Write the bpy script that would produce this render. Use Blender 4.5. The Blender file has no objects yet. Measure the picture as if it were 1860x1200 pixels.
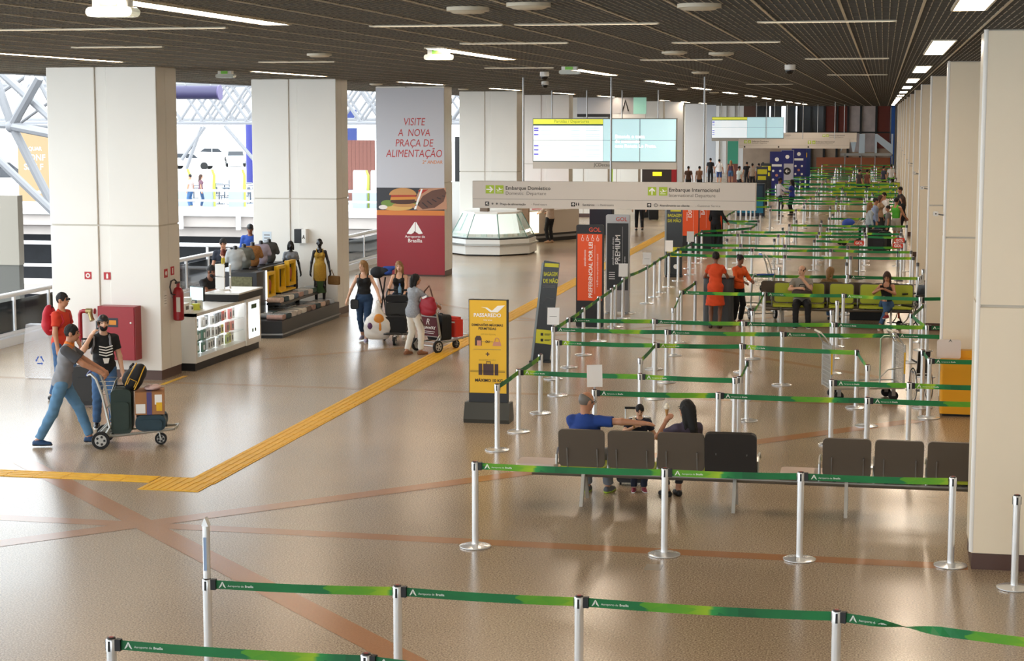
import bpy, bmesh, math, random
import numpy as np
from mathutils import Vector, Matrix, Euler
random.seed(7)
scn = bpy.context.scene
COL = scn.collection
R = math.radians
# ------------------------------------------------------------------ camera (frame 1860 x 1200)
F, CX, CY, VX, VY, HC = 3300.0, 930.0, 600.0, 1606.0, 211.0, 4.6
PIT = math.atan((CY - VY) / F); YAW = math.atan((VX - CX) / math.hypot(F, CY - VY))
cam = bpy.data.objects.new('camera', bpy.data.cameras.new('camera')); COL.objects.link(cam)
cam.location = (0, 0, HC); cam.rotation_euler = (math.pi/2 - PIT, 0, YAW)
cam.data.sensor_width = 36; cam.data.lens = F/1860*36; cam.data.clip_end = 600
scn.camera = cam
# ------------------------------------------------------------------ sky and exposure
w = bpy.data.worlds.new('sky'); scn.world = w; w.use_nodes = True
bg = w.node_tree.nodes['Background']
bg.inputs[0].default_value = (0.87, 0.95, 1.0, 1); bg.inputs[1].default_value = 2.8
scn.view_settings.view_transform = 'Standard'; scn.view_settings.look = 'None'
scn.view_settings.exposure = 0.8; scn.view_settings.gamma = 1.0
scn.view_settings.use_curve_mapping = False
LAMP = 24.0        # emission of the ceiling lamps
# ------------------------------------------------------------------ geometry of the view: a pixel on the floor -> a place in the hall
_fw = np.array([-math.sin(YAW)*math.cos(PIT), math.cos(YAW)*math.cos(PIT), -math.sin(PIT)])
_rt = np.array([math.cos(YAW), math.sin(YAW), 0]); _up = np.cross(_rt, _fw)
def _ray(x, y): return _fw + _rt*(x-CX)/F - _up*(y-CY)/F
def at(x, y, z=0.0):
    d = _ray(x, y); t = (z-HC)/d[2]; p = d*t; return Vector((p[0], p[1], z))
def atY(x, y, Y):
    d = _ray(x, y); p = d*(Y/d[1]); return Vector((p[0], Y, p[2]+HC))
def atX(x, y, X):
    d = _ray(x, y); p = d*(X/d[0]); return Vector((X, p[1], p[2]+HC))
# ------------------------------------------------------------------ materials
_mats = {}
def lin(c):
    return tuple((v/12.92 if v <= 0.04045 else ((v+0.055)/1.055)**2.4) for v in c)
def hexc(h):
    return lin(tuple(int(h[i:i+2], 16)/255 for i in (0, 2, 4)))
def M(name, col='808080', rough=0.5, metal=0.0, emit=0.0, noise=0.0, nscale=8.0, bump=0.0, bscale=40.0, alpha=1.0, trans=0.0, coat=0.0):
    if name in _mats: return _mats[name]
    m = bpy.data.materials.new(name); m.use_nodes = True; _mats[name] = m
    nt = m.node_tree; b = nt.nodes['Principled BSDF']
    c = hexc(col) if isinstance(col, str) else col
    b.inputs['Base Color'].default_value = (*c, 1); b.inputs['Roughness'].default_value = rough
    b.inputs['Metallic'].default_value = metal
    if coat: b.inputs['Coat Weight'].default_value = coat
    if emit:
        b.inputs['Emission Color'].default_value = (*c, 1); b.inputs['Emission Strength'].default_value = emit
    if alpha < 1: b.inputs['Alpha'].default_value = alpha
    if trans: b.inputs['Transmission Weight'].default_value = trans
    if noise or bump:
        tc = nt.nodes.new('ShaderNodeTexCoord')
        if noise:
            n = nt.nodes.new('ShaderNodeTexNoise'); n.inputs['Scale'].default_value = nscale; n.inputs['Detail'].default_value = 3
            mp = nt.nodes.new('ShaderNodeMapRange'); mp.inputs[3].default_value = 1-noise; mp.inputs[4].default_value = 1+noise
            mx = nt.nodes.new('ShaderNodeVectorMath'); mx.operation = 'SCALE'; mx.inputs[0].default_value = c
            nt.links.new(tc.outputs['Object'], n.inputs['Vector']); nt.links.new(n.outputs['Fac'], mp.inputs[0])
            nt.links.new(mp.outputs[0], mx.inputs['Scale']); nt.links.new(mx.outputs[0], b.inputs['Base Color'])
        if bump:
            n2 = nt.nodes.new('ShaderNodeTexNoise'); n2.inputs['Scale'].default_value = bscale
            bp = nt.nodes.new('ShaderNodeBump'); bp.inputs['Strength'].default_value = bump; bp.inputs['Distance'].default_value = 0.01
            nt.links.new(tc.outputs['Object'], n2.inputs['Vector']); nt.links.new(n2.outputs['Fac'], bp.inputs['Height'])
            nt.links.new(bp.outputs[0], b.inputs['Normal'])
    return m
def floor_mat():
    m = bpy.data.materials.new('polished_granite'); m.use_nodes = True; nt = m.node_tree; b = nt.nodes['Principled BSDF']
    tc = nt.nodes.new('ShaderNodeTexCoord')
    def noise(s, d=2):
        n = nt.nodes.new('ShaderNodeTexNoise'); n.inputs['Scale'].default_value = s; n.inputs['Detail'].default_value = d
        nt.links.new(tc.outputs['Object'], n.inputs['Vector']); return n
    n1, n2, n3 = noise(60), noise(0.35, 4), noise(22)
    r = nt.nodes.new('ShaderNodeValToRGB'); nt.links.new(n1.outputs['Fac'], r.inputs[0])
    e = r.color_ramp.elements
    e[0].position = 0.30; e[0].color = (*hexc('766350'), 1); e[1].position = 0.70; e[1].color = (*hexc('cdb99c'), 1)
    k = r.color_ramp.elements.new(0.5); k.color = (*hexc('a59077'), 1)
    mp = nt.nodes.new('ShaderNodeMapRange'); mp.inputs[1].default_value = 0.3; mp.inputs[2].default_value = 0.7
    mp.inputs[3].default_value = 0.90; mp.inputs[4].default_value = 1.08; nt.links.new(n2.outputs['Fac'], mp.inputs[0])
    sc = nt.nodes.new('ShaderNodeVectorMath'); sc.operation = 'SCALE'
    nt.links.new(r.outputs[0], sc.inputs[0]); nt.links.new(mp.outputs[0], sc.inputs['Scale']); nt.links.new(sc.outputs[0], b.inputs['Base Color'])
    mr = nt.nodes.new('ShaderNodeMapRange'); mr.inputs[3].default_value = 0.21; mr.inputs[4].default_value = 0.30
    nt.links.new(n2.outputs['Fac'], mr.inputs[0]); nt.links.new(mr.outputs[0], b.inputs['Roughness'])
    bp = nt.nodes.new('ShaderNodeBump'); bp.inputs['Strength'].default_value = 0.05; bp.inputs['Distance'].default_value = 0.002
    nt.links.new(n3.outputs['Fac'], bp.inputs['Height']); nt.links.new(bp.outputs[0], b.inputs['Normal'])
    b.inputs['Specular IOR Level'].default_value = 0.55
    return m
def belt_mat():
    # printed webbing: dark green, with a field of light facets; U runs along the belt in metres
    m = bpy.data.materials.new('printed_webbing'); m.use_nodes = True; nt = m.node_tree; b = nt.nodes['Principled BSDF']
    uv = nt.nodes.new('ShaderNodeUVMap'); uv.uv_map = 'UVMap'
    mp = nt.nodes.new('ShaderNodeVectorMath'); mp.operation = 'MULTIPLY'; mp.inputs[1].default_value = (5.5, 14.0, 1)
    nt.links.new(uv.outputs[0], mp.inputs[0])
    vo = nt.nodes.new('ShaderNodeTexVoronoi'); vo.voronoi_dimensions = '2D'; vo.distance = 'MANHATTAN'; vo.inputs['Scale'].default_value = 1.0
    nt.links.new(mp.outputs[0], vo.inputs['Vector'])
    sp = nt.nodes.new('ShaderNodeSeparateXYZ'); nt.links.new(uv.outputs[0], sp.inputs[0])
    # phase along the belt 0..1 every 1.75 m
    dv = nt.nodes.new('ShaderNodeMath'); dv.operation = 'DIVIDE'; dv.inputs[1].default_value = 1.75; nt.links.new(sp.outputs[0], dv.inputs[0])
    fr = nt.nodes.new('ShaderNodeMath'); fr.operation = 'FRACT'; nt.links.new(dv.outputs[0], fr.inputs[0])
    sc = nt.nodes.new('ShaderNodeSeparateXYZ'); nt.links.new(vo.outputs['Color'], sc.inputs[0])
    ad = nt.nodes.new('ShaderNodeMath'); ad.operation = 'MULTIPLY_ADD'; ad.inputs[1].default_value = 0.12; nt.links.new(sc.outputs[0], ad.inputs[0]); nt.links.new(fr.outputs[0], ad.inputs[2])
    r = nt.nodes.new('ShaderNodeValToRGB'); r.color_ramp.interpolation = 'LINEAR'; nt.links.new(ad.outputs[0], r.inputs[0])
    e = r.color_ramp.elements
    e[0].position = 0.0; e[0].color = (*hexc('045e34'), 1); e[1].position = 1.0; e[1].color = (*hexc('06703c'), 1)
    for p, c in ((0.45, '0a7c3f'), (0.64, '08743c'), (0.66, '4f9d22'), (0.80, '6aa91a'), (0.90, 'a3c81e'), (0.92, '2b9a48')):
        x = r.color_ramp.elements.new(p); x.color = (*hexc(c), 1)
    nt.links.new(r.outputs[0], b.inputs['Base Color']); b.inputs['Roughness'].default_value = 0.55
    return m
# ------------------------------------------------------------------ mesh builder and object helpers
class MB:
    def __init__(s): s.v = []; s.f = []; s.m = []; s.uv = None
    def add(s, vs, fs, mi=0):
        o = len(s.v); s.v += [tuple(p) for p in vs]; s.f += [tuple(i+o for i in f) for f in fs]; s.m += [mi]*len(fs); return s
    def box(s, c, d, rz=0.0, mi=0, rx=0.0, ry=0.0):
        hx, hy, hz = d[0]/2, d[1]/2, d[2]/2
        vs = [Vector((x, y, z)) for z in (-hz, hz) for y in (-hy, hy) for x in (-hx, hx)]
        if rx or ry or rz:
            mt = Euler((rx, ry, rz)).to_matrix(); vs = [mt @ v for v in vs]
        c = Vector(c)
        return s.add([v+c for v in vs], [(0,2,3,1),(4,5,7,6),(0,1,5,4),(2,6,7,3),(0,4,6,2),(1,3,7,5)], mi)
    def b2(s, lo, hi, mi=0):
        return s.box([(a+b)/2 for a, b in zip(lo, hi)], [b-a for a, b in zip(lo, hi)], mi=mi)
    def rbox(s, c, d, r=0.02, rz=0.0, mi=0, n=3, axis='z', rx=0.0, ry=0.0):
        # box with its edges round `axis` rounded
        pts = []
        ax = {'z': (0, 1, 2), 'x': (1, 2, 0), 'y': (0, 2, 1)}[axis]
        a, b_, e = d[ax[0]]/2, d[ax[1]]/2, d[ax[2]]/2
        r = min(r, a*0.99, b_*0.99)
        for q, (sx, sy) in enumerate(((1, 1), (-1, 1), (-1, -1), (1, -1))):
            for k in range(n+1):
                t = math.pi/2*(q + k/n); pts.append((sx*(a-r)+r*math.cos(t), sy*(b_-r)+r*math.sin(t)))
        N = len(pts); vs = []
        for z in (-e, e):
            for p in pts:
                v = [0, 0, 0]; v[ax[0]] = p[0]; v[ax[1]] = p[1]; v[ax[2]] = z; vs.append(Vector(v))
        mt = Euler((rx, ry, rz)).to_matrix(); c = Vector(c)
        fs = [(i, (i+1) % N, N+(i+1) % N, N+i) for i in range(N)] + [tuple(range(N-1, -1, -1)), tuple(range(N, 2*N))]
        return s.add([mt @ v + c for v in vs], fs, mi)
    def tube(s, path, r, n=8, mi=0, closed=False, cap=True):
        path = [Vector(p) for p in path]; L = len(path); rs = r if isinstance(r, (list, tuple)) else [r]*L
        vs = []; prev = None
        for i, p in enumerate(path):
            a = path[i-1] if (i > 0 or closed) else p; b = path[(i+1) % L] if (i < L-1 or closed) else p
            t = (b-a).normalized()
            if prev is None:
                ref = Vector((0, 0, 1)) if abs(t.z) < 0.9 else Vector((1, 0, 0)); u = t.cross(ref).normalized()
            else:
                u = (prev - t*prev.dot(t)); u = u.normalized() if u.length > 1e-6 else prev
            prev = u; v2 = t.cross(u)
            for k in range(n):
                th = 2*math.pi*k/n; vs.append(p + (u*math.cos(th) + v2*math.sin(th))*rs[i])
        fs = []
        for i in range(L if closed else L-1):
            j = (i+1) % L
            for k in range(n): fs.append((i*n+k, i*n+(k+1) % n, j*n+(k+1) % n, j*n+k))
        if cap and not closed:
            fs.append(tuple(range(n-1, -1, -1))); fs.append(tuple((L-1)*n+k for k in range(n)))
        return s.add(vs, fs, mi)
    def lathe(s, prof, n=20, c=(0, 0, 0), mi=0, axis='z'):
        vs = []; fs = []; c = Vector(c)
        for (r, z) in prof:
            for k in range(n):
                t = 2*math.pi*k/n; p = (r*math.cos(t), r*math.sin(t), z)
                if axis == 'x': p = (p[2], p[0], p[1])
                if axis == 'y': p = (p[0], p[2], p[1])
                vs.append(Vector(p)+c)
        for i in range(len(prof)-1):
            for k in range(n): fs.append((i*n+k, i*n+(k+1) % n, (i+1)*n+(k+1) % n, (i+1)*n+k))
        fs.append(tuple(range(n-1, -1, -1))); fs.append(tuple((len(prof)-1)*n+k for k in range(n)))
        return s.add(vs, fs, mi)
    def prism(s, pts, o, u, v, d, mi=0):
        # polygon pts (2-D) in the plane o,u,v thickened by the vector d
        o, u, v, d = Vector(o), Vector(u), Vector(v), Vector(d); N = len(pts)
        a = [o+u*p[0]+v*p[1] for p in pts]; b = [p+d for p in a]
        fs = [tuple(range(N-1, -1, -1)), tuple(range(N, 2*N))] + [(i, (i+1) % N, N+(i+1) % N, N+i) for i in range(N)]
        return s.add(a+b, fs, mi)
    def ball(s, c, r, n=10, mi=0):
        r = r if isinstance(r, (list, tuple)) else (r, r, r); m_ = max(4, n//2); vs = []; fs = []
        for i in range(1, m_):
            ph = math.pi*i/m_
            for k in range(n):
                t = 2*math.pi*k/n; vs.append((c[0]+r[0]*math.sin(ph)*math.cos(t), c[1]+r[1]*math.sin(ph)*math.sin(t), c[2]+r[2]*math.cos(ph)))
        for i in range(m_-2):
            for k in range(n): fs.append((i*n+k, (i+1)*n+k, (i+1)*n+(k+1) % n, i*n+(k+1) % n))
        a = len(vs); vs += [(c[0], c[1], c[2]+r[2]), (c[0], c[1], c[2]-r[2])]
        for k in range(n): fs.append((a, k, (k+1) % n)); fs.append((a+1, (m_-2)*n+(k+1) % n, (m_-2)*n+k))
        return s.add(vs, fs, mi)
    def mesh(s, name, mats, smooth=False):
        me = bpy.data.meshes.new(name); me.from_pydata(s.v, [], s.f)
        mats = mats if isinstance(mats, (list, tuple)) else [mats]
        for m in mats: me.materials.append(m)
        if len(mats) > 1: me.polygons.foreach_set('material_index', s.m)
        me.validate(); me.update()
        bm = bmesh.new(); bm.from_mesh(me); bmesh.ops.recalc_face_normals(bm, faces=bm.faces); bm.to_mesh(me); bm.free()
        if smooth: shade(me, smooth)
        return me
    def build(s, name, mats, parent=None, smooth=False, loc=(0, 0, 0), rot=(0, 0, 0)):
        return link(name, s.mesh(name, mats, smooth), parent, loc, rot)
def shade(me, ang=True):
    me.polygons.foreach_set('use_smooth', [True]*len(me.polygons))
    if ang is True: ang = 40
    bm = bmesh.new(); bm.from_mesh(me); a = R(ang)
    for e in bm.edges:
        if len(e.link_faces) == 2 and e.calc_face_angle(0) > a: e.smooth = False
    bm.to_mesh(me); bm.free()
def link(name, data, parent=None, loc=(0, 0, 0), rot=(0, 0, 0)):
    o = bpy.data.objects.new(name, data); COL.objects.link(o); o.location = loc; o.rotation_euler = rot
    if parent is not None: o.parent = parent
    return o
def tag(o, label=None, cat=None, group=None, kind=None):
    if label: o['label'] = label
    if cat: o['category'] = cat
    if group: o['group'] = group
    if kind: o['kind'] = kind
    return o
def thing(name, label, cat, loc=(0, 0, 0), rz=0.0, group=None):
    return tag(link(name, None, None, loc, (0, 0, rz)), label, cat, group)
def struct(name, loc=(0, 0, 0), rz=0.0, label=None):
    return tag(link(name, None, None, loc, (0, 0, rz)), label, None, None, 'structure')
def part(name, mb, mat, parent, smooth=False): return mb.build(name, mat, parent, smooth)
def share(name, me, parent, loc=(0, 0, 0), rot=(0, 0, 0)): return link(name, me, parent, loc, rot)
def copy_tree(o, parent=None):
    c = o.copy(); COL.objects.link(c)
    if parent is not None: c.parent = parent
    for ch in o.children: copy_tree(ch, c)
    return c
_txt = {}
def text_mesh(s, size=1.0, mat=None, align='LEFT', shear=0.0, bold=0.0, sx=1.0):
    key = (s, size, mat.name, align, shear, bold, sx)
    if key in _txt: return _txt[key]
    cu = bpy.data.curves.new('lettering', 'FONT'); cu.body = s; cu.size = size; cu.align_x = align; cu.shear = shear; cu.offset = bold
    cu.resolution_u = 3; cu.fill_mode = 'FRONT'
    ob = bpy.data.objects.new('lettering', cu); me = bpy.data.meshes.new_from_object(ob)
    bpy.data.objects.remove(ob); bpy.data.curves.remove(cu)
    if sx != 1.0: me.transform(Matrix.Diagonal((sx, 1, 1, 1)))
    me.materials.clear(); me.materials.append(mat); _txt[key] = me
    return me
def text(parent, s, loc, size, mat, rot=(math.pi/2, 0, 0), align='LEFT', shear=0.0, bold=0.0, sx=1.0, name='lettering'):
    return link(name, text_mesh(s, size, mat, align, shear, bold, sx), parent, loc, rot)
def poly(parent, pts, y, mat, name='print', x0=0.0, z0=0.0, th=0.002):
    # flat printed shape on a face that looks towards -Y: 2-D points (x, z), a hair proud of the face at depth y
    return MB().prism(pts, (x0, y, z0), (1, 0, 0), (0, 0, 1), (0, -th, 0)).build(name, mat, parent)
def circ(cx, cz, r, n=20, a0=0.0, a1=2*math.pi, rz=None):
    rz = rz or r
    return [(cx+r*math.cos(a0+(a1-a0)*k/n), cz+rz*math.sin(a0+(a1-a0)*k/n)) for k in range(n if abs(a1-a0-2*math.pi) < 1e-6 else n+1)]
def rect(x0, z0, x1, z1): return [(x0, z0), (x1, z0), (x1, z1), (x0, z1)]
# common materials
WHITE = M('white_paint', 'e9e6e0', 0.45); PANEL = M('column_panel', 'ebe7df', 0.38, noise=0.03, nscale=1.5)
DARK = M('charcoal', '1d1d20', 0.5); BLACK = M('black_plastic', '0e0e10', 0.45); CHROME = M('brushed_steel', 'd5d6d8', 0.22, 1.0)
STEEL = M('grey_steel', '9a9b9c', 0.35, 0.9); RED = M('red_paint', '980f1c', 0.35); BROWN = M('brown_plinth', '54392f', 0.4)
INKW = M('white_print', 'f4f2ee', 0.6); INKK = M('black_print', '1d1c1c', 0.6); INKG = M('grey_print', '6b6865', 0.6)
GREEN = M('sign_green', 'a5bf2a', 0.5); SIGN = M('sign_panel', 'cfc8c0', 0.55); YEL = M('yellow_print', 'e9b71c', 0.5)
RUBBER = M('black_rubber', '1a1a1b', 0.8); ALU = M('aluminium', 'b9bab8', 0.35, 0.85); GLASS = M('clear_glass', 'dfeeee', 0.03, 0, alpha=0.22)
ORANGE = M('orange_panel', 'e2561b', 0.5); WARMW = M('warm_white', 'e6dccb', 0.5)
# ================================================================== THE HALL
FL = struct('floor')
part('slab', MB().b2((-17.6, -14, -0.35), (16, 158, 0)), floor_mat(), FL)
INLAY = M('terracotta_granite', 'a9764c', 0.26, noise=0.28, nscale=60)
def strip(name, a, b, wd, mat, parent, z=0.0015):
    a, b = Vector((a[0], a[1], 0)), Vector((b[0], b[1], 0)); d = (b-a).normalized(); n = Vector((-d.y, d.x, 0))*wd/2
    zz = Vector((0, 0, z))
    return MB().add([a-n+zz, b-n+zz, b+n+zz, a+n+zz], [(0, 1, 2, 3)]).build(name, mat, parent)
strip('inlay_band', (-17, 19.1), (0.95, 18.83), 0.26, INLAY, FL)
strip('inlay_band', (-11.2, 22.2), (-2.2, 12.8), 0.30, INLAY, FL, 0.002)
strip('inlay_band', (-12.4, 14.6), (0.6, 28.0), 0.30, INLAY, FL, 0.0025)
INLAY2 = M('faded_terracotta', '9f8262', 0.26, noise=0.28, nscale=60)
strip('inlay_band', (-17, 29.5), (0.95, 29.4), 0.20, INLAY2, FL)
strip('inlay_band', (-17, 40.3), (0.95, 40.1), 0.20, INLAY2, FL)
strip('inlay_band', (-11.5, 32.7), (-1.6, 42.8), 0.20, INLAY2, FL, 0.002)
strip('inlay_band', (-10.8, 43.5), (0.2, 32.4), 0.20, INLAY2, FL, 0.0025)
# service hatch plate let into the floor in front of the near queue
h = at(1187, 1030); MB().box((h.x, h.y, 0.002), (0.17, 0.24, 0.004)).build('floor_hatch', M('hatch_plate', 'a09484', 0.3), FL)
MB().b2((-12.15, 29.2, 0.0), (-12.06, 30.3, 0.003)).build('floor_marking', M('floor_yellow', 'd9a92c', 0.5), FL)
# ---- tactile paving: one ribbed yellow tile after another
TACT = M('tactile_yellow', 'ecb524', 0.5, noise=0.08, nscale=3)
tm = MB().box((0, 0, 0.003), (0.40, 0.392, 0.006))
for k in range(4): tm.box((-0.15+0.1*k, 0, 0.0085), (0.035, 0.37, 0.005))
TME = tm.mesh('tactile_tile', TACT)
TP = struct('tactile_path', label='yellow ribbed tactile path running across the granite floor')
y = 21.5
n = 0
while y < 100:
    share('tactile_tile', TME, TP, (-8.36, y, 0.001)); y += 0.4; n += 1
wm = MB().box((0, 0, 0.003), (0.80, 0.8, 0.006))
for k in range(8):
    wm.box((-0.35+0.1*k, 0, 0.0085), (0.035, 0.76, 0.005))
share('tactile_tile', wm.mesh('tactile_corner', TACT), TP, (-8.58, 21.2, 0.0005))
x = -9.2
while x > -18.0:
    share('tactile_tile', TME, TP, (x, 21.42+(x+9.2)*-0.004, 0.001), (0, 0, math.pi/2)); x -= 0.4
# ---- ceiling: metal open-cell grid under a dark slab
CE = struct('ceiling')
CELL = 0.0625; ZC = 5.45
BLADE = [M('cell_blade_lit', '9c917b', 0.5), M('cell_main_bar_lit', 'c2b69e', 0.5), M('cell_cross_blade_shaded', '453d31', 0.6)]  # lit edges of long bars and shade on cross blades put into the colour
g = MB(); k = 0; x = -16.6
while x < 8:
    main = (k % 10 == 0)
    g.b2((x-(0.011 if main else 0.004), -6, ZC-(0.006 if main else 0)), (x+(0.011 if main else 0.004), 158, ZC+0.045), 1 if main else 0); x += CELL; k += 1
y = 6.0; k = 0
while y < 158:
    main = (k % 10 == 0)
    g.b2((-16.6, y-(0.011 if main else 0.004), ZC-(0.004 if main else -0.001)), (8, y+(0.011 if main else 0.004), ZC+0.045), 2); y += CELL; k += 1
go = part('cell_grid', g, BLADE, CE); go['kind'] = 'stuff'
part('slab', MB().b2((-17.2, -14, ZC+0.35), (16, 158, ZC+1.0)), M('plenum_black', '2a2723', 0.9), CE)
part('edge_beam', MB().b2((-17.2, -14, ZC-0.02), (-16.6, 158, ZC+0.4)), M('edge_beam', '5a554d', 0.6), CE)
# ---- columns
CREAM = M('column_cream', 'efe1c8', 0.38, noise=0.03, nscale=1.5)
def column(x0, x1, y0, dep, lab, PANEL=PANEL):
    r = struct('column', (0, 0, 0), label=lab)
    wd = x1-x0; c0 = x0+wd*0.44; c1 = x0+wd*0.545; y1 = y0+dep; ym = y0+dep*0.45
    part('core', MB().b2((x0+0.02, y0+0.035, 0), (x1-0.02, y1-0.02, ZC+0.3)), M('column_core', 'cfc9bd', 0.6), r)
    for (za, zb) in ((0.17, 2.69), (2.72, ZC-0.01)):
        for (a, b, yy) in ((x0, c0, y0), (c0+0.006, c1-0.006, y0+0.03), (c1, x1, y0)):
            part('panel', MB().rbox(((a+b)/2, yy+0.02, (za+zb)/2), (b-a, 0.04, zb-za), 0.012), PANEL, r)
        for xs in (x0, x1):
            for (a, b) in ((y0+0.045, ym), (ym+0.012, y1)):
                part('panel', MB().b2((xs-0.02 if xs == x1 else xs, a, za), (xs if xs == x1 else xs+0.02, b, zb)), PANEL, r)
    part('plinth', MB().b2((x0+0.01, y0+0.01, 0), (x1-0.01, y1, 0.165)), BROWN, r)
    return r
for k in range(9):
    column(-14.34, -12.31, 29.72+10.55*k, 0.92, 'broad white panelled column in the left row, number %d from the camera' % (k+1))
for k in range(12):
    c = column(0.97, 2.83, 18.75+10.6*k, 0.92, 'cream panelled column in the right row, number %d from the camera' % (k+1), CREAM)
    part('corner_trim', MB().rbox((0.975, 18.77+10.6*k, 2.82), (0.05, 0.05, 5.28), 0.02), M('trim_white', 'f2f0ec', 0.3), c)
tag(link('wall_right', None), kind='structure')
part('wall_panel', MB().b2((7.6, -14, 0), (7.9, 158, 5.45)), WARMW, bpy.data.objects['wall_right'])
# ================================================================== CEILING LAMPS AND FITTINGS
TUBE = M('lamp_diffuser', 'ffead0', 0.5, emit=LAMP); SLIM = M('slim_diffuser', 'fff3e2', 0.5, emit=5.0); HOUS = M('lamp_housing', 'c9bfa9', 0.4)
def lamp(x, y, lx, ly, lab, grp, seg=2):
    t = thing('ceiling_light', lab, 'ceiling light', (x, y, ZC-0.005), 0, grp)
    fr = MB(); e = 0.02
    fr.b2((-lx/2-e, -ly/2-e, -0.012), (-lx/2, ly/2+e, 0.05)).b2((lx/2, -ly/2-e, -0.012), (lx/2+e, ly/2+e, 0.05))
    fr.b2((-lx/2, -ly/2-e, -0.012), (lx/2, -ly/2, 0.05)).b2((-lx/2, ly/2, -0.012), (lx/2, ly/2+e, 0.05))
    part('frame', fr, HOUS, t)
    if ly >= lx:
        for k in range(seg):
            a = -ly/2+ly*k/seg; part('diffuser', MB().b2((-lx/2, a+0.02, -0.008), (lx/2, a+ly/seg-0.02, 0.02)), TUBE, t)
    else:
        for k in range(seg):
            a = -lx/2+lx*k/seg; part('diffuser', MB().b2((a+0.01, -ly/2, -0.008), (a+lx/seg-0.01, ly/2, 0.02)), SLIM, t)
    return t
ORD = ['first', 'second', 'third', 'fourth', 'fifth', 'sixth', 'seventh', 'eighth', 'ninth', 'tenth', 'eleventh', 'twelfth', 'thirteenth', 'fourteenth', 'fifteenth', 'sixteenth']
for k in range(12):
    lamp(-5.5, 13.9+10.6*k, 0.22, 4.6, '%s long ceiling lamp from the camera in the middle row over the walkway' % ORD[k], 'long lamps over the walkway', 4)
for k in range(13):
    lamp(0.64, 12.8+10.6*k, 0.24, 4.6, '%s recessed ceiling lamp from the camera beside the right columns' % ORD[k], 'lamps along the right columns', 2)
for k in range(1, 11):
    lamp(-11.65, 13.9+10.6*k, 0.16, 4.4, '%s long ceiling lamp from the camera in the row over the left columns' % ORD[k-1], 'long lamps over the left columns', 4)
q = 0
for (xa, xb, yy) in ((-1.12, 0.07, 16.68), (-4.74, -3.5, 16.7), (-3.35, -2.05, 16.7), (-8.6, -6.2, 16.7), (-4.86, -3.62, 20.95), (-9.8, -8.65, 21.1), (-2.4, -1.2, 21.15), (-1.15, 0.03, 27.5), (-3.6, -2.4, 27.5), (-6.9, -5.7, 31.6),
                     (-9.6, -8.4, 27.4), (-1.15, 0.03, 38.2), (-3.6, -2.4, 49.0)):
    lamp((xa+xb)/2, yy, xb-xa, 0.035, 'slim white lamp set crosswise in the ceiling grid, %s of its kind from the camera' % (ORD[q] if q < 16 else ['seventeenth', 'eighteenth', 'nineteenth', 'twentieth', 'twenty-first', 'twenty-second', 'twenty-third'][q-16]), 'slim crosswise lamps', 1 if xb-xa < 2 else 2); q += 1
# emergency exit boxes
EXG = M('exit_green', '6fae42', 0.5, emit=0.12); CLR = M('clear_plastic', 'e8efe9', 0.15, alpha=0.55)
for (px, py, lab) in ((205, 22, 'translucent exit light box with green pictogram under the near left ceiling'), (797, 104, 'small green exit light box hanging beside the long lamp over the walkway'), (410, 138, 'tiny exit light box under the ceiling between the first two left columns'), (1035, 131, 'flat emergency light under the ceiling in front of the departures board')):
    p = at(px, py, ZC-0.10); t = thing('exit_light', lab, 'exit light', (p.x, p.y, ZC-0.20), 0, 'exit light boxes')
    part('housing', MB().rbox((0, 0, 0.165), (0.28, 0.12, 0.06), 0.02), WHITE, t)
    part('lens', MB().rbox((0, 0, 0.10), (0.36, 0.15, 0.07), 0.034, axis='y'), CLR, t)
    part('pictogram', MB().b2((-0.07, -0.075, 0.14), (0.06, -0.062, 0.19)), EXG, t)
    part('bracket', MB().b2((-0.05, -0.03, 0.19), (0.05, 0.03, 0.215)), STEEL, t)
spk = [(960, 10), (850, 18), (1310, 98), (1225, 96), (1270, 12), (580, 100), (683, 153), (842, 162), (1272, 132), (1240, 162), (1297, 168)]
for i, (px, py) in enumerate(spk):
    p = at(px, py, ZC-0.02); t = thing('ceiling_speaker', 'round cream speaker disc on the ceiling grid, %s from the camera' % ORD[sorted(range(len(spk)), key=lambda j: spk[j][1]).index(i)], 'speaker', (p.x, p.y, ZC-0.05), 0, 'round ceiling speakers')
    part('grille', MB().lathe([(0.02, 0), (0.12, 0.004), (0.15, 0.02)], 20), M('speaker_grille', 'cfc8b4', 0.6), t, True)
    part('ring', MB().lathe([(0.15, 0.018), (0.17, 0.02), (0.17, 0.05), (0.15, 0.05)], 20), HOUS, t, True)
for (px, py, lab) in ((989, 136, 'black dome camera under the ceiling left of the departures board'), (990, 152, 'smaller dark dome camera on the ceiling behind the first one'), (1435, 124, 'dome camera under the far ceiling above the queue')):
    p = at(px, py, ZC-0.06); t = thing('dome_camera', lab, 'camera', (p.x, p.y, ZC-0.15), 0, 'ceiling dome cameras')
    part('dome', MB().ball((0, 0, 0.06), (0.075, 0.075, 0.075), 14), M('smoked_dome', '101012', 0.12), t, True)
    part('mount', MB().lathe([(0.07, 0.06), (0.09, 0.07), (0.09, 0.15), (0.05, 0.15)], 16), WHITE, t, True)
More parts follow.
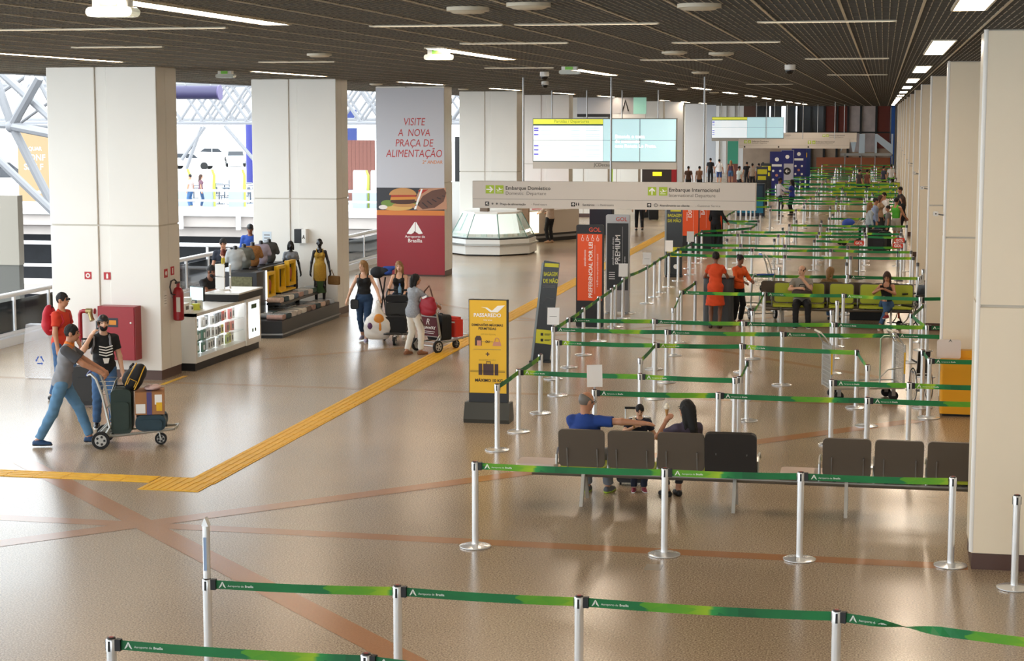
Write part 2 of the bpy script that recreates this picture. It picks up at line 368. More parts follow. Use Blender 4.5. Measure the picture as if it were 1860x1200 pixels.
# ================================================================== HANGING SIGNS
def rod(parent, x, y, z0, r=0.022):
    part('rod', MB().tube([(x, y, z0), (x, y, ZC-0.006)], r, 8), STEEL, parent, True)
def arrow(parent, cx, cz, s, y, ang, mat):
    pts = [(-0.42, -0.07), (0.12, -0.07), (-0.08, -0.27), (0.06, -0.38), (0.42, 0.0), (0.06, 0.38), (-0.08, 0.27), (0.12, 0.07), (-0.42, 0.07)]
    ca, sa = math.cos(ang), math.sin(ang)
    poly(parent, [(cx+s*(x*ca-z*sa), cz+s*(x*sa+z*ca)) for x, z in pts], y, mat, 'arrow')
def plane_icon(parent, cx, cz, s, y, mat):
    pts = [(-0.40, 0.06), (-0.32, 0.04), (-0.22, -0.06), (-0.02, -0.02), (-0.12, 0.22), (-0.02, 0.24), (0.16, 0.03), (0.34, 0.10), (0.42, 0.08), (0.36, 0.0), (-0.24, -0.16)]
    poly(parent, [(cx+s*x, cz+s*z) for x, z in pts], y, mat, 'plane_symbol'); poly(parent, rect(cx-s*.35, cz-s*.32, cx+s*.3, cz-s*.27), y, mat, 'runway_bar')
def way_sign(x0, x1, y, z0, z1, lab, rods, full=True):
    t = thing('wayfinding_sign', lab, 'sign', (x0, y, 0)); W = x1-x0; d = 0.09
    part('panel', MB().rbox((W/2, 0, (z0+z1)/2), (W, d*2, z1-z0), 0.02), SIGN, t)
    part('groove', MB().b2((0.02, -d-0.003, z0+(z1-z0)*.335), (W-0.02, -d, z0+(z1-z0)*.345)), INKG, t)
    for rx in rods: rod(t, rx-x0, 0, z1-0.02)
    f = -d; H = z1-z0
    def u(px): return W*(px-860)/515.0            # sign face measured along its width
    def v(py): return z1-H*(py-327)/49.0
    for (pa, kind) in ((893, 'R'), (911, 'P'), (1190, 'U'), (1210, 'P')):
        c = (u(pa), v(342 if pa < 1000 else 343.0)); s = 0.185
        poly(t, rect(c[0]-s/2, c[1]-s/2, c[0]+s/2, c[1]+s/2), f, GREEN, 'pictogram_field', th=0.004)
        if kind == 'P': plane_icon(t, c[0], c[1], s, f-0.004, INKW)
        else: arrow(t, c[0], c[1], s, f-0.004, 0 if kind == 'R' else math.pi/2, INKW)
    text(t, 'Embarque Doméstico', (u(922), f-0.003, v(342.5)), 0.115, INKK, bold=0.0012)
    text(t, 'Domestic  Departure', (u(922), f-0.003, v(351.5)), 0.105, INKG)
    text(t, 'Embarque Internacional', (u(1220), f-0.003, v(343.5)), 0.115, INKK, bold=0.0012)
    text(t, 'International Departure', (u(1220), f-0.003, v(353.0)), 0.105, INKG)
    if full:
        for (pa, a, s1, s2, pt, pe) in ((888, 2.35, 'Praça de alimentação', 'Food court', 912, 970), (1047, 1.57, 'Sanitários', 'Restrooms', 1064, 1093), (1185, 1.57, 'Atendimento ao cliente', 'Customer Service', 1204, 1268)):
            c = (u(pa), v(368)); poly(t, rect(c[0]-.045, c[1]-.045, c[0]+.045, c[1]+.045), f, INKK, 'pictogram_field', th=0.003); arrow(t, c[0], c[1], 0.08, f-0.003, a, INKW)
            text(t, s1, (u(pt), f-0.003, v(370.3)), 0.068, INKK, bold=0.0008); text(t, '- '+s2, (u(pe), f-0.003, v(370.3)), 0.068, INKG)
        for pa in (898, 906):
            poly(t, circ(u(pa), v(368), 0.022, 10), f, INKG, 'symbol')
        for pa in (1053, 1057):
            poly(t, rect(u(pa)-.012, v(370), u(pa)+.012, v(366.5)), f, INKK, 'symbol'); poly(t, circ(u(pa), v(365.7), 0.011, 8), f, INKK, 'symbol')
        for k in range(12):
            a = 2*math.pi*k/12; poly(t, rect(u(1197)+.035*math.cos(a)-.008, v(368)+.035*math.sin(a)-.008, u(1197)+.035*math.cos(a)+.008, v(368)+.035*math.sin(a)+.008), f, INKG, 'symbol')
        text(t, '?', (u(1196), f-0.003, v(369.4)), 0.06, INKG)
    else:
        for pa in (888, 1047, 1185):
            poly(t, rect(u(pa)-.045, v(368)-.045, u(pa)+.045, v(368)+.045), f, INKK, 'pictogram_field')
    return t
way_sign(-8.92, -2.66, 39.5, 2.58, 3.175, 'large cream wayfinding sign on rods, domestic and international departure', (-7.78, -5.83, -3.8))
way_sign(-8.66, -2.0, 112, 2.66, 3.22, 'distant cream wayfinding sign hanging below the second screen', (-7.0, -4.8, -2.9), False)
way_sign(-8.4, -1.9, 134, 2.75, 3.42, 'farthest cream wayfinding sign, partly behind the second screen', (-6.9, -4.7, -2.8), False)
def board(x0, x1, y, zt, zs, zb, lab, near=True):
    t = thing('departures_board', lab, 'screen', (x0, y, 0), 0, 'hanging departure screens'); W = x1-x0; H = zt-zs
    part('housing', MB().b2((0, 0, zb), (W, 0.22, zt)), M('screen_housing', 'c6c1ba', 0.5), t)
    part('bezel', MB().b2((0, -0.012, zs-0.03), (W, 0, zt)), M('screen_bezel', '6f7a78', 0.4), t)
    SB = M('screen_pale_blue', 'bfe4ec', 0.4, emit=0.34); SW = M('screen_white', 'f0f8fc', 0.4, emit=0.36); SY = M('screen_yellow', 'e2e64e', 0.4, emit=0.3)
    SD = M('screen_dark_green', '0d3b33', 0.4, emit=0.3); SV = M('screen_violet', '5a54cc', 0.4, emit=0.3); SL = M('screen_line', 'b9cdd6', 0.4, emit=0.4)
    b = W*0.492
    for (xa, xb) in ((b+0.01, W*0.745), (W*0.75, W-0.025)):
        for (za, zb2) in ((zs, zs+H*0.485), (zs+H*0.495, zt-0.025)):
            part('display', MB().b2((xa, -0.018, za), (xb, -0.012, zb2)), SB, t)
    for (za, zb2) in ((zs, zs+H*0.485), (zs+H*0.495, zt-0.025)):
        part('display', MB().b2((0.02, -0.018, za), (b, -0.012, zb2)), SW, t)
    f = -0.018
    poly(t, rect(0.02, zt-H*.135, b, zt-0.025), f, SY, 'title_band', th=0.003); poly(t, rect(0.02, zt-H*.17, b, zt-H*.135), f, SD, 'header_band', th=0.003)
    rows = (0.23, 0.28, 0.38, 0.43, 0.48, 0.64, 0.74, 0.84, 0.90)
    for r in rows:
        z = zt-H*r
        if r not in (0.43, 0.90, 0.48): poly(t, rect(0.04, z-H*.018, 0.04+W*.032, z+H*.014), f, SV, 'airline_mark', th=0.003)
        poly(t, rect(W*.05, z-H*.006, W*.13, z+H*.006), f, SL, 'flight_line', th=0.003)
        poly(t, rect(W*.27, z-H*.006, W*.33, z+H*.006), f, SL, 'flight_line', th=0.003)
        poly(t, rect(W*.37, z-H*.006, W*.47, z+H*.006), f, SL, 'flight_line', th=0.003)
    if near:
        text(t, 'Partidas / Departures', (W*.15, f-0.004, zt-H*.10), 0.135, M('screen_olive', '8fa51e', 0.4, emit=0.12))
        text(t, 'JCDecaux', (W*.43, -0.002, zb+0.09), 0.15, INKK)
        SWH = M('screen_lettering', 'ffffff', 0.4, emit=1.0)
        text(t, 'Entenda o tema', (W*.575, f-0.002, zs+H*.54), 0.155, SWH, bold=0.002)
        text(t, 'do momento', (W*.575, f-0.002, zs+H*.43), 0.155, SWH, bold=0.002)
        text(t, 'com Renata Lo Prete.', (W*.575, f-0.002, zs+H*.32), 0.155, SWH, bold=0.002)
    for k in (0.13, 0.375, 0.62, 0.87): rod(t, W*k, 0.11, zt-0.02)
    return t
board(-11.4, -6.62, 59.5, 4.53, 3.13, 2.87, 'large hanging departures screen showing a flight list and a pale blue advert')
board(-10.87, -6.27, 118, 4.56, 3.22, 3.01, 'smaller looking far departures screen hanging deep in the hall', False)
# ================================================================== LEFT SIDE: GUARDS, ATRIUM, OPPOSITE BALCONY, OUTSIDE
CONC = M('grey_concrete', 'bdb3ac', 0.75, noise=0.10, nscale=1.2); LITE = M('white_rail', 'e8e8ea', 0.35); DKGL = M('smoked_glass', '14171b', 0.06, alpha=0.78)
def guard(name, lab, a, b, posts=1.6, glass=True, mid=(), top=1.0, r=0.055):
    a, b = Vector((a[0], a[1], 0)), Vector((b[0], b[1], 0)); L = (b-a).length; ang = math.atan2((b-a).y, (b-a).x)
    t = thing(name, lab, 'railing', a, ang)
    part('handrail', MB().tube([(0, 0, top), (L, 0, top)], r, 10), LITE, t, True)
    for z in mid: part('rail', MB().tube([(0, 0, z), (L, 0, z)], r*.8, 8), LITE, t, True)
    n = max(1, round(L/posts)); pm = MB().b2((-0.03, -0.03, 0), (0.03, 0.03, top)).mesh('post', LITE)
    for k in range(n+1): share('post', pm, t, (L*k/n, 0, 0))
    if glass:
        gm = MB().b2((0.05, -0.006, 0.2), (L/n-0.05, 0.006, top-0.12)).mesh('glass_panel', DKGL)
        for k in range(n): share('glass_panel', gm, t, (L*k/n, 0, 0))
        part('kerb', MB().b2((0, -0.16, 0), (L, 0.10, 0.17)), LITE, t)
        part('base_rail', MB().tube([(0, -0.05, 0.22), (L, -0.05, 0.22)], 0.045, 8), LITE, t, True)
    return t
guard('glass_guard', 'white handrail with smoked glass panels at the left edge of the floor', (-17.3, 20), (-17.3, 46.6))
guard('glass_guard', 'white guard with smoked panes between the second and third left columns', (-15.72, 47.5), (-15.72, 90), 2.2)
guard('pipe_railing', 'white pipe railing behind the phone accessory counter', (-34, 47), (-15.8, 47), 2.4, False, (0.47,), 1.1)
LV = struct('floor_lower')
part('slab', MB().b2((-90, 12, -5.3), (-15.9, 140, -5.0)), M('lower_floor', '3c3d42', 0.4), LV)
part('slab', MB().b2((-34, 46.6, -0.3), (-15.9, 48.2, -0.02)), CONC, LV)
OB = struct('floor_opposite')
part('slab', MB().b2((-95, 85, -0.3), (-15.9, 128, 0)), LITE, OB)
part('edge_beam', MB().b2((-95, 85.2, -0.85), (-15.9, 86, -0.3)), CONC, OB)
part('edge_beam', MB().b2((-95, 85.6, -1.35), (-15.9, 86.4, -0.9)), CONC, OB)
part('lower_wall', MB().b2((-95, 93, -5), (-15.9, 93.4, -1.3)), M('dark_lower_shop', '22242b', 0.5, noise=0.6, nscale=2.0), OB)
guard('pipe_railing', 'long white pipe railing along the opposite balcony', (-95, 85.3), (-16, 85.3), 3.4, False, (0.45,), 0.95, 0.06)
# fascia edge posts under the opposite balcony rail
for x in (-58, -44, -34, -31, -27.4): part('fascia_post', MB().b2((x-0.1, 84.8, -0.95), (x+0.1, 84.98, 0.0)), LITE, OB)
# lower-level light columns and shop blocks
for (x, y, wdt, c) in ((-27.5, 60, 1.0, 'c8d2d8'), (-24, 70, 0.9, '7f8a92'), (-40, 75, 1.0, '9aa4ab')):
    part('lower_column', MB().lathe([(wdt/2, -5), (wdt/2, -0.35 if y < 85 else -1.3)], 14, (x, y, 0)), M('lower_column_'+c, c, 0.35), LV, True)
# beige lift block beyond the left guard
q = atY(34, 440, 38.0)
lb = thing('lift_block', 'beige rendered lift block with a dark base beyond the left guard', 'lift shaft', (q.x, 38, 0))
part('upper_wall', MB().b2((-6, 0, 1.25), (0, .25, 2.82)), M('beige_render', '8d867a', 0.6), lb)
part('dark_base', MB().b2((-6, 0.02, -5), (-0.02, .24, 1.25)), M('grey_base', '55534d', 0.6), lb)
# ---- white counters, people and tables on the opposite balcony
def counter(x, y, lab):
    t = thing('balcony_counter', lab, 'counter', (x, y, 0), 0, 'white counters on the opposite balcony')
    part('body', MB().rbox((0, 0, 0.45), (0.78, 0.6, 0.9), 0.05), M('counter_grey', '8f9aa2', 0.4), t)
    part('screen', MB().prism([(-0.38, 0.9), (0.32, 0.9), (0.36, 1.6), (0.26, 1.9), (-0.34, 1.9), (-0.38, 1.8)], (0, -0.1, 0), (1, 0, 0), (0, 0, 1), (0, 0.12, 0)), WHITE, t)
    part('edge_strip', MB().prism([(0.34, 0.0), (0.42, 0.0), (0.44, 1.62), (0.33, 1.9), (0.27, 1.9), (0.37, 1.6)], (0, -0.14, 0), (1, 0, 0), (0, 0, 1), (0, 0.2, 0)), M('lime_edge', 'b7cc3a', 0.5), t)
for i, (px, l) in enumerate(((333, 'white counter with lime edge on the balcony beside the first left column'), (377, 'white counter with lime edge in the middle of the balcony gap'), (432, 'white counter with lime edge on the balcony next to the second left column'), (656, 'tilted white counter with yellow edge on the balcony before a brown panel'), (688, 'white counter partly behind the poster column'))):
    p = atY(px, 380, 88.5); counter(p.x, 88.5, l)
CAFE = M('cafe_slate', '4f5966', 0.5)
def table(x, y, lab):
    t = thing('cafe_table', lab, 'table', (x, y, 0), 0, 'dark cafe tables on the opposite balcony')
    part('top', MB().lathe([(0.45, 0.72), (0.45, 0.76)], 16), CAFE, t); part('column', MB().tube([(0, 0, 0.03), (0, 0, 0.72)], 0.04, 8), CAFE, t); part('foot', MB().lathe([(0.28, 0), (0.26, 0.03)], 14), CAFE, t)
def chair(x, y, rz, lab):
    t = thing('cafe_chair', lab, 'chair', (x, y, 0), rz, 'dark cafe chairs on the opposite balcony')
    part('seat', MB().rbox((0, 0, 0.45), (0.44, 0.44, 0.04), 0.05), CAFE, t); part('backrest', MB().rbox((0, 0.21, 0.72), (0.42, 0.03, 0.40), 0.05, axis='y'), CAFE, t)
    for sx in (-0.19, 0.19):
        for sy in (-0.19, 0.19): part('leg', MB().tube([(sx, sy, 0), (sx, sy, 0.45)], 0.014, 6), CAFE, t)
tabs = [(346, 93), (398, 91), (416, 94), (408, 98), (455, 92), (465, 97), (392, 100), (422, 90.6), (352, 97), (445, 101), (660, 99), (648, 92)]
for i, (px, yy) in enumerate(tabs):
    p = atY(px, 350, yy); l = ORD[[a for a, _ in sorted(tabs)].index(px)]
    table(p.x, yy, 'dark round cafe table on the opposite balcony, %s from the left' % l)
    for j, (dx, a) in enumerate(((-0.7, math.pi/2), (0.7, -math.pi/2))):
        chair(p.x+dx, yy, a, 'dark cafe chair on the %s side of the %s balcony table' % ('left' if j == 0 else 'right', l))
p = atY(657, 310, 96); bp = thing('wood_partition', 'tall reddish brown slatted partition on the balcony beyond the second column', 'partition', (p.x, 96, 0))
sm = MB().b2((-0.105, 0, 0), (0.105, 0.08, 3.3)).mesh('plank', M('red_brown_wood', '6f4034', 0.5, noise=0.15, nscale=6))
for k in range(7): share('plank', sm, bp, (-0.68+0.22*k, 0, 0))
p = atY(642, 260, 105); bq = thing('blue_pylon', 'narrow blue pylon outside, beside the second left column', 'pylon', (p.x, 105, 0))
part('post', MB().b2((-0.2, -0.2, 0), (0.2, 0.2, 5.2)), M('pylon_white', 'e9edf2', 0.4), bq)
for z in (1.9, 3.0, 4.1): part('blue_panel', MB().b2((-0.28, -0.26, z), (0.28, -0.2, z+0.9)), M('pylon_blue', '2c3a74', 0.5), bq)
p = atY(455, 280, 120); bq = thing('blue_post', 'dark blue post with an orange swoosh sign outside the balcony', 'post', (p.x, 120, 0))
part('shaft', MB().tube([(0, 0, 0), (0, 0, 4.3)], 0.32, 12), M('post_blue', '2b2f7c', 0.5), bq, True)
part('sign', MB().rbox((0.95, -0.1, 2.2), (1.7, 0.12, 1.6), 0.5, axis='y'), WHITE, bq)
part('swoosh', MB().tube([(0.3, -0.19, 2.6), (0.5, -0.19, 2.2), (0.9, -0.19, 2.0), (1.4, -0.19, 2.0)], 0.07, 6), ORANGE, bq, True)
# ---- outside ground and cars
GO = struct('ground_outside'); part('paving', MB().b2((-140, 128, -0.4), (-15, 330, -0.02)), M('sunlit_paving', 'd8d6d2', 0.8), GO)
def car(x, y, rz, c, lab):
    t = thing('car', lab, 'car', (x, y, 0), rz, 'cars parked outside'); m = M('car_paint_'+c, c, 0.2, coat=0.6)
    body = [(-2.1, 0.35), (2.05, 0.35), (2.12, 0.62), (1.95, 0.86), (1.0, 0.98), (0.45, 1.42), (-1.1, 1.46), (-1.75, 1.05), (-2.12, 0.95)]
    part('body', MB().prism(body, (0, -0.85, 0), (1, 0, 0), (0, 0, 1), (0, 1.7, 0)), m, t)
    win = [(0.82, 1.0), (0.40, 1.36), (-0.25, 1.38), (-0.25, 1.0)]; win2 = [(-0.33, 1.0), (-0.33, 1.38), (-1.05, 1.39), (-1.55, 1.05)]
    for yy in (-0.87, 0.85):
        for wn in (win, win2): part('side_window', MB().prism(wn, (0, yy, 0), (1, 0, 0), (0, 0, 1), (0, 0.02, 0)), M('car_glass', '1a2028', 0.1), t)
    part('windscreen', MB().add([(0.98, -0.72, 1.0), (0.98, 0.72, 1.0), (0.50, 0.66, 1.39), (0.50, -0.66, 1.39)], [(0, 1, 2, 3)]), M('car_glass', '1a2028', 0.1), t)
    for xx in (-1.3, 1.35):
        for yy in (-0.80, 0.80): part('wheel', MB().lathe([(0.2, -0.11), (0.33, -0.09), (0.33, 0.09), (0.2, 0.11)], 16, (xx, yy, 0.33), axis='y'), RUBBER, t, True)
    for yy in (-0.6, 0.6): part('headlight', MB().rbox((2.06, yy, 0.72), (0.1, 0.34, 0.16), 0.05, axis='x'), M('headlight', 'f3f6f8', 0.1), t)
for (px, yy, rz, c, l) in ((348, 150, 0.1, 'dfe2e6', 'silver car parked outside, seen from the side between the left columns'), (428, 160, -1.2, 'cfd6e0', 'pale car facing the hall, right of the silver one outside'), (12, 118, 0.2, '20242c', 'dark car outside at the far left edge'), (395, 175, 0.05, 'e9e9ea', 'white car farther out behind the silver one')):
    p = atY(px, 300, yy); car(p.x, yy, rz, c, l)
# ---- pale orange banner
p0 = atY(33, 300, 66); p1 = atY(96, 300, 66); wd = p1.x-p0.x+0.6
bn = thing('orange_banner', 'pale orange advertising banner with white lettering behind the left truss', 'banner', (p0.x, 66, 0))
zt = atY(60, 234, 66).z; zb = atY(60, 366, 66).z
BAN = M('banner_orange', 'b3966f', 0.6)
part('sheet', MB().b2((0, 0, zb), (wd, 0.03, zt)), BAN, bn)
part('top_bar', MB().tube([(-0.05, 0.015, zt), (wd+0.05, 0.015, zt)], 0.03, 8), STEEL, bn, True)
for (s, py, sz) in (('QUAR', 273, 0.2), ('CONF', 291, 0.33), ('SEM F', 308, 0.33), ('PREMIST', 351, 0.16)):
    text(bn, s, (0.24 if sz > .25 else 0.45, -0.004, atY(60, py, 66).z), sz, INKW, bold=0.004)
for xx in (0.05, wd-0.05): part('hanger', MB().tube([(xx, 0.015, zt), (xx, 0.015, ZC+1.0)], 0.012, 6), STEEL, bn)
# ---- white space frame
SFR = struct('space_frame', label='white tubular space frame over the atrium'); TUBEW = M('truss_white', '808083', 0.45)
cyl = MB().tube([(0, 0, 0), (0, 0, 1)], 1.0, 8).mesh('tube', TUBEW, True)
def strut(a, b, r):
    a, b = Vector(a), Vector(b); d = b-a; o = share('tube', cyl, SFR, a); o.rotation_mode = 'QUATERNION'
    o.rotation_quaternion = d.to_track_quat('Z', 'Y'); o.scale = (r, r, d.length); return o
N = atY(22, 229, 62)
for e in ((-25, 95, 62, 0.17), (95, 372, 62, 0.17), (72, 140, 61, 0.17), (110, 246, 60, 0.17), (-20, 140, 66, 0.12), (50, 140, 66, 0.11), (-30, 228, 62, 0.09), (110, 232, 62, 0.09)):
    strut(N, atY(e[0], e[1], e[2]), e[3])
strut(atY(-40, 255, 58), atY(110, 398, 58), 0.14); strut(atY(0, 130, 63), atY(110, 230, 61), 0.16); strut(atY(-10, 175, 70), atY(60, 130, 70), 0.09); strut(atY(62, 130, 70), atY(100, 205, 70), 0.1)
strut(atY(75, 130, 72), atY(110, 190, 72), 0.08); strut(atY(38, 222, 68), atY(100, 178, 66), 0.07)
part('node', MB().ball((N.x, N.y, N.z), 0.26, 12), TUBEW, SFR, True)
# two planes of diagonal lattice under the far roof edge
for (yy, za, zb, dx, ph, r) in ((93.0, 4.25, 6.3, 1.25, 0.0, 0.085), (96.5, 4.25, 6.3, 1.25, 0.5, 0.08), (100.0, 4.4, 6.5, 1.25, 0.25, 0.07)):
    x = -38.5+ph
    while x < -15.0:
        strut((x, yy, za), (x+1.5, yy, zb), r); strut((x+1.5, yy, za), (x, yy, zb), r); x += dx
    strut((-95, yy, za), (-14.5, yy, za), 0.10); strut((-95, yy, zb), (-14.5, yy, zb), 0.10)
for (xa, za, xb, zb) in ((330, 330, 366, 230), (330, 290, 372, 230), (470, 300, 408, 228)):
    a = atY(xa, za, 92); b = atY(xb, zb, 92); strut(a, b, 0.10)
dk = thing('roof_duct', 'dark blue cylindrical duct under the white space frame', 'duct', (0, 0, 0)); a = atY(322, 168, 82); b = atY(398, 168, 82)
part('barrel', MB().tube([a, b], 0.33, 18), M('duct_blue', '3a3556', 0.5), dk, True); part('end_cap', MB().lathe([(0.02, 0.0), (0.36, 0.0), (0.36, 0.06), (0.02, 0.06)], 18, b, axis='x'), M('duct_cap', '5a4f78', 0.4), dk, True)
for f_ in (0.2, 0.8): part('hanger', MB().tube([a.lerp(b, f_), a.lerp(b, f_)+Vector((0, 0, 1.2))], 0.03, 6), STEEL, dk)
RO = struct('roof_atrium'); part('roof_deck', MB().b2((-95, 104, 6.9), (-14.5, 112, 7.2)), LITE, RO)
# ================================================================== FAR END WALL
EW = struct('wall_end'); BR = M('brick_red', '7a3526', 0.6, noise=0.12, nscale=3); GD = M('dark_glazing', '3a4046', 0.12); MULL = M('mullion_black', '16181a', 0.4)
YE = 157.0
def ex(px): return atY(px, 250, YE).x
part('brick_panel', MB().b2((ex(1497), YE, 2.6), (ex(1538), YE+0.2, 5.45)), BR, EW); part('brick_panel', MB().b2((ex(1590), YE, 1.9), (ex(1616), YE+0.2, 5.45)), BR, EW)
for (a, b) in ((1300, 1352), (1352, 1398), (1398, 1420), (1425, 1446), (1446, 1472), (1472, 1497)): part('glazing', MB().b2((ex(a)+.05, YE+0.05, 3.2), (ex(b)-.05, YE+0.12, 5.45)), GD, EW)
part('glazing', MB().b2((ex(1538), YE+0.05, 1.6), (ex(1590), YE+0.12, 5.45)), M('pale_glazing', 'c9b9b4', 0.3, noise=0.35, nscale=1.6), EW)
part('lower_wall', MB().b2((ex(1300), YE+0.1, 0), (ex(1497), YE+0.25, 3.2)), M('shop_warm', 'a08a76', 0.6, noise=0.4, nscale=0.8), EW)
part('lower_wall', MB().b2((ex(1486), YE-3, 0), (ex(1618), YE-2.8, 1.2)), M('orange_desk', 'a85a35', 0.5), EW)
part('lower_wall', MB().b2((ex(1497), YE+0.1, 0), (ex(1622), YE+0.25, 2.6)), M('shop_tan', 'b59a80', 0.6, noise=0.45, nscale=0.9), EW)
part('glazing', MB().b2((ex(1616), YE+0.05, 2.6), (ex(1626), YE+0.12, 5.45)), GD, EW)
part('cross_rail', MB().b2((ex(1440), YE-0.05, 3.18), (ex(1625), YE+0.1, 3.3)), MULL, EW)
for px in (1449, 1473, 1497, 1520, 1540, 1563, 1591, 1621): part('mullion', MB().b2((ex(px)-0.09, YE-0.12, 0), (ex(px)+0.09, YE+0.14, 5.45)), MULL, EW)
part('wall_edge', MB().b2((0.6, YE-0.3, 0), (0.9, YE+0.2, 5.45)), M('edge_blue', '2e63b5', 0.5), EW)
part('side_wall', MB().b2((0.9, YE, 0), (8, YE+0.2, 5.45)), WARMW, EW)
part('soffit_wall', MB().b2((-34, YE, 0), (ex(1300), YE+0.2, 5.45)), WARMW, EW)
LB = M('letter_blue', 'cfdde8', 0.45)
lt = thing('giant_letters', 'giant pale blue letters standing before the end glazing', 'letters', (0, 150, 0))
def lx(px): return atY(px, 260, 150).x
def lz(py): return atY(1575, py, 150).z
for pts in ([(1527, 277), (1536, 254), (1531, 254), (1530, 256), (1527, 277)][:4], [(1544, 254), (1556, 254), (1552, 276), (1549, 276)], [(1561, 243), (1571, 243), (1571, 278), (1560, 278)]):
    part('letter', MB().prism([(lx(a), lz(b)) for a, b in pts], (0, 0, 0), (1, 0, 0), (0, 0, 1), (0, 0.25, 0)), LB, lt)
part('letter', MB().prism([(lx(a), lz(b)) for a, b in ((1589, 243), (1593, 243), (1619, 262), (1619, 243), (1622, 243), (1622, 280), (1593, 257), (1593, 278), (1589, 278))], (0, 0, 0), (1, 0, 0), (0, 0, 1), (0, 0.25, 0)), LB, lt)
part('support', MB().b2((lx(1527), 0.08, lz(283)), (lx(1622), 0.16, lz(278))), STEEL, lt)
for px in (1535, 1565, 1590, 1621): part('leg', MB().b2((lx(px)-0.04, 0.08, 0), (lx(px)+0.04, 0.16, lz(280))), STEEL, lt)
# ---- white partitions and shop fronts between the far left columns
SW_ = struct('wall_left')
def wseg(px0, px1, y, z0, z1, mat, nm='wall_panel'):
    a = atY(px0, 250, y).x; b = atY(px1, 250, y).x; return part(nm, MB().b2((a, y, z0), (b, y+0.12, z1)), mat, SW_)
PW = M('partition_white', 'e4e2e0', 0.5); PG = M('partition_grey', 'b9bcc2', 0.45)
wseg(1244, 1283, 127, 0, 5.45, PW); wseg(1283, 1300, 140, 0, 5.45, PG)
for k, (a, b) in enumerate(((1291, 1306), (1307, 1319), (1320, 1334), (1335, 1350))): wseg(a, b, 150+k*0.3, 0, 5.45, PW)
wseg(1350, 1372, 156, 2.5, 5.45, M('brown_panel', '5c3f33', 0.5)); wseg(1322, 1341, 128, 1.3, 3.4, M('teal_panel', '3fa084', 0.5)); wseg(1322, 1341, 128.02, 0, 1.3, M('red_brown_panel', '7c4a42', 0.5))
wseg(1048, 1150, 80, 4.70, 5.42, M('silver_fascia', 'b4b3b6', 0.3, 0.3)); wseg(1048, 1112, 80.02, 4.57, 4.70, BLACK, 'fascia_band'); wseg(1112, 1172, 80.02, 4.50, 4.70, PW, 'fascia_band'); wseg(826, 843, 74, 1.7, 3.75, BLACK, 'dark_panel'); wseg(1150, 1173, 80, 4.70, 5.42, M('green_screen', '9fd6c4', 0.4, emit=0.2), 'fascia_screen')
wseg(1046, 1240, 108, 0, 5.45, PW)
_fx = atY(1136, 195, 79.98)
MB().tube([(_fx.x-.13, 79.97, 4.82), (_fx.x, 79.97, 5.30), (_fx.x+.13, 79.97, 4.82)], .03, 6).build('fascia_chevron', INKK, SW_)
# ================================================================== BELT POSTS OF THE QUEUES
BELT = belt_mat(); POSTM = M('post_steel', 'e8e9ea', 0.25, 0.65)
SME = dict(
    base=MB().lathe([(0.172, 0.004), (0.172, 0.014), (0.150, 0.022), (0.06, 0.030), (0.045, 0.034)], 28).mesh('base', POSTM, 30),
    foot=MB().lathe([(0.165, 0.0), (0.172, 0.006)], 28).mesh('foot_ring', RUBBER, 30),
    post=MB().lathe([(0.036, 0.03), (0.036, 0.865)], 18).mesh('post', POSTM, 30),
    head=MB().lathe([(0.040, 0.835), (0.040, 0.918), (0.036, 0.926)], 18).mesh('head', POSTM, 30),
    cap=MB().lathe([(0.034, 0.924), (0.030, 0.934), (0.012, 0.936)], 16).mesh('cap', M('cap_black', '241716', 0.4), 30),
    mark=MB().lathe([(0.018, 0.9365), (0.016, 0.938)], 12).mesh('cap_mark', M('cap_red', '9a3a34', 0.5)),
    slot=MB().b2((-0.009, -0.0425, 0.84), (0.009, -0.036, 0.915)).mesh('slot', BLACK),
    clip=MB().b2((0.034, -0.022, 0.842), (0.075, 0.022, 0.925)).mesh('belt_clip', BLACK),
    fbase=MB().lathe([(0.172, 0.0), (0.165, 0.016), (0.05, 0.032)], 14).mesh('base', POSTM, 30),
    fpost=MB().lathe([(0.037, 0.03), (0.037, 0.85)], 10).mesh('post', POSTM, 30),
    fhead=MB().lathe([(0.041, 0.84), (0.041, 0.925), (0.02, 0.935)], 10).mesh('head', M('head_dark', '5a5b5c', 0.35, 0.7), 30))
BZ0, BZ1 = 0.848, 0.918
GREY_T = M('belt_print', 'e9efe6', 0.6)
LOGO = [(-0.030, -0.022), (-0.004, 0.026), (0.002, 0.026), (-0.006, -0.006), (-0.022, -0.022)]
_b3 = {}
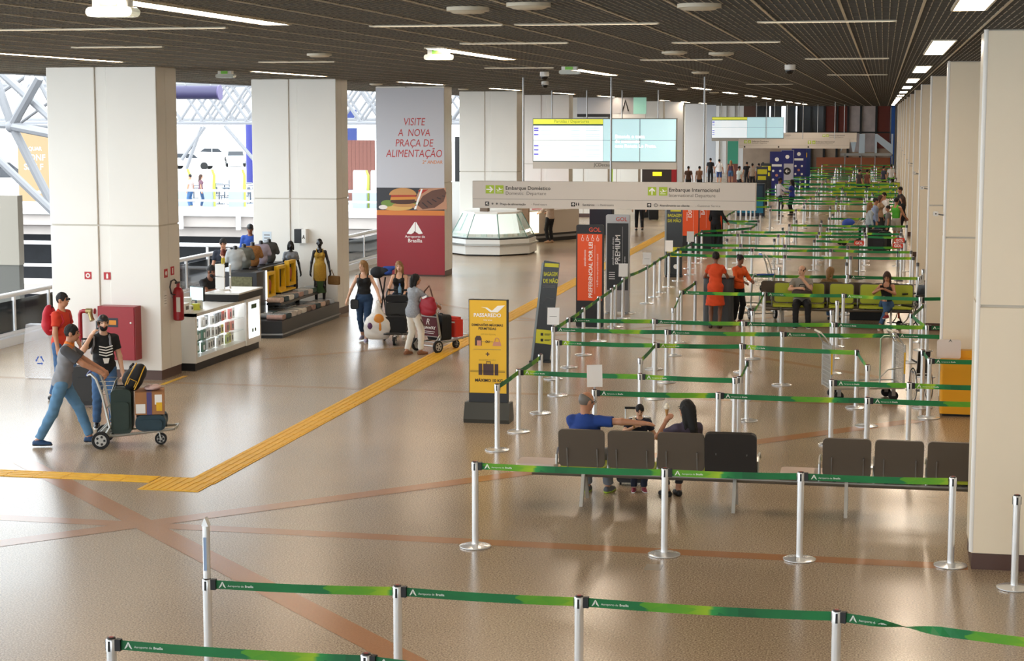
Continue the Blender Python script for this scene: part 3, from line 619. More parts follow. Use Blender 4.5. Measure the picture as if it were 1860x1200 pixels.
def belt(post, dx, dy, near=False, sag=0.012, phase=0.0, twist=False):
    L = math.hypot(dx, dy); n = 24 if twist else (8 if near else 2); ux, uy = dx/L, dy/L
    key = (round(L, 1), near, twist, round(phase, 1))
    if key in _b3: me = _b3[key]
    else:
        Lm = round(L, 1); a0, a1 = (0.06, Lm-0.045); vs, fs, uvs = [], [], []
        for k in range(n+1):
            f = k/n; x = a0+(a1-a0)*f; s = -4*sag*Lm/2*f*(1-f)
            hw = (BZ1-BZ0)/2; zc = (BZ0+BZ1)/2+s; th = 0.0
            if twist: th = math.pi*max(0, min(1, (f-0.12)/0.35))
            vs += [(x, hw*math.sin(th), zc-hw*math.cos(th)), (x, -hw*math.sin(th), zc+hw*math.cos(th))]; uvs += [(x+phase, 0.0), (x+phase, 0.07)]
        vs2 = [(v[0], v[1]+0.0016, v[2]) for v in vs]; o = len(vs)
        for k in range(n):
            i = 2*k; fs.append((i, i+2, i+3, i+1)); fs.append((o+i, o+i+1, o+i+3, o+i+2)); fs.append((i+1, i+3, o+i+3, o+i+1)); fs.append((i, o+i, o+i+2, i+2))
        me = bpy.data.meshes.new('belt'); me.from_pydata(vs+vs2, [], fs); me.materials.append(BELT)
        uv = me.uv_layers.new(name='UVMap'); al = uvs+uvs
        for lp in me.loops: uv.data[lp.index].uv = al[lp.vertex_index]
        me.update(); _b3[key] = me
    b = link('belt', me, post, (0, 0, 0), (0, 0, math.atan2(dy, dx))); b.scale = (L/round(L, 1), 1, 1)
    if near and abs(dy) < 0.4*abs(dx):
        # logo and airport name, read from the camera side
        fl = dx < 0; m = MB().prism(LOGO, (0.13, -0.002, 0.880), (1, 0, 0), (0, 0, 1), (0, -0.001, 0)); m.prism([(-p[0], p[1]) for p in LOGO], (0.13, -0.002, 0.880), (1, 0, 0), (0, 0, 1), (0, -0.001, 0))
        if not fl:
            lg = m.build('logo', GREY_T, b)
            text(b, 'Aeroporto de', (0.175, -0.003, 0.867), 0.024, GREY_T); text(b, 'Brasília', (0.322, -0.003, 0.867), 0.025, GREY_T, bold=0.0006)
    return b
STN = [0]
def post(x, y, lab, near=True, grp='chrome belt posts of the queues', **kw):
    t = thing('belt_post', lab, 'belt post', (x, y, 0), 0, grp); STN[0] += 1
    if near:
        for k in ('foot', 'base', 'post', 'head', 'cap'):
            o = share(SME[k].name.split('.')[0], SME[k], t)
            if k == 'cap': share('cap_mark', SME['mark'], o)
            if k == 'head':
                for a in (0, math.pi/2, math.pi, -math.pi/2): share('slot', SME['slot'], o, (0, 0, 0), (0, 0, a))
    else:
        for k in ('fbase', 'fpost', 'fhead'): share(SME[k].name.split('.')[0], SME[k], t)
    return t
def conn(a, b, near=True, phase=0.0, twist=False, sag=0.012):
    d = b.location-a.location if hasattr(b, 'location') else Vector((b[0], b[1], 0))-a.location
    if near:
        share('belt_clip', SME['clip'], a, (0, 0, 0), (0, 0, math.atan2(d.y, d.x)))
    belt(a, d.x, d.y, near, sag, phase, twist)
def plate(t, wdt=0.21, hgt=0.30, rz=0.0, rx=-0.12, prt=True):
    pl = MB().box((0, 0, 0.945+hgt/2+0.02), (wdt, 0.012, hgt), 0, 0, rx).build('sign_plate', M('plate_white', 'f1f0ee', 0.4), t, False, (0, 0, 0), (0, 0, rz))
    MB().tube([(0, 0, 0.93), (0, 0, 0.99)], 0.015, 8).build('plate_stem', STEEL, pl)
    if prt:
        for k in range(3): MB().box((0, -0.008, 1.03+0.04*k), (wdt*.6, 0.002, 0.006), 0, 0, rx).build('notice_line', INKG, pl)
P = {}
def rowposts(key, pts, rowname):
    n = len(pts)
    for i, (px, py) in enumerate(pts):
        p = at(px, py, 0.93); side = ('leftmost' if i == 0 else 'rightmost' if i == n-1 else ORD[i]+' from the left')
        P[(key, i)] = post(p.x, p.y, 'chrome belt post, %s in %s' % (side, rowname), p.y < 45)
rowposts('a', [(202, 1158), (665, 1187)], 'the bottom row nearest the camera')
conn(P['a', 0], P['a', 1]); _e = at(1080, 1232, .93); e = post(_e.x, _e.y, 'chrome belt post ending the bottom row, below the frame edge'); conn(P['a', 1], e)
rowposts('b', [(376, 1050), (722, 1063), (1052, 1082), (1520, 1108)], 'the long foreground belt row')
for i in range(3): conn(P['b', i], P['b', i+1], phase=0.5*(i == 2))
_e = at(1985, 1168, .93); e = post(_e.x, _e.y, 'chrome belt post ending the foreground row past the right frame edge'); conn(P['b', 3], e, twist=True)
ext = MB().lathe([(0.030, 0.93), (0.030, 1.36)], 16)
ex_o = ext.build('post_extension', POSTM, P['b', 0], 30); MB().prism([(-0.030, 1.36), (0.030, 1.36), (0.0, 1.43)], (0, -0.03, 0), (1, 0, 0), (0, 0, 1), (0, 0.06, 0)).build('slanted_tip', POSTM, ex_o)
part('sticker', MB().b2((-0.012, -0.0325, 1.0), (0.012, -0.0300, 1.27)), M('sticker_blue', '8fa6c8', 0.4), ex_o)
rowposts('c', [(863, 838), (1208, 850), (1455, 857), (1731, 866)], 'the row before the grey benches')
for i in range(3): conn(P['c', i], P['c', i+1], phase=(0.9, 0.95, 0.0)[i])
p = at(1842, 1068); post(p.x, p.y, 'lone chrome belt post without belt in front of the near right column')
rowposts('d', [(1080, 707), (1305, 712), (1576, 721)], 'the row just behind grey benches')
e = (1.75, 24.1); plate(P['d', 0], prt=False, rz=0.35)
conn(P['d', 0], P['d', 1]); conn(P['d', 1], P['d', 2]); conn(P['d', 2], e)
rowposts('e', [(942, 670), (1163, 678), (1335, 685), (1343, 683.5), (1511, 689), (1652, 694)], 'the second row behind grey benches')
conn(P['e', 0], P['e', 1], phase=1.3); conn(P['e', 1], P['e', 2], phase=1.2); conn(P['e', 4], P['e', 5], phase=0.2); conn(P['e', 5], (1.75, 25.6), phase=1.2)
rowposts('f', [(982, 643), (1163, 650), (1358, 654), (1576, 662)], 'the third row behind grey benches')
rowposts('g', [(1013, 617), (1190, 622), (1347, 624), (1557, 635), (1677, 635), (1689, 650)], 'the fourth row behind grey benches')
conn(P['g', 0], P['g', 1], phase=1.35); conn(P['g', 1], P['g', 2], phase=1.25); conn(P['g', 2], P['g', 3], phase=1.3); conn(P['g', 4], P['g', 5]); conn(P['g', 5], (1.75, 28.3))
conn(P['f', 1], P['g', 1], phase=1.1); conn(P['f', 2], P['e', 3]); conn(P['g', 3], P['f', 3])
rowposts('h', [(1005, 593), (1211, 598), (1421, 602), (1625, 604)], 'the row before the orange totem')
plate(P['h', 0])
for i in range(3): conn(P['h', i], P['h', i+1])
conn(P['h', 3], (1.75, 31.5))
rowposts('i', [(1033, 576), (1188, 579), (1350, 583), (1514, 585), (1684, 590)], 'the row just before the olive bench')
for i in range(4): conn(P['i', i], P['i', i+1])
conn(P['i', 4], (1.75, 32.9))
rowposts('j', [(1060, 558), (1223, 559), (1367, 564), (1511, 563), (1656, 569)], 'the first row beside the orange dress')
conn(P['j', 4], P['i', 4])
rowposts('k', [(1088, 538), (1232, 540), (1521, 546), (1677, 551)], 'the second short row beside the orange dress')
rowposts('l', [(1111, 523), (1237, 527), (1388, 530), (1532, 533), (1672, 539)], 'the row whose belt crosses the orange dress')
for i in range(1, 4): conn(P['l', i], P['l', i+1], phase=0.3*i)
conn(P['l', 4], (1.75, 38.4)); conn(P['j', 1], P['k', 1]); conn(P['k', 1], P['l', 1]); conn(P['j', 2], P['l', 2]); conn(P['k', 3], P['j', 4], phase=1.2)
rowposts('m', [(1118, 517), (1132, 505), (1142, 497), (1175, 483), (1189, 474), (1199, 467), (1215, 459), (1232, 450), (1254, 441)], 'the edge line by the premium totem')
for i in (1, 3, 6, 8): plate(P['m', i], prt=(i == 3))
ch = [P['d', 0]]
p = at(903, 697, .93); P['n'] = post(p.x, p.y, 'chrome belt post standing in front of the yellow totem')
conn(P['n'], P['e', 0]); conn(P['e', 0], P['f', 0])
chain = [P['h', 0], P['i', 0], P['j', 0], P['k', 0], P['l', 0]] + [P['m', i] for i in range(1, 9)]
for a, b in zip(chain, chain[1:]): conn(a, b, phase=0.35)
rowposts('o', [(1263, 510), (1416, 485), (1538, 476), (1674, 500), (1677, 489), (1667, 477)], 'loose posts behind the olive bench')
conn(P['o', 0], P['l', 1], phase=1.2)
rowposts('p', [(1349, 496.5), (1540, 499), (1670, 502)], 'the row behind the olive bench')
for i in range(2): conn(P['p', i], P['p', i+1])
rowposts('q', [(1425, 463), (1545, 465), (1659, 466)], 'the row with red tags')
conn(P['m', 6], P['q', 0], False); conn(P['q', 0], P['q', 1], False); conn(P['q', 1], P['q', 2], False)
rowposts('r', [(1366, 451), (1509, 452), (1655, 455)], 'the next row beyond the red tags')
conn(P['m', 7], P['r', 0], False); conn(P['r', 0], P['r', 1], False); conn(P['r', 1], P['r', 2], False, 0.9)
rowposts('s', [(1345, 443), (1425, 444), (1540, 446), (1638, 447)], 'the second row beyond the red tags')
conn(P['m', 8], P['s', 0], False); [conn(P['s', i], P['s', i+1], False) for i in range(3)]
# the far queue: row after row down the hall
rnd = random.Random(3)
KEEP = [at(*q) for q in ((1410, 358), (1429, 352), (1450, 345), (1462, 343), (1387, 372), (1394, 362), (1375, 392), (1275, 462), (1298, 455), (1321, 452), (1415, 393), (1438, 391), (1300, 455), (1626, 447), (1560, 362), (1574, 362), (1604, 352), (1618, 348), (1543, 445))]
BROWS = {57.3, 59.0, 63.0, 73.0, 78.8, 81.4, 86.0, 90.0, 94.0, 97.7, 100.6, 104.9, 109.0, 112.5, 116.0, 121.0, 127.0, 134.0, 142.0}
ys = sorted(BROWS | {55.2, 61.0, 65.2, 67.5, 70.0, 75.6, 84.0, 88.0, 106.8, 131.0})
prev = P['m', 8]
NUM = ['one', 'two', 'three', 'four', 'five', 'six', 'seven', 'eight', 'nine', 'ten', 'eleven', 'twelve', 'thirteen', 'fourteen', 'fifteen', 'sixteen', 'seventeen', 'eighteen', 'nineteen', 'twenty']
def num(k): return NUM[k-1] if k <= 20 else ('twenty-' if k < 30 else 'thirty-' if k < 40 else 'forty-')+NUM[k % 10-1] if k % 10 else {30: 'thirty', 40: 'forty'}[k]
for r_, yy in enumerate(ys):
    xs = [-5.72]+[-5.72+1.27*(i+1)+rnd.uniform(-.22, .22) for i in range(5)]
    row = []
    for i, x in enumerate(xs):
        if 63.2 < yy < 69 and i == 5: x = -0.55
        yyy = {97.7: 95.9, 104.9: 102.5, 106.8: 106.2}.get(yy, yy)
        if any(abs(x-k_.x) < .95 and abs(yyy-k_.y) < .85 for k_ in KEEP): continue
        row.append(post(x, yyy+rnd.uniform(-.15, .15), 'distant chrome belt post, %s from the left in far queue row %s' % (ORD[i], num(r_+1)), False, 'distant belt posts'))
    conn(prev, row[0], False, 0.3); prev = row[0]
    if yy in BROWS:
        for i in range(len(row)-1):
            if r_ % 2 == 0 and i == 0: continue
            conn(row[i], row[i+1], False, rnd.uniform(0, 1.7))
    else:
        q_ = rnd.randint(0, len(row)-2); conn(row[q_], row[q_+1], False, 0.5)
# luggage tag signs on thin stalks at the scale posts
for (px, py, pb, lab) in ((1559, 441, 507, 'red airline tag sign on a thin stalk left of the seated woman'), (1632, 436, 510, 'upper red airline tag sign of the right pair'), (1629, 446, 518, 'lower red airline tag sign of the right pair')):
    b = at(px, pb); t = thing('tag_sign', lab, 'sign', (b.x, b.y, 0), 0, 'red tag signs on stalks'); z = atY(px, py, b.y).z
    part('stalk', MB().tube([(0, 0, 0.02), (0, 0, z)], 0.012, 6), BLACK, t); part('foot', MB().lathe([(0.14, 0), (0.12, 0.02)], 14), BLACK, t)
    part('flag', MB().rbox((0, -0.02, z), (0.28, 0.02, 0.13), 0.03, axis='y'), M('tag_red', 'd8391f', 0.5), t)
    text(t, 'GOL', (0, -0.033, z-0.035), 0.10, INKW, align='CENTER', bold=0.003)
# ================================================================== BENCHES
GSEAT = M('olive_seat', 'a9b31f', 0.5); GBACK = M('grey_shell', '574d42', 0.45, noise=0.04, nscale=4); BEAM = M('bench_beam', '7b756c', 0.35, 0.6)
def bench(lab, loc, rz, seats, x0, x1, feet, front, tables=(), dark=(), pad=GSEAT):
    # a beam bench; its seats face +Y of its own frame
    t = thing('beam_bench', lab, 'bench', loc, rz)
    part('beam', MB().tube([(x0, 0, 0.36), (x1, 0, 0.36)], 0.045, 12), BEAM, t, True)
    for fx in feet:
        lg = MB().prism([(-0.25, 0.0), (-0.21, 0.0), (0.02, 0.34), (0.25, 0.0), (0.29, 0.0), (0.08, 0.40), (-0.06, 0.40)], (fx-0.02, 0, 0), (0, 1, 0), (0, 0, 1), (0.04, 0, 0))
        part('leg', lg, M('bench_leg', 'b4b2ad', 0.5, 0.6), t)
    for i, sx in enumerate(seats):
        bk = MB().rbox((sx, -0.20, 0.70), (0.55, 0.035, 0.46), 0.05, axis='y', rx=0.16)
        b = part('backrest', bk, BLACK if i in dark else GBACK if front else GBACK, t)
        for dx in (-0.17, 0.19): MB().tube([(sx+dx, -0.165, 0.44), (sx+dx, -0.235, 0.70)], 0.009, 6).build('rib', STEEL, b)
        if front: MB().rbox((sx, -0.172, 0.70), (0.51, 0.03, 0.42), 0.05, axis='y', rx=0.16).build('back_pad', pad, b)
        st = part('seat', MB().rbox((sx, 0.09, 0.445), (0.54, 0.46, 0.04), 0.05), pad, t)
        MB().b2((sx-0.16, -0.06, 0.38), (sx-0.12, 0.06, 0.43)).b2((sx+0.12, -0.06, 0.38), (sx+0.16, 0.06, 0.43)).build('seat_bracket', BLACK, st)
        if i in dark: MB().rbox((sx, -0.20, 0.68), (0.60, 0.075, 0.54), 0.06, axis='y', rx=0.16).build('draped_cover', M('dark_leather', '1f1b19', 0.5, bump=0.4, bscale=6), b)
    for i, sx in enumerate(seats):
        for s in ((-0.31,) if i == 0 else ()) + (0.31,):
            part('armrest', MB().tube([(sx+s, -0.14, 0.40), (sx+s, -0.14, 0.60), (sx+s, -0.05, 0.66), (sx+s, 0.20, 0.64), (sx+s, 0.24, 0.58)], 0.016, 6), ALU, t, True)
    for tx in tables:
        tb = part('side_table', MB().rbox((tx, 0.02, 0.47), (0.50, 0.42, 0.03), 0.06), M('table_cream', 'cdb9ad', 0.4), t); MB().b2((tx-0.12, -0.03, 0.38), (tx-0.08, 0.03, 0.46)).b2((tx+0.08, -0.03, 0.38), (tx+0.12, 0.03, 0.46)).build('table_bracket', BLACK, tb)
    return t
b0 = at(1060, 913); b0.z = 0
bench('grey backed beam bench with seated family, seen from behind', (0, 21.15, 0), 0.0, [-3.42, -2.83, -2.24, -1.66], -4.05, -0.95, [-3.42, -1.62], False, (-3.98,), (3,))
bench('empty grey backed beam bench beside the near right column', (0, 21.15, 0), 0.0, [-0.33, 0.26, 0.85], -0.96, 1.55, [-0.33, 1.2], False, (-0.84,))
bench('olive green beam bench in the queue with people sitting', (-0.95, 40.55, 0), math.pi, [-1.40, -0.78, -0.12, 0.52, 1.10], -1.65, 1.55, [-1.2, 0.05, 1.2], True)
for i, (y, l) in enumerate(((97, 'far olive bench in the middle distance of the queue'), (104, 'farther olive bench behind the first far one'))):
    bench(l, (-1.2, y, 0), math.pi, [-1.9, -1.3, -0.7, -0.1, 0.5, 1.1], -2.2, 1.4, [-1.6, 0.8], True)
# ================================================================== TOTEMS
def totem(lab, loc, rz, wdt, hgt, base_h, face, head=None, tilt=0.0, base=True, side=DARK):
    t = thing('info_totem', lab, 'totem', loc, rz)
    if base:
        part('base', MB().prism([(-0.18, 0), (0.18, 0), (0.20, 0.06), (0.10, base_h), (-0.10, base_h), (-0.20, 0.06)], (-wdt/2-0.05, 0, 0), (0, 1, 0), (0, 0, 1), (wdt+0.1, 0, 0)), M('totem_base', '3f3f3a', 0.45), t)
        for sx in (-wdt/2, wdt/2):
            part('castor', MB().ball((sx, -0.14, 0.02), 0.022, 8), STEEL, t)
    part('body', MB().b2((-wdt/2, -0.03, base_h*0.95), (wdt/2, 0.05, hgt)), side, t)
    return t
# yellow totem
Y_ = M('totem_yellow', 'e7b620', 0.5); BRN = M('brown_print', '4a3230', 0.6); PNK = M('pink_print', 'c98a72', 0.6); DIM = M('dim_print', 'a98726', 0.6)
p = at(884, 768); t = totem('yellow baggage size totem on a dark wheeled base', (p.x, p.y+0.15, 0), 0.0, 0.60, 1.86, 0.30, None)
W2 = 0.285; f = -0.032
part('face', MB().b2((-W2-0.005, f, 0.44), (W2-0.005, -0.03, 1.85)), Y_, t)
def zz(py): return 1.85-(py-548)/(728-548)*1.41
def xx(px): return -W2+(px-850)/(920-850)*0.56
f -= 0.002
poly(t, [(xx(x), zz(y)) for x, y in ((872, 561), (880, 563), (890, 571), (904, 571), (918, 557), (904, 558), (893, 568), (884, 562))], f, INKW, 'bird_logo')
text(t, 'PASSAREDO', (xx(884), f-.002, zz(580)), 0.078, INKW, align='CENTER', bold=0.002)
text(t, 'linhas aéreas', (xx(885), f-.002, zz(587)), 0.026, INKW, align='CENTER')
text(t, 'DIMENSÕES MÁXIMAS', (xx(884), f-.002, zz(598)), 0.049, INKK, align='CENTER', bold=0.001); text(t, 'PERMITIDAS', (xx(884), f-.002, zz(605)), 0.051, INKK, align='CENTER', bold=0.001)
text(t, 'ARTIGO PESSOAL', (xx(886), f-.002, zz(615)), 0.03, DIM, align='CENTER'); text(t, 'BAGAGEM DE MÃO', (xx(884), f-.002, zz(665)), 0.03, DIM, align='CENTER')
poly(t, [(xx(x), zz(y)) for x, y in ((860, 636), (860, 622), (863, 617), (870, 617), (873, 622), (873, 636))], f, BRN, 'backpack_drawing'); poly(t, [(xx(x), zz(y)) for x, y in ((864, 636), (864, 626), (872, 626), (872, 636))], f-.002, PNK, 'backpack_pocket')
poly(t, [(xx(x), zz(y)) for x, y in ((894, 636), (896, 628), (909, 628), (911, 636))], f, PNK, 'handbag_drawing')
MB().tube([(xx(898), f, zz(628)), (xx(899), f, zz(622)), (xx(902.5), f, zz(620)), (xx(906), f, zz(622)), (xx(907), f, zz(628))], 0.006, 6).build('handbag_handle', PNK, t)
text(t, 'OU', (xx(884.5), f-.002, zz(630)), 0.045, INKK, align='CENTER', bold=0.002); text(t, '+', (xx(884.5), f-.002, zz(657)), 0.11, BRN, align='CENTER', bold=0.003)
for (x0, x1, y0, y1) in ((867, 874, 671, 693), (876, 896, 671, 693), (898, 905, 671, 693)): poly(t, rect(xx(x0), zz(y1), xx(x1), zz(y0)), f, BRN, 'suitcase_drawing')
MB().tube([(xx(882), f, zz(671)), (xx(882), f, zz(667)), (xx(890), f, zz(667)), (xx(890), f, zz(671))], 0.006, 6).build('suitcase_handle', BRN, t)
for (x0, x1, y) in ((873, 880, 628), (889, 895, 628), (857, 910, 643), (851, 918, 684.5), (851, 918, 687)): poly(t, rect(xx(x0), zz(y)-.0025, xx(x1), zz(y)+.0025), f-.003, INKG if y < 650 else INKK, 'rule')
text(t, 'MÁXIMO 10 KG', (xx(887), f-.002, zz(706)), 0.062, INKK, align='CENTER', bold=0.002)
# leaning black banner
p = at(982, 657); t = thing('leaning_banner', 'glossy black and yellow hand baggage banner leaning to the right', 'banner', (p.x, p.y, 0), 0.0); bk = M('banner_black', '1b1d1c', 0.18)
lean = 0.16
def lq(u, v): return (u+lean*(v/1.9), 0, v)
part('sheet', MB().prism([lq(-0.16, 0.03)[::2], lq(0.17, 0.0)[::2], lq(0.20, 1.88)[::2], lq(-0.10, 1.92)[::2]], (0, 0, 0), (1, 0, 0), (0, 0, 1), (0, 0.03, 0)), bk, t)
part('backing', MB().prism([(-0.19, 0.05), (-0.15, 0.02), (0.06, 1.90), (0.02, 1.86)], (0, -0.004, 0), (1, 0, 0), (0, 0, 1), (0, 0.05, 0)), M('banner_edge', '8a9396', 0.2), t)
part('foot', MB().b2((-0.2, -0.12, 0), (0.2, 0.16, 0.03)), DARK, t)
BY = M('banner_yellow', 'd8cf1c', 0.4)
poly(t, [(0.07, 1.80), (0.34, 1.79), (0.345, 1.86), (0.075, 1.87)], -0.003, BY, 'yellow_bar'); poly(t, [(-0.10, 0.36), (0.22, 0.33), (0.245, 0.60), (-0.08, 0.62)], -0.003, BY, 'yellow_block')
text(t, 'BAGAGEM', (0.055, -0.004, 1.63), 0.105, BY, bold=0.003, sx=0.54); text(t, 'DE MÃO', (0.045, -0.004, 1.50), 0.105, BY, bold=0.003, sx=0.72)
for k in range(2): poly(t, rect(0.04, 1.44-.03*k, 0.28, 1.45-.03*k), -0.003, INKG, 'small_print')
for k in range(2):
    z0 = 0.50-0.11*k; poly(t, rect(0.0, z0, 0.05, z0+0.05), -0.005, INKK, 'tick_box'); poly(t, rect(0.075, z0+.03, 0.2, z0+.04), -0.005, INKK, 'small_print'); poly(t, rect(0.075, z0+.01, 0.17, z0+.02), -0.005, INKK, 'small_print')
MB().tube([(0.12, -0.004, 0.72), (0.12, -0.004, 1.05), (0.24, -0.004, 1.05), (0.24, -0.004, 0.72)], 0.004, 5).build('outline_drawing', INKG, t)
MB().tube([(0.0, -0.004, 1.1), (0.12, -0.004, 1.22), (0.25, -0.004, 1.2)], 0.003, 5).build('outline_drawing', INKG, t)
# orange and black airline totems
OT = M('totem_orange', 'e4531a', 0.5); GT = M('totem_charcoal', '333335', 0.5); OG = M('print_orange', 'c4432a', 0.5)
def airline(lab, px, py, wdt, hgt, face, title, sub1, sub2, icons, frame=DARK, z_lo=0.62):
    p = at(px, py); t = thing('airline_totem', lab, 'totem', (p.x-(0.42 if p.y > 50 else 0.14 if p.y > 41 else 0), p.y+(0.1 if p.y > 41 else 0), 0), 0.0)
    part('body', MB().rbox((0, 0.02, hgt/2+0.02), (wdt, 0.09, hgt-0.04), 0.04, axis='y'), frame, t)
    for sx in (-wdt/2+0.05, wdt/2-0.05): part('foot', MB().b2((sx-0.03, -0.16, 0), (sx+0.03, 0.2, 0.03)), STEEL, t)
    part('face', MB().b2((-wdt/2+0.03, -0.034, z_lo), (wdt/2-0.03, -0.025, hgt-0.2)), face, t)
    fy = -0.036
    text(t, 'GOL', (wdt/2-0.06, -0.028, hgt-0.15), 0.13, OG, align='RIGHT', bold=0.002)
    zt = hgt-0.28
    if icons:
        for k in range(4):
            cx = -wdt/2+0.14+0.11*k; zc = hgt-0.30
            MB().lathe([(0.012, -0.001), (0.012, 0.001)], 10, (cx, fy, zc+0.06), axis='y').build('pictogram', INKW, t)
            MB().tube([(cx, fy, zc+0.045), (cx-0.022, fy, zc), (cx-0.015, fy, zc-0.045), (cx+0.02, fy, zc-0.05), (cx+0.03, fy, zc-0.01), (cx, fy, zc+0.03)], 0.005, 5).build('pictogram', INKW, t)
        zt = hgt-0.44
    text(t, title, (0.06, fy, z_lo+0.06 if icons else z_lo+0.60), 0.118 if icons else 0.17, INKW, rot=(math.pi/2, -math.pi/2, 0), bold=0.002)
    if sub1: text(t, sub1, (-0.085, fy, zt-0.46 if icons else zt-0.90), 0.07, INKW, rot=(math.pi/2, -math.pi/2, 0))
    if sub2: text(t, sub2, (0.185, fy, z_lo+0.30), 0.048, INKW, rot=(math.pi/2, -math.pi/2, 0))
    MB().b2((.112, fy-.001, z_lo+0.15), (.116, fy, zt)).build('rule', INKW, t)
    return t
airline('orange priority-by-law airline totem with white pictograms', 1071, 597, 0.60, 2.27, OT, 'PREFERENCIAL POR LEI', 'atendimento', '+ de 80 anos tem prioridade especial', True)
t = airline('charcoal premium customer airline totem with silver frame', 1131, 570, 0.56, 2.32, GT, 'PREMIUM', 'atendimento ao cliente', 'priority customer service', False, M('totem_silver', 'a9a4a0', 0.35, 0.6), 0.55)
for k in range(4): poly(t, rect(-0.20, 0.96-0.05*k, -0.06, 0.975-0.05*k), -0.036, INKW, 'small_print')
airline('orange express totem partly behind the wayfinding sign', 1275, 462, 0.62, 2.3, OT, 'EXPRESSO', 'embarque', None, False)
airline('orange baggage drop totem next to the express one', 1298, 455, 0.58, 2.3, OT, 'BAGAGEM', 'despacho', None, False)
airline('orange totem edge behind the person in black', 1321, 452, 0.5, 2.3, OT, 'CHECK-IN', None, None, False)
p = at(1240, 503); t = thing('standing_banner', 'upright black and yellow hand baggage banner in the queue edge line', 'banner', (p.x-0.25, p.y, 0))
part('sheet', MB().b2((-0.23, 0, 0.05), (0.23, 0.03, 2.0)), bk, t); part('foot', MB().b2((-0.24, -0.12, 0), (0.24, 0.15, 0.05)), DARK, t); part('edge', MB().b2((-0.28, -0.02, 0.05), (-0.23, 0.03, 2.0)), M('banner_edge', '8a9396', 0.2), t)
poly(t, rect(-0.12, 1.88, 0.18, 1.96), -.003, BY, 'yellow_bar'); poly(t, rect(-0.20, 0.58, 0.21, 0.86), -.003, BY, 'yellow_block')
text(t, 'BAGAGEM', (-0.2, -.004, 1.73), 0.12, BY, bold=0.003, sx=.72); text(t, 'DE MÃO', (-0.2, -.004, 1.58), 0.12, BY, bold=0.003, sx=.85); poly(t, circ(0.05, 0.3, 0.07, 14), -.003, INKW, 'white_spot')
# far blue banners
NAVY = M('banner_navy', '1d2470', 0.5)
for (px, py, wdt, h_, m_, lab) in ((1410, 358, 0.8, 2.6, NAVY, 'navy blue banner totem with white pictograms far down the queue'), (1429, 352, 0.75, 2.6, M('banner_pale', 'b9b9c4', 0.5), 'pale grey banner totem with a round arrow beside the navy one'), (1450, 345, 0.9, 2.7, NAVY, 'wide navy banner with a yellow crest farther back'), (1462, 343, 0.6, 2.6, M('banner_blue2', '2a3f80', 0.5), 'slim blue banner at the right end of the banner group')):
    p = at(px, py); t = thing('far_banner', lab, 'banner', (p.x, p.y, 0)); part('sheet', MB().b2((-wdt/2, 0, 0.05), (wdt/2, 0.05, h_)), m_, t); part('foot', MB().b2((-wdt/2-.05, -.2, 0), (wdt/2+.05, .25, .05)), DARK, t)
    if m_ is NAVY:
        poly(t, circ(0.0, h_-0.45, 0.12, 12), -.003, INKW, 'crest'); poly(t, rect(-.28, h_-.85, .28, h_-.72), -.003, INKW, 'name_bar')
        for k in range(4): poly(t, circ(-.2+.4*(k % 2), 1.5-.5*(k//2), 0.07, 8), -.003, INKW, 'pictogram')
        poly(t, circ(0, 1.25, 0.08, 10), -.003, PNK, 'pictogram')
    elif 'arrow' in lab:
        poly(t, rect(-wdt/2+.02, h_-.8, wdt/2-.02, h_-.02), -.003, NAVY, 'navy_head'); poly(t, circ(0, h_-.4, .12, 12), -.005, INKW, 'crest'); poly(t, circ(0, 1.35, 0.22, 16), -.003, INKK, 'round_mark'); arrow(t, 0, 1.35, 0.3, -.006, math.pi, INKW)
    else: poly(t, rect(-.1, h_-.6, .1, h_-.3), -.003, YEL, 'crest')
for (px, py, lab, c) in ((1375, 392, 'teal and navy airline kiosk behind the queue edge', '143a5a'),):
    p = at(px, py); t = thing('airline_kiosk', lab, 'kiosk', (p.x-0.3, p.y, 0)); part('body', MB().rbox((0, 0, 0.75), (1.3, 0.5, 1.5), 0.06), M('kiosk_navy', '12273c', 0.5), t); part('screen', MB().b2((-.55, -.27, .85), (.55, -.25, 1.4)), M('kiosk_screen', '16394f', 0.4), t)
    text(t, 'Azul', (-.35, -.275, 1.0), 0.35, M('kiosk_cyan', '2fa6c9', 0.4, emit=0.4), bold=.008); part('skirt', MB().b2((-.6, -.262, .15), (.6, -.25, .7)), M('kiosk_teal', '1f7ea0', 0.5), t)
for (px, py, lab) in ((1387, 372, 'black and yellow banner between the kiosk and the navy totem'), (1394, 362, 'second black and yellow banner farther back')):
    p = at(px, py); t = thing('striped_banner', lab, 'banner', (p.x-0.1, p.y, 0)); part('sheet', MB().b2((-.3, 0, .05), (.3, .05, 2.0)), bk, t); part('foot', MB().b2((-.3, -.15, 0), (.3, .2, .05)), DARK, t); poly(t, rect(-.25, 1.6, .25, 1.85), -.003, BY, 'yellow_bar'); poly(t, rect(-.22, 1.3, .2, 1.5), -.003, BY, 'yellow_bar')
# dark podium of the orange agents
p = at(1297, 600); t = thing('podium', 'dark grey service podium in front of the woman in orange dress', 'podium', (p.x, 40.18, 0))
part('body', MB().rbox((0, 0, 0.52), (0.66, 0.45, 1.04), 0.10), M('podium_grey', '43464a', 0.45), t); part('top', MB().rbox((0, 0, 1.06), (0.68, 0.5, 0.04), 0.10), DARK, t)
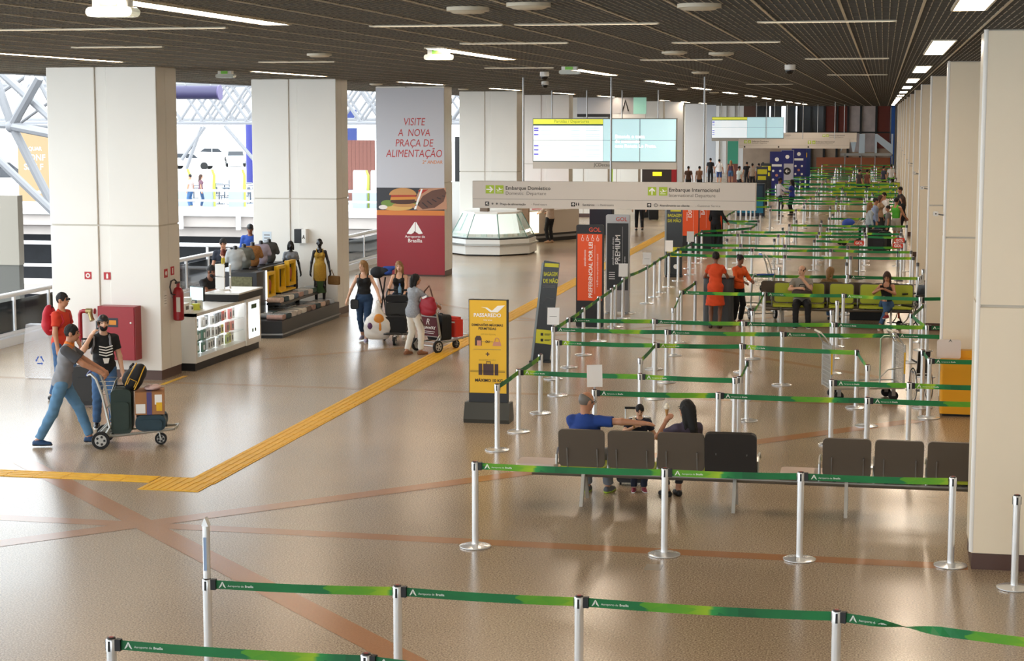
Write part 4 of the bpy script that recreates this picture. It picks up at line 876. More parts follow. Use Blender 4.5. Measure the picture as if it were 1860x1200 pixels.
# yellow bin with white panel
p = at(1738, 757); t = thing('yellow_cabinet', 'yellow cabinet with a cream board standing by the second right column', 'cabinet', (p.x, p.y+0.25, 0))
part('body', MB().rbox((0, 0, 0.46), (0.52, 0.46, 0.84), 0.04), M('cabinet_yellow', 'e9a513', 0.45), t); part('feet', MB().b2((-0.22, -0.18, 0), (0.22, 0.18, 0.04)), BLACK, t)
part('rear_box', MB().b2((-0.05, 0.02, 0.88), (0.26, 0.2, 1.0)), M('cabinet_yellow', 'e9a513', 0.45), t)
part('board', MB().rbox((-0.14, -0.02, 1.02), (0.36, 0.03, 0.30), 0.04, axis='y'), M('board_cream', 'dccfc6', 0.5), t)
MB().prism([(-.03, 0), (0, .05), (.03, 0), (0, .02)], (-0.12, -0.037, 1.13), (1, 0, 0), (0, 0, 1), (0, -.002, 0)).build('logo', INKG, t)
for z in (0.62, 0.74): part('hinge', MB().b2((0.255, -0.2, z), (0.268, -0.17, z+0.05)), BLACK, t)
# ================================================================== FITTINGS ON THE LEFT COLUMNS
YF = 29.72
def c1(px, py): return atY(px, py, YF)
t = thing('fire_cabinet', 'red steel fire hose cabinet mounted on the first left column', 'cabinet', (c1(190, 600).x, YF, 0))
W = c1(252, 600).x-c1(190, 600).x; za = c1(190, 649).z; zb = c1(190, 553).z
part('body', MB().b2((0, -0.27, za), (W+0.05, 0, zb)), RED, t)
dr = part('door', MB().b2((0.012, -0.285, za+0.015), (W+0.035, -0.268, zb-0.015)), RED, t)
MB().b2((0.05, -0.30, (za+zb)/2-0.03), (0.075, -0.285, (za+zb)/2+0.03)).build('latch', CHROME, dr)
MB().ball((W-0.02, -0.292, zb-0.28), 0.02, 8).build('lock', INKW, dr)
pl = part('notice', MB().b2((0.19, -0.290, zb-0.36), (0.38, -0.285, zb-0.20)), M('notice_navy', '2b2a33', 0.5), t); MB().b2((0.22, -0.294, zb-0.32), (0.35, -0.290, zb-0.24)).build('notice_text', M('notice_orange', 'd98a1e', 0.5), pl)
for xo in (0.20, 0.40):
    for k in range(4): MB().b2((xo, -0.288, za+0.16+0.04*k), (xo+0.03, -0.285, za+0.165+0.04*k)).build('vent_slot', BLACK, dr)
t = thing('hydrant_pipe', 'red hydrant standpipe with brass valve left of the fire cabinet', 'hydrant', (c1(152, 600).x, YF-0.13, 0))
zt = c1(152, 563).z
part('pipe', MB().tube([(0, 0, 0), (0, 0, zt-0.06), (0.02, 0, zt-0.015), (0.06, 0, zt), (0.14, 0, zt)], 0.038, 10), RED, t, True)
part('valve', MB().tube([(0.12, 0, zt), (0.22, 0, zt)], 0.05, 10), M('brass', '9a8a5c', 0.35, 0.7), t, True)
part('outlet', MB().tube([(0.18, 0, zt), (0.22, -0.03, zt-0.10), (0.25, -0.05, zt-0.16)], [0.04, 0.04, 0.045], 10), M('brass', '9a8a5c', 0.35, 0.7), t, True)
part('hand_wheel', MB().lathe([(0.01, 0), (0.05, 0.004), (0.05, 0.016), (0.01, 0.02)], 14, (0.27, 0, zt), axis='x'), RED, t, True)
def plate_sign(px, py, sym, lab):
    p = c1(px, py); t = thing('safety_sign', lab, 'sign', (p.x, YF, p.z), 0, 'red safety signs on the first column'); s = 0.065
    part('plate', MB().b2((-s, -0.006, -s), (s, 0, s)), M('safety_red', 'b5121e', 0.5), t)
    if sym == 'hose': poly(t, circ(0, 0, 0.042, 14), -0.006, INKW, 'hose_symbol'); poly(t, circ(0, 0, 0.02, 12), -0.009, M('safety_red', 'b5121e', 0.5), 'hose_centre')
    else: poly(t, [(-.018, -.045), (.018, -.045), (.018, .02), (.008, .045), (-.008, .045), (-.018, .02)], -0.006, INKW, 'extinguisher_symbol')
plate_sign(160, 500, 'hose', 'square red hose sign on the front of the first column'); plate_sign(195, 501, 'ext', 'square red extinguisher sign right of the hose sign')
XS = -12.31
for (py_, z, sym, lab) in ((29.98, 1.86, 0, 'red hose sign on the side face of the first column'), (30.28, 1.88, 1, 'red extinguisher sign on the side face above the extinguisher')):
    t = thing('safety_sign', lab, 'sign', (XS, py_, z), math.pi/2, 'red safety signs on the first column'); s = 0.075
    part('plate', MB().b2((-s, -0.006, -s), (s, 0, s)), M('safety_red', 'b5121e', 0.5), t); poly(t, circ(0, 0, 0.04, 12) if not sym else rect(-.02, -.05, .02, .05), -0.006, INKW, 'symbol')
t = thing('notice_sheet', 'small paper notice left of the extinguisher on the column side', 'notice', (XS, 29.93, 1.42), math.pi/2); part('paper', MB().b2((-.07, -.003, -.14), (.07, 0, .14)), INKW, t)
for k in range(4): poly(t, rect(-.05, -.09+.045*k, .05, -.083+.045*k), -.003, INKG, 'text_line')
t = thing('fire_extinguisher', 'red fire extinguisher with black hose hung on the column side', 'extinguisher', (XS+0.115, 30.25, 1.0))
part('cylinder', MB().lathe([(0.07, 0.0), (0.095, 0.02), (0.095, 0.50), (0.07, 0.57), (0.03, 0.60)], 18), RED, t, True)
part('label', MB().lathe([(0.0965, 0.15), (0.0965, 0.42)], 18), M('extinguisher_label', 'cfc9c2', 0.5), t, True) if False else part('label', MB().b2((0.0, -0.099, 0.16), (0.07, -0.085, 0.42)), M('extinguisher_label', 'cfc9c2', 0.5), t)
part('valve', MB().lathe([(0.03, 0.6), (0.03, 0.66), (0.015, 0.68)], 10), RED, t, True); part('handle', MB().b2((-0.02, -0.10, 0.66), (0.02, 0.05, 0.69)), BLACK, t)
part('hose', MB().tube([(0, 0, 0.66), (-0.02, -0.12, 0.74), (-0.03, -0.24, 0.72), (-0.03, -0.30, 0.62), (-0.02, -0.27, 0.50), (0, -0.15, 0.47)], 0.014, 8), BLACK, t, True)
part('wall_bracket', MB().b2((-0.115, -0.03, 0.4), (-0.05, 0.03, 0.5)), STEEL, t)
# small fittings on other columns
for (px, py, yy, lab) in ((548, 428, 40.27, 'small black box with a framed white A sign on the second column'),):
    p = atY(px, py, yy); t = thing('box_sign', lab, 'sign', (p.x, yy, p.z)); part('case', MB().b2((-.13, -.16, -.16), (.05, 0, .16)), BLACK, t); part('face', MB().b2((.05, -.17, -.16), (.15, 0, .16)), INKW, t); text(t, 'A', (.07, -.175, -.06), 0.13, INKK, bold=.003, sx=.7)
p = atY(476, 432, 40.27); t = thing('paper_notice', 'pale blue paper notice on the edge of the second left column', 'notice', (p.x+.12, 40.27, p.z)); part('sheet', MB().b2((-.11, -.004, -.15), (.11, 0, .15)), M('paper_blue', 'd5dfe8', 0.6), t)
for k in range(3): poly(t, rect(-.07, -.08+.07*k, .07, -.06+.07*k), -.004, INKG, 'text_line')
for k in range(1, 5):
    yy = 18.75+10.6*k; t = thing('column_camera', 'small white camera on the %s right column' % ORD[k], 'camera', (0.97, yy, 3.05), 0, 'cameras on the right columns'); part('arm', MB().tube([(0.0, 0.05, 0), (-0.10, 0.0, 0.02)], 0.012, 6), STEEL, t); part('body', MB().rbox((-0.14, -0.02, 0.03), (0.08, 0.14, 0.07), 0.02, axis='y'), WHITE, t); part('lens', MB().lathe([(0.011, -0.005), (0.011, 0.005)], 10, (-0.14, -0.092, 0.03), axis='y'), BLACK, t)
# ---- food court poster on the third left column
yp = 29.72+10.55*2; PO = thing('food_poster', 'tall food court poster with burger picture on the third left column', 'poster', (0, yp-0.012, 0))
def q3(px, py):
    v = atY(px, py, yp-0.012); return (v.x, v.z)
X0, X1 = -14.335, -12.315; zP = lambda py: q3(750, py)[1]
part('grey_field', MB().b2((X0, -0.006, zP(341)), (X1, 0.01, 5.40)), M('poster_grey', 'c3c3ca', 0.5), PO)
part('photo_field', MB().b2((X0, -0.006, zP(382)), (X1, 0.01, zP(341))), M('poster_dark', '2c2b30', 0.5), PO)
part('orange_band', MB().b2((X0, -0.006, zP(391)), (X1, 0.01, zP(382))), M('poster_orange', 'cf7a32', 0.5), PO)
part('red_field', MB().b2((X0, -0.006, 0.05), (X1, 0.01, zP(391))), M('poster_red', '8e101f', 0.35, noise=0.06, nscale=0.8), PO)
TR = M('poster_red_ink', 'b5271f', 0.5)
for s, px, py, sz in (('VISITE', 752, 227.5, 0.30), ('A  NOVA', 752, 247, 0.29), ('PRAÇA DE', 752, 266, 0.30), ('ALIMENTAÇÃO', 752, 285, 0.30)):
    v = q3(px, py); text(PO, s, (v[0], -0.008, v[1]), sz, TR, align='CENTER', shear=0.15, sx=0.80)
v = q3(767, 297); text(PO, '2º ANDAR', (v[0], -0.008, v[1]), 0.13, M('poster_orange_ink', 'd07a3a', 0.5), shear=0.15, bold=0.002)
def pp(pts, mat, nm, y=-0.008): poly(PO, [q3(*a) for a in pts], y, mat, nm)
def ell(cx, cy, rx, ry, n=18, a0=0, a1=360): return [(cx+rx*math.cos(R(a0+(a1-a0)*k/n)), cy-ry*math.sin(R(a0+(a1-a0)*k/n))) for k in range(n if a1-a0 == 360 else n+1)]
pp(ell(722, 376, 28, 6.5), M('food_fries', 'd3a860', 0.6), 'fries'); pp(ell(704, 369, 12, 6), M('food_lettuce', '6f8a3c', 0.6), 'lettuce', -0.009); pp(ell(735, 368, 28, 4), M('food_lettuce', '6f8a3c', 0.6), 'lettuce', -0.010)
pp(ell(733, 366, 24, 4.5), M('food_patty', '4a2a1e', 0.6), 'patty', -0.012); pp([(710, 358), (756, 357), (757, 362), (709, 363)], M('food_cheese', 'd08a3a', 0.6), 'cheese', -0.013); pp([(711, 354), (755, 353), (756, 357), (710, 358)], M('food_tomato', 'a93423', 0.6), 'tomato', -0.014)
pp(ell(732, 354, 25, 13, 14, 0, 180), M('food_bun', 'c08a4e', 0.5), 'bun', -0.016); pp(ell(735, 372, 22, 4), M('food_bun', 'c08a4e', 0.5), 'bun', -0.011)
pp([(748, 376), (763, 342), (810, 341), (812, 380), (760, 382)], M('food_board', 'b9876a', 0.6), 'plate_field', -0.0085); pp([(758, 372), (768, 356), (785, 346), (806, 342), (811, 350), (806, 366), (790, 377), (768, 380)], M('food_steak', '5f3a2a', 0.5), 'steak', -0.010)
for k in range(5): pp([(766+9*k, 368-3*k), (768+9*k, 367-3*k), (778+8*k, 376-5*k), (776+8*k, 377-5*k)], M('food_char', '2c1a14', 0.5), 'grill_mark', -0.012)
pp([(759, 345), (778, 344), (766, 352)], M('food_tomato', 'a93423', 0.6), 'sauce', -0.0095); pp([(752, 380), (765, 343), (768, 343), (756, 380)], INKW, 'divider', -0.011); pp(ell(696, 376, 8, 4), M('food_onion', 'e6ddd6', 0.6), 'onion', -0.013)
pp([(739, 424), (753, 403), (754, 403), (754, 421), (747, 425)], INKW, 'logo'); pp([(768, 424), (756, 403), (755, 403), (755, 421), (761, 425)], INKW, 'logo')
v = q3(754, 431.5); text(PO, 'Aeroporto de', (v[0], -0.008, v[1]), 0.105, INKW, align='CENTER'); v = q3(754, 440); text(PO, 'Brasília', (v[0], -0.008, v[1]), 0.15, INKW, align='CENTER', bold=0.0015)
pp(ell(753.5, 422, 2, 2), M('poster_spot', '6a2a28', 0.5), 'screw', -0.010)
# ================================================================== PHONE ACCESSORY COUNTER
KX = -12.16; KT = thing('accessory_counter', 'white lit phone accessory counter beside the first left column', 'counter', (KX, 30.9, 0)); LED = M('led_panel', 'f6fbff', 0.4, emit=0.9); KW = M('counter_white', 'e9e8e4', 0.3)
L1, L2, hk = 2.62, 3.45, 1.05
part('plinth', MB().b2((-0.62, 0.0, 0), (0.0, L2, 0.14)), BLACK, KT)
part('end_panel', MB().b2((-0.62, 0, 0.14), (0.02, 0.08, hk)), KW, KT)
part('lower_box', MB().b2((-0.62, 0.08, 0.14), (0.02, L1, 0.24)), KW, KT); part('top', MB().b2((-0.62, 0, hk-0.06), (0.02, L1, hk)), KW, KT); part('back_panel', MB().b2((-0.42, 0.08, 0.24), (-0.38, L1, hk-0.06)), LED, KT)
part('case_light', MB().b2((-0.38, 0.1, hk-0.085), (0.0, L1-0.02, hk-0.06)), LED, KT)
for z in (0.46, 0.70): part('glass_shelf', MB().b2((-0.38, 0.09, z), (-0.01, L1-0.01, z+0.012)), GLASS, KT)
part('front_glass', MB().b2((0.005, 0.09, 0.24), (0.015, L1-0.01, hk-0.06)), M('case_glass', 'eef6f6', 0.02, alpha=0.10), KT)
part('end_block', MB().b2((-0.62, L1, 0.14), (0.05, L2, 1.06)), KW, KT); part('black_band', MB().b2((-0.62, L1-0.5, 1.06), (0.08, L2+0.03, 1.19)), BLACK, KT); part('upper_top', MB().b2((-0.62, L1-0.5, 1.19), (0.09, L2+0.04, 1.22)), KW, KT)
sgn = part('lit_panel', MB().b2((0.05, L1+0.12, 0.27), (0.06, L2-0.1, 0.98)), LED, KT)
MB().b2((0.06, L1+0.25, 0.84), (0.064, L1+0.55, 0.93)).build('green_logo', M('logo_dark_green', '3d5a34', 0.5), sgn); MB().b2((0.06, L1+0.28, 0.38), (0.064, L1+0.36, 0.45)).build('small_mark', M('logo_dark_green', '3d5a34', 0.5), sgn); MB().b2((0.06, L1+0.44, 0.38), (0.064, L1+0.52, 0.45)).build('small_mark', M('logo_dark_green', '3d5a34', 0.5), sgn)
rg = random.Random(11)
PAL = {0: ['2f7d6b', '22343a', 'e4662a', '2f8f7a', 'd9d2c9', '1f2a44', '8fc0d8'], 1: ['f1f1ee', 'd9dde0', '3a3a3c', 'efefe9', '9aa0a6', 'f3f3f0', '55585c'], 2: ['d7d12f', 'e78a8a', 'f0ead8', 'cf4a5a', 'bcd07a', 'e9e7df', 'd64f3c']}
for r_, z in enumerate((0.252, 0.472, 0.712)):
    for c in range(15):
        y = 0.16+c*(L1-0.3)/14.5; zone = 0 if c < 5 else 1 if c < 11 else 2; col = rg.choice(PAL[zone]); hh = rg.uniform(0.16, 0.21)
        t = thing('accessory_pack', '%s boxed accessory from the left on the %s shelf of the lit counter' % (ORD[c], ('bottom', 'middle', 'top')[r_]), 'package', (KX-0.14-rg.uniform(0, .08), 30.9+y, z), 0, 'accessory packs in the lit counter')
        part('carton', MB().b2((-0.02, -0.068, 0), (0.02, 0.068, hh)), M('pack_'+col, col, 0.4), t); part('window', MB().b2((0.02, -0.03, hh*.2), (0.023, 0.03, hh*.7)), M('pack_face_'+('ffffff' if zone == 0 else '3d4248'), 'ffffff' if zone == 0 else '3d4248', 0.3), t)
for i, (x, y, sx, sy, sz, c, l) in enumerate(((-.18, .18, .16, .22, .17, 'f2f2f0', 'tall white phone box on the near counter corner'), (-.2, .42, .2, .16, .10, 'f4f4f2', 'flat white box behind the tall phone box'), (-.1, .62, .14, .12, .12, 'd6d94a', 'lime and white box on the counter top'), (-.3, .72, .14, .2, .22, 'ececea', 'upright white carton beside the monitor'), (-.12, .86, .1, .14, .16, 'dfe3e6', 'pale carton nearest the seller'))):
    t = thing('phone_box', l, 'box', (KX+x-0.1, 30.9+y, hk), 0.1*i, 'boxes on the accessory counter'); part('carton', MB().rbox((0, 0, sz/2), (sx, sy, sz), 0.01), M('box_'+c, c, 0.4), t); part('print', MB().b2((sx/2, -sy*.3, sz*.3), (sx/2+.002, sy*.3, sz*.7)), INKG, t)
t = thing('monitor', 'small black monitor with lit screen beside the seller', 'monitor', (KX-0.42, 32.15, hk), -0.5); part('panel', MB().rbox((0, 0, 0.24), (0.40, 0.03, 0.28), 0.02, axis='y'), BLACK, t); part('screen', MB().b2((-.18, -.02, .12), (.18, -.015, .36)), M('monitor_screen', 'bfe3e6', 0.4, emit=0.9), t); part('stand', MB().tube([(0, .02, 0), (0, .02, .15)], .02, 8), BLACK, t); part('foot', MB().lathe([(.1, 0), (.09, .015)], 14), BLACK, t)
t = thing('card_rack', 'white rotating card rack with small pouches on the counter end', 'rack', (KX-0.42, 33.55, 1.22)); part('pole', MB().tube([(0, 0, 0), (0, 0, .55)], .015, 8), WHITE, t)
for a in range(3):
    for z in (.04, .29):
        an = a*2.09+.4; part('pouch', MB().rbox((.13*math.cos(an), .13*math.sin(an), z+.11), (.03, .2, .22), .01, rz=an), M('pouch_white', 'eceae6', 0.3), t)
part('foot', MB().lathe([(.13, 0), (.12, .02)], 16), WHITE, t); part('top_sign', MB().rbox((0, 0, .58), (.02, .16, .12), .04, axis='x'), M('pouch_yellow', 'e3cf3a', 0.4), t)
t = thing('camera_tripod', 'small black and silver tripod standing at the counter corner', 'tripod', (KX-.45, 31.25, hk))
for a in (0.3, 2.4, 4.5): part('leg', MB().tube([(0, 0, .26), (.09*math.cos(a), .09*math.sin(a), 0)], .01, 6), ALU, t)
part('head', MB().rbox((0, 0, .31), (.06, .05, .1), .015), BLACK, t)
# ================================================================== SOUVENIR STALL
SX = -12.2; ST = thing('souvenir_stall', 'black tiered souvenir stall in front of the second left column', 'stall', (SX, 35.8, 0)); BK2 = M('stall_black', '161619', 0.35)
foot = [(-0.5, 0.0), (0.0, 0.12), (0.0, 4.2), (-2.0, 4.2), (-2.0, 0.0)]
def slab(z0, z1, ins, mat, nm): part(nm, MB().prism([(x+(ins if x < -1 else -ins), y+(ins if y < .2 else -ins)) for x, y in foot], (0, 0, z0), (1, 0, 0), (0, 1, 0), (0, 0, z1-z0)), mat, ST)
slab(0.0, 0.07, 0.0, BK2, 'kick_plate'); slab(0.07, 0.10, -0.03, STEEL, 'edge_strip'); slab(0.10, 0.36, 0.0, BK2, 'platform')
part('shelf', MB().b2((-0.95, 0.9, 0.60), (-0.28, 4.0, 0.65)), BK2, ST)
for y in (1.0, 2.4, 3.9): part('shelf_leg', MB().b2((-0.92, y-.03, 0.36), (-0.86, y+.03, 0.60)), BK2, ST)
part('tower', MB().b2((-1.25, 0.35, 0.36), (-0.62, 0.95, 1.34)), BK2, ST); part('tower_light', MB().b2((-0.62, 0.90, 0.36), (-0.60, 0.95, 1.34)), LED, ST); part('back_cabinet', MB().b2((-1.9, 0.95, 0.36), (-1.25, 3.9, 1.30)), BK2, ST)
part('display_wall', MB().b2((-0.80, 0.95, 0.66), (-0.72, 3.1, 1.38)), BK2, ST)
part('fabric_panel', MB().b2((-1.2, 0.335, 0.40), (-0.72, 0.35, 1.25)), M('patterned_fabric', '6b6a4e', 0.8, noise=0.7, nscale=25), ST)
YP = M('frame_yellow', 'e5b41a', 0.4)
for k, (y, z) in enumerate(((1.25, .72), (1.95, .80), (2.65, .86))):
    fr = MB(); w_, h_, e = 0.5, 0.55, 0.07
    fr.b2((0, -w_/2, 0), (.1, w_/2, e)).b2((0, -w_/2, h_-e), (.1, w_/2, h_)).b2((0, -w_/2, e), (.1, -w_/2+e, h_-e)).b2((0, w_/2-e, e), (.1, w_/2, h_-e))
    t = thing('souvenir_display', 'glossy yellow display frame on the stall, %s from the left' % ORD[k], 'display', (SX-.70, 35.8+y, z+.02), 0, 'yellow frames on the stall'); part('border', fr, YP, t); part('backing', MB().b2((0, -w_/2+e, e), (.01, w_/2-e, h_-e)), M('frame_backing', 'd8a410' if k == 1 else '3a3a36', 0.5), t)
    if k != 1: part('trinket', MB().ball((.05, 0, .26), (.03, .08, .14), 10), M('trinket_orange', 'b0562c', 0.6), t, True)
t = thing('yellow_tray', 'yellow tray shelf with small souvenirs on the stall', 'tray', (SX-.78, 38.0, .655)); part('tray', MB().rbox((0, 0, .16), (.5, 1.0, .03), .03), YP, t); part('stand', MB().b2((-.2, -.4, 0), (.2, .4, .15)), BK2, t)
FC = ['d9cfc6', 'c8a59a', 'b9c3cf', '6f7a86', 'e6e0d6', '4b5f5a', 'a9867a', '8f949a', 'd3b8a8', '394a4f', 'cbb9c0', '7d6f66']
def folded(x, y, z, l, g):
    c = rg.choice(FC); t = thing('folded_shirt', l, 'shirt', (x, y, z), rg.uniform(-.08, .08), g)
    part('stack', MB().rbox((0, 0, .05), (.34, .30, .10), .05, axis='x'), M('cloth_'+c, c, 0.8, noise=.25, nscale=18), t); part('wrapper', MB().rbox((.0, 0, .104), (.30, .22, .006), .04), M('film', 'e8ecee', 0.12, alpha=0.45), t)
for k in range(11): folded(SX-.22, 36.2+.345*k, .362, '%s folded shirt from the left in the front row of the stall' % ORD[k], 'folded shirts on the stall')
for k in range(9): folded(SX-.48, 36.85+.335*k, .652, '%s folded shirt from the left on the raised shelf' % ORD[k], 'folded shirts on the stall')
for k in range(5): folded(SX-.60, 36.5+.40*k, .362, '%s folded shirt from the left under the raised shelf' % ORD[k], 'folded shirts on the stall')
# ================================================================== GLASS DISPLAY KIOSK
G0 = at(885, 464); GK = thing('glass_kiosk', 'white octagonal sweet kiosk with slanted glass cases by the fourth column', 'kiosk', (G0.x-.1, G0.y+1.3, 0))
oct_ = lambda r, n=8: [(r*1.0*math.cos(R(22.5+45*k)), r*1.12*math.sin(R(22.5+45*k))) for k in range(n)]
def frus(z0, r0, z1, r1, mat, nm, cap=True):
    a, b = oct_(r0), oct_(r1); vs = [(x, y, z0) for x, y in a]+[(x, y, z1) for x, y in b]; fs = [(k, (k+1) % 8, 8+(k+1) % 8, 8+k) for k in range(8)]
    if cap: fs += [tuple(range(7, -1, -1)), tuple(range(8, 16))]
    return part(nm, MB().add(vs, fs), mat, GK)
frus(0, 1.45, .05, 1.45, BLACK, 'kick_plate'); frus(.05, 1.52, .34, 1.52, KW, 'base'); frus(.34, 1.58, .40, 1.58, ALU, 'base_rail'); frus(.40, 1.50, .54, 1.50, KW, 'shelf'); frus(.54, 1.46, .58, 1.46, DARK, 'sill')
PN = M('case_pane', 'cfe6df', 0.03, alpha=0.30)
a, b = oct_(1.44), oct_(1.0)
for k in range(8):
    A, B_, C_, D_ = (*a[k], .58), (*a[(k+1) % 8], .58), (*b[(k+1) % 8], 1.36), (*b[k], 1.36); part('pane', MB().add([A, B_, C_, D_], [(0, 1, 2, 3)]), PN, GK); part('pane_edge', MB().tube([A, D_], .018, 6), M('pane_green_edge', '5f7f74', 0.2), GK)
frus(1.36, 1.02, 1.42, 1.02, KW, 'top'); frus(.58, .95, 1.36, .80, M('lit_core', 'eef4f0', 0.4, emit=0.5), 'core')
frus(.60, 1.36, .62, 1.36, M('tray_white', 'eef0ee', 0.4), 'tray')
ri = 0
for k in range(8):
    for j in range(5):
        f_ = (j+.5)/5; x = a[k][0]*(1-f_)+a[(k+1) % 8][0]*f_; y = a[k][1]*(1-f_)+a[(k+1) % 8][1]*f_; part('sweet_tray', MB().b2((-.08, -.08, 0), (.08, .08, .09)), M('sweet_'+['e9e4da', 'c9d4c9', 'dcd0c2'][(k+j) % 3], ['e9e4da', 'c9d4c9', 'dcd0c2'][(k+j) % 3], 0.5), GK).location = (x*.86, y*.86, .62)
t = thing('till', 'small brown till on top of the glass kiosk', 'till', (G0.x-.3, G0.y+1.0, 1.42)); part('body', MB().rbox((0, 0, .14), (.3, .3, .28), .04), M('till_brown', '6d5a4a', 0.5), t); part('display', MB().b2((-.1, -.17, .18), (.1, -.15, .26)), BLACK, t)
p = atY(880, 400, 64.2); t = thing('kiosk_wall', 'white advertising wall with a black chevron behind the glass kiosk', 'partition', (p.x, 64.2, 0)); part('wall', MB().b2((-1.35, 0, 0), (.85, .1, 2.25)), KW, t); MB().tube([(-.76, -.02, 1.60), (-.62, -.02, 1.97), (-.48, -.02, 1.60)], .035, 6).build('chevron', INKK, t)
p = at(948, 448); t = thing('brown_post', 'slim brown end post of the shop counter beyond the kiosk', 'post', (p.x+.1, p.y, 0)); part('shaft', MB().b2((-.14, 0, .12), (.14, .2, 1.9)), M('post_tan', 'b79a80', 0.5), t); part('red_top', MB().b2((-.14, -.01, 1.4), (.14, .0, 1.9)), RED, t); part('base', MB().b2((-.16, -.02, 0), (.16, .22, .12)), BROWN, t)
p = at(957, 446); t = thing('shop_counter', 'cream shop counter with glowing front panels beyond the fourth column', 'counter', (p.x-.75, p.y+.3, 0), R(62)); part('body', MB().b2((0, 0, .30), (4.2, .6, 1.15)), M('shop_cream', 'c9beb0', 0.5), t); part('toe_kick', MB().b2((0, .02, 0), (4.2, .5, .14)), DARK, t); part('trim', MB().b2((0, -.02, .14), (4.2, .6, .22)), STEEL, t); part('trim_dark', MB().b2((0, .0, .22), (4.2, .6, .30)), DARK, t)
for x in (.9, 1.35): part('lit_panel', MB().b2((x, -.02, .35), (x+.4, 0, 1.12)), M('warm_led', 'fff6d8', 0.5, emit=1.6), t)
part('glass_top', MB().b2((.1, .1, 1.15), (4.1, .5, 1.5)), GLASS, t)
p = at(1018, 430); t = thing('drinks_cooler', 'red lit drinks cooler with bottles beyond the shop counter', 'cooler', (p.x, p.y+.4, 0), R(65)); CR = M('cooler_red', 'c01c24', 0.3)
part('body', MB().b2((-.9, .1, 0), (1.0, .8, 2.0)), CR, t); part('door', MB().b2((-.85, .06, .35), (.95, .1, 1.9)), M('cooler_lit', 'e9838a', 0.3, emit=0.5), t); part('header', MB().b2((-.9, .0, 1.55), (1.0, .06, 1.95)), M('cooler_header', 'e0404a', 0.4, emit=0.5), t); part('toe_kick', MB().b2((-.9, .05, 0), (1.0, .2, .3)), WHITE, t)
for k in range(6): part('bottle', MB().lathe([(.06, 0), (.06, .2), (.02, .3)], 8, (-.6+.25*k, .03, .8)), M('cola', '40141a', 0.2), t, True)
p = at(1045, 428); t = thing('dark_bin', 'dark blue display plinth between shop and totem', 'plinth', (p.x+.9, p.y+.9, 0)); part('body', MB().rbox((0, 0, .55), (.9, .6, 1.1), .04), M('plinth_navy', '2a3040', 0.4), t); part('lid', MB().rbox((0, 0, 1.12), (.95, .65, .05), .04), DARK, t)
p = atY(1080, 318, 84); t = thing('green_sign', 'lime green information sign with a white figure beneath the departures screen', 'sign', (p.x, 84, 0)); z0 = atY(1080, 331, 84).z-1.2; z1 = atY(1080, 306, 84).z; hw = 0.84
part('panel', MB().b2((-hw, 0, z0), (hw, .1, z1)), M('lime_sign', '9bc21f', 0.5, emit=0.25), t); poly(t, circ(0.02, z1-.02, .17, 16), -.004, INKW, 'figure_head'); poly(t, [(-.36, z1-1.1), (-.22, z1-.42), (-.05, z1-.26), (.2, z1-.3), (.2, z1-1.2), (-.02, z1-1.2), (-.04, z1-.7), (-.2, z1-1.1)], -.004, INKW, 'figure_body'); part('post', MB().b2((-.05, .1, 0), (.05, .2, z1)), STEEL, t)
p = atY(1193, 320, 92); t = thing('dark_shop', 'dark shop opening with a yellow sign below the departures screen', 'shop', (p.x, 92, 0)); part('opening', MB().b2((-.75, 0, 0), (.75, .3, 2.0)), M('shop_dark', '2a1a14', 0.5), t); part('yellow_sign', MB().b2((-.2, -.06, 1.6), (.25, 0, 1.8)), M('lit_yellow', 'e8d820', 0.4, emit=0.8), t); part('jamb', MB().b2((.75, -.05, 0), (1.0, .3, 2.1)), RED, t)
# ================================================================== PEOPLE: smooth bodies from blended volumes
V = lambda *a: np.array(a, float)
def nrm(v):
    v = np.asarray(v, float); return v/(np.linalg.norm(v)+1e-9)
def cone(a, b, ra, rb, fa=False, fb=False): return ('c', np.asarray(a, float), np.asarray(b, float), ra, rb, fa, fb)
def elli(c, r, Rm=None): return ('e', np.asarray(c, float), np.asarray(r, float), np.eye(3) if Rm is None else Rm)
def _bb(p):
    if p[0] == 'c':
        r = max(p[3], p[4]); return np.minimum(p[1], p[2])-r, np.maximum(p[1], p[2])+r
    r = np.abs(p[3]) @ p[2]; return p[1]-r, p[1]+r
def _ev(p, X):
    if p[0] == 'c':
        a, b = p[1], p[2]; d = b-a; L2 = d @ d+1e-12; q = X-a; t = np.clip((q @ d)/L2, 0, 1)
        D = np.linalg.norm(q-t[..., None]*d, axis=-1)-(p[3]+(p[4]-p[3])*t)
        u = d/math.sqrt(L2)
        if p[5]: D = np.maximum(D, -(q @ u))
        if p[6]: D = np.maximum(D, (X-b) @ u)
        return D
    q = (X-p[1]) @ p[3]; k = q/p[2]; n = np.linalg.norm(k, axis=-1); n2 = np.linalg.norm(k/p[2], axis=-1)+1e-9
    return n*(n-1)/n2
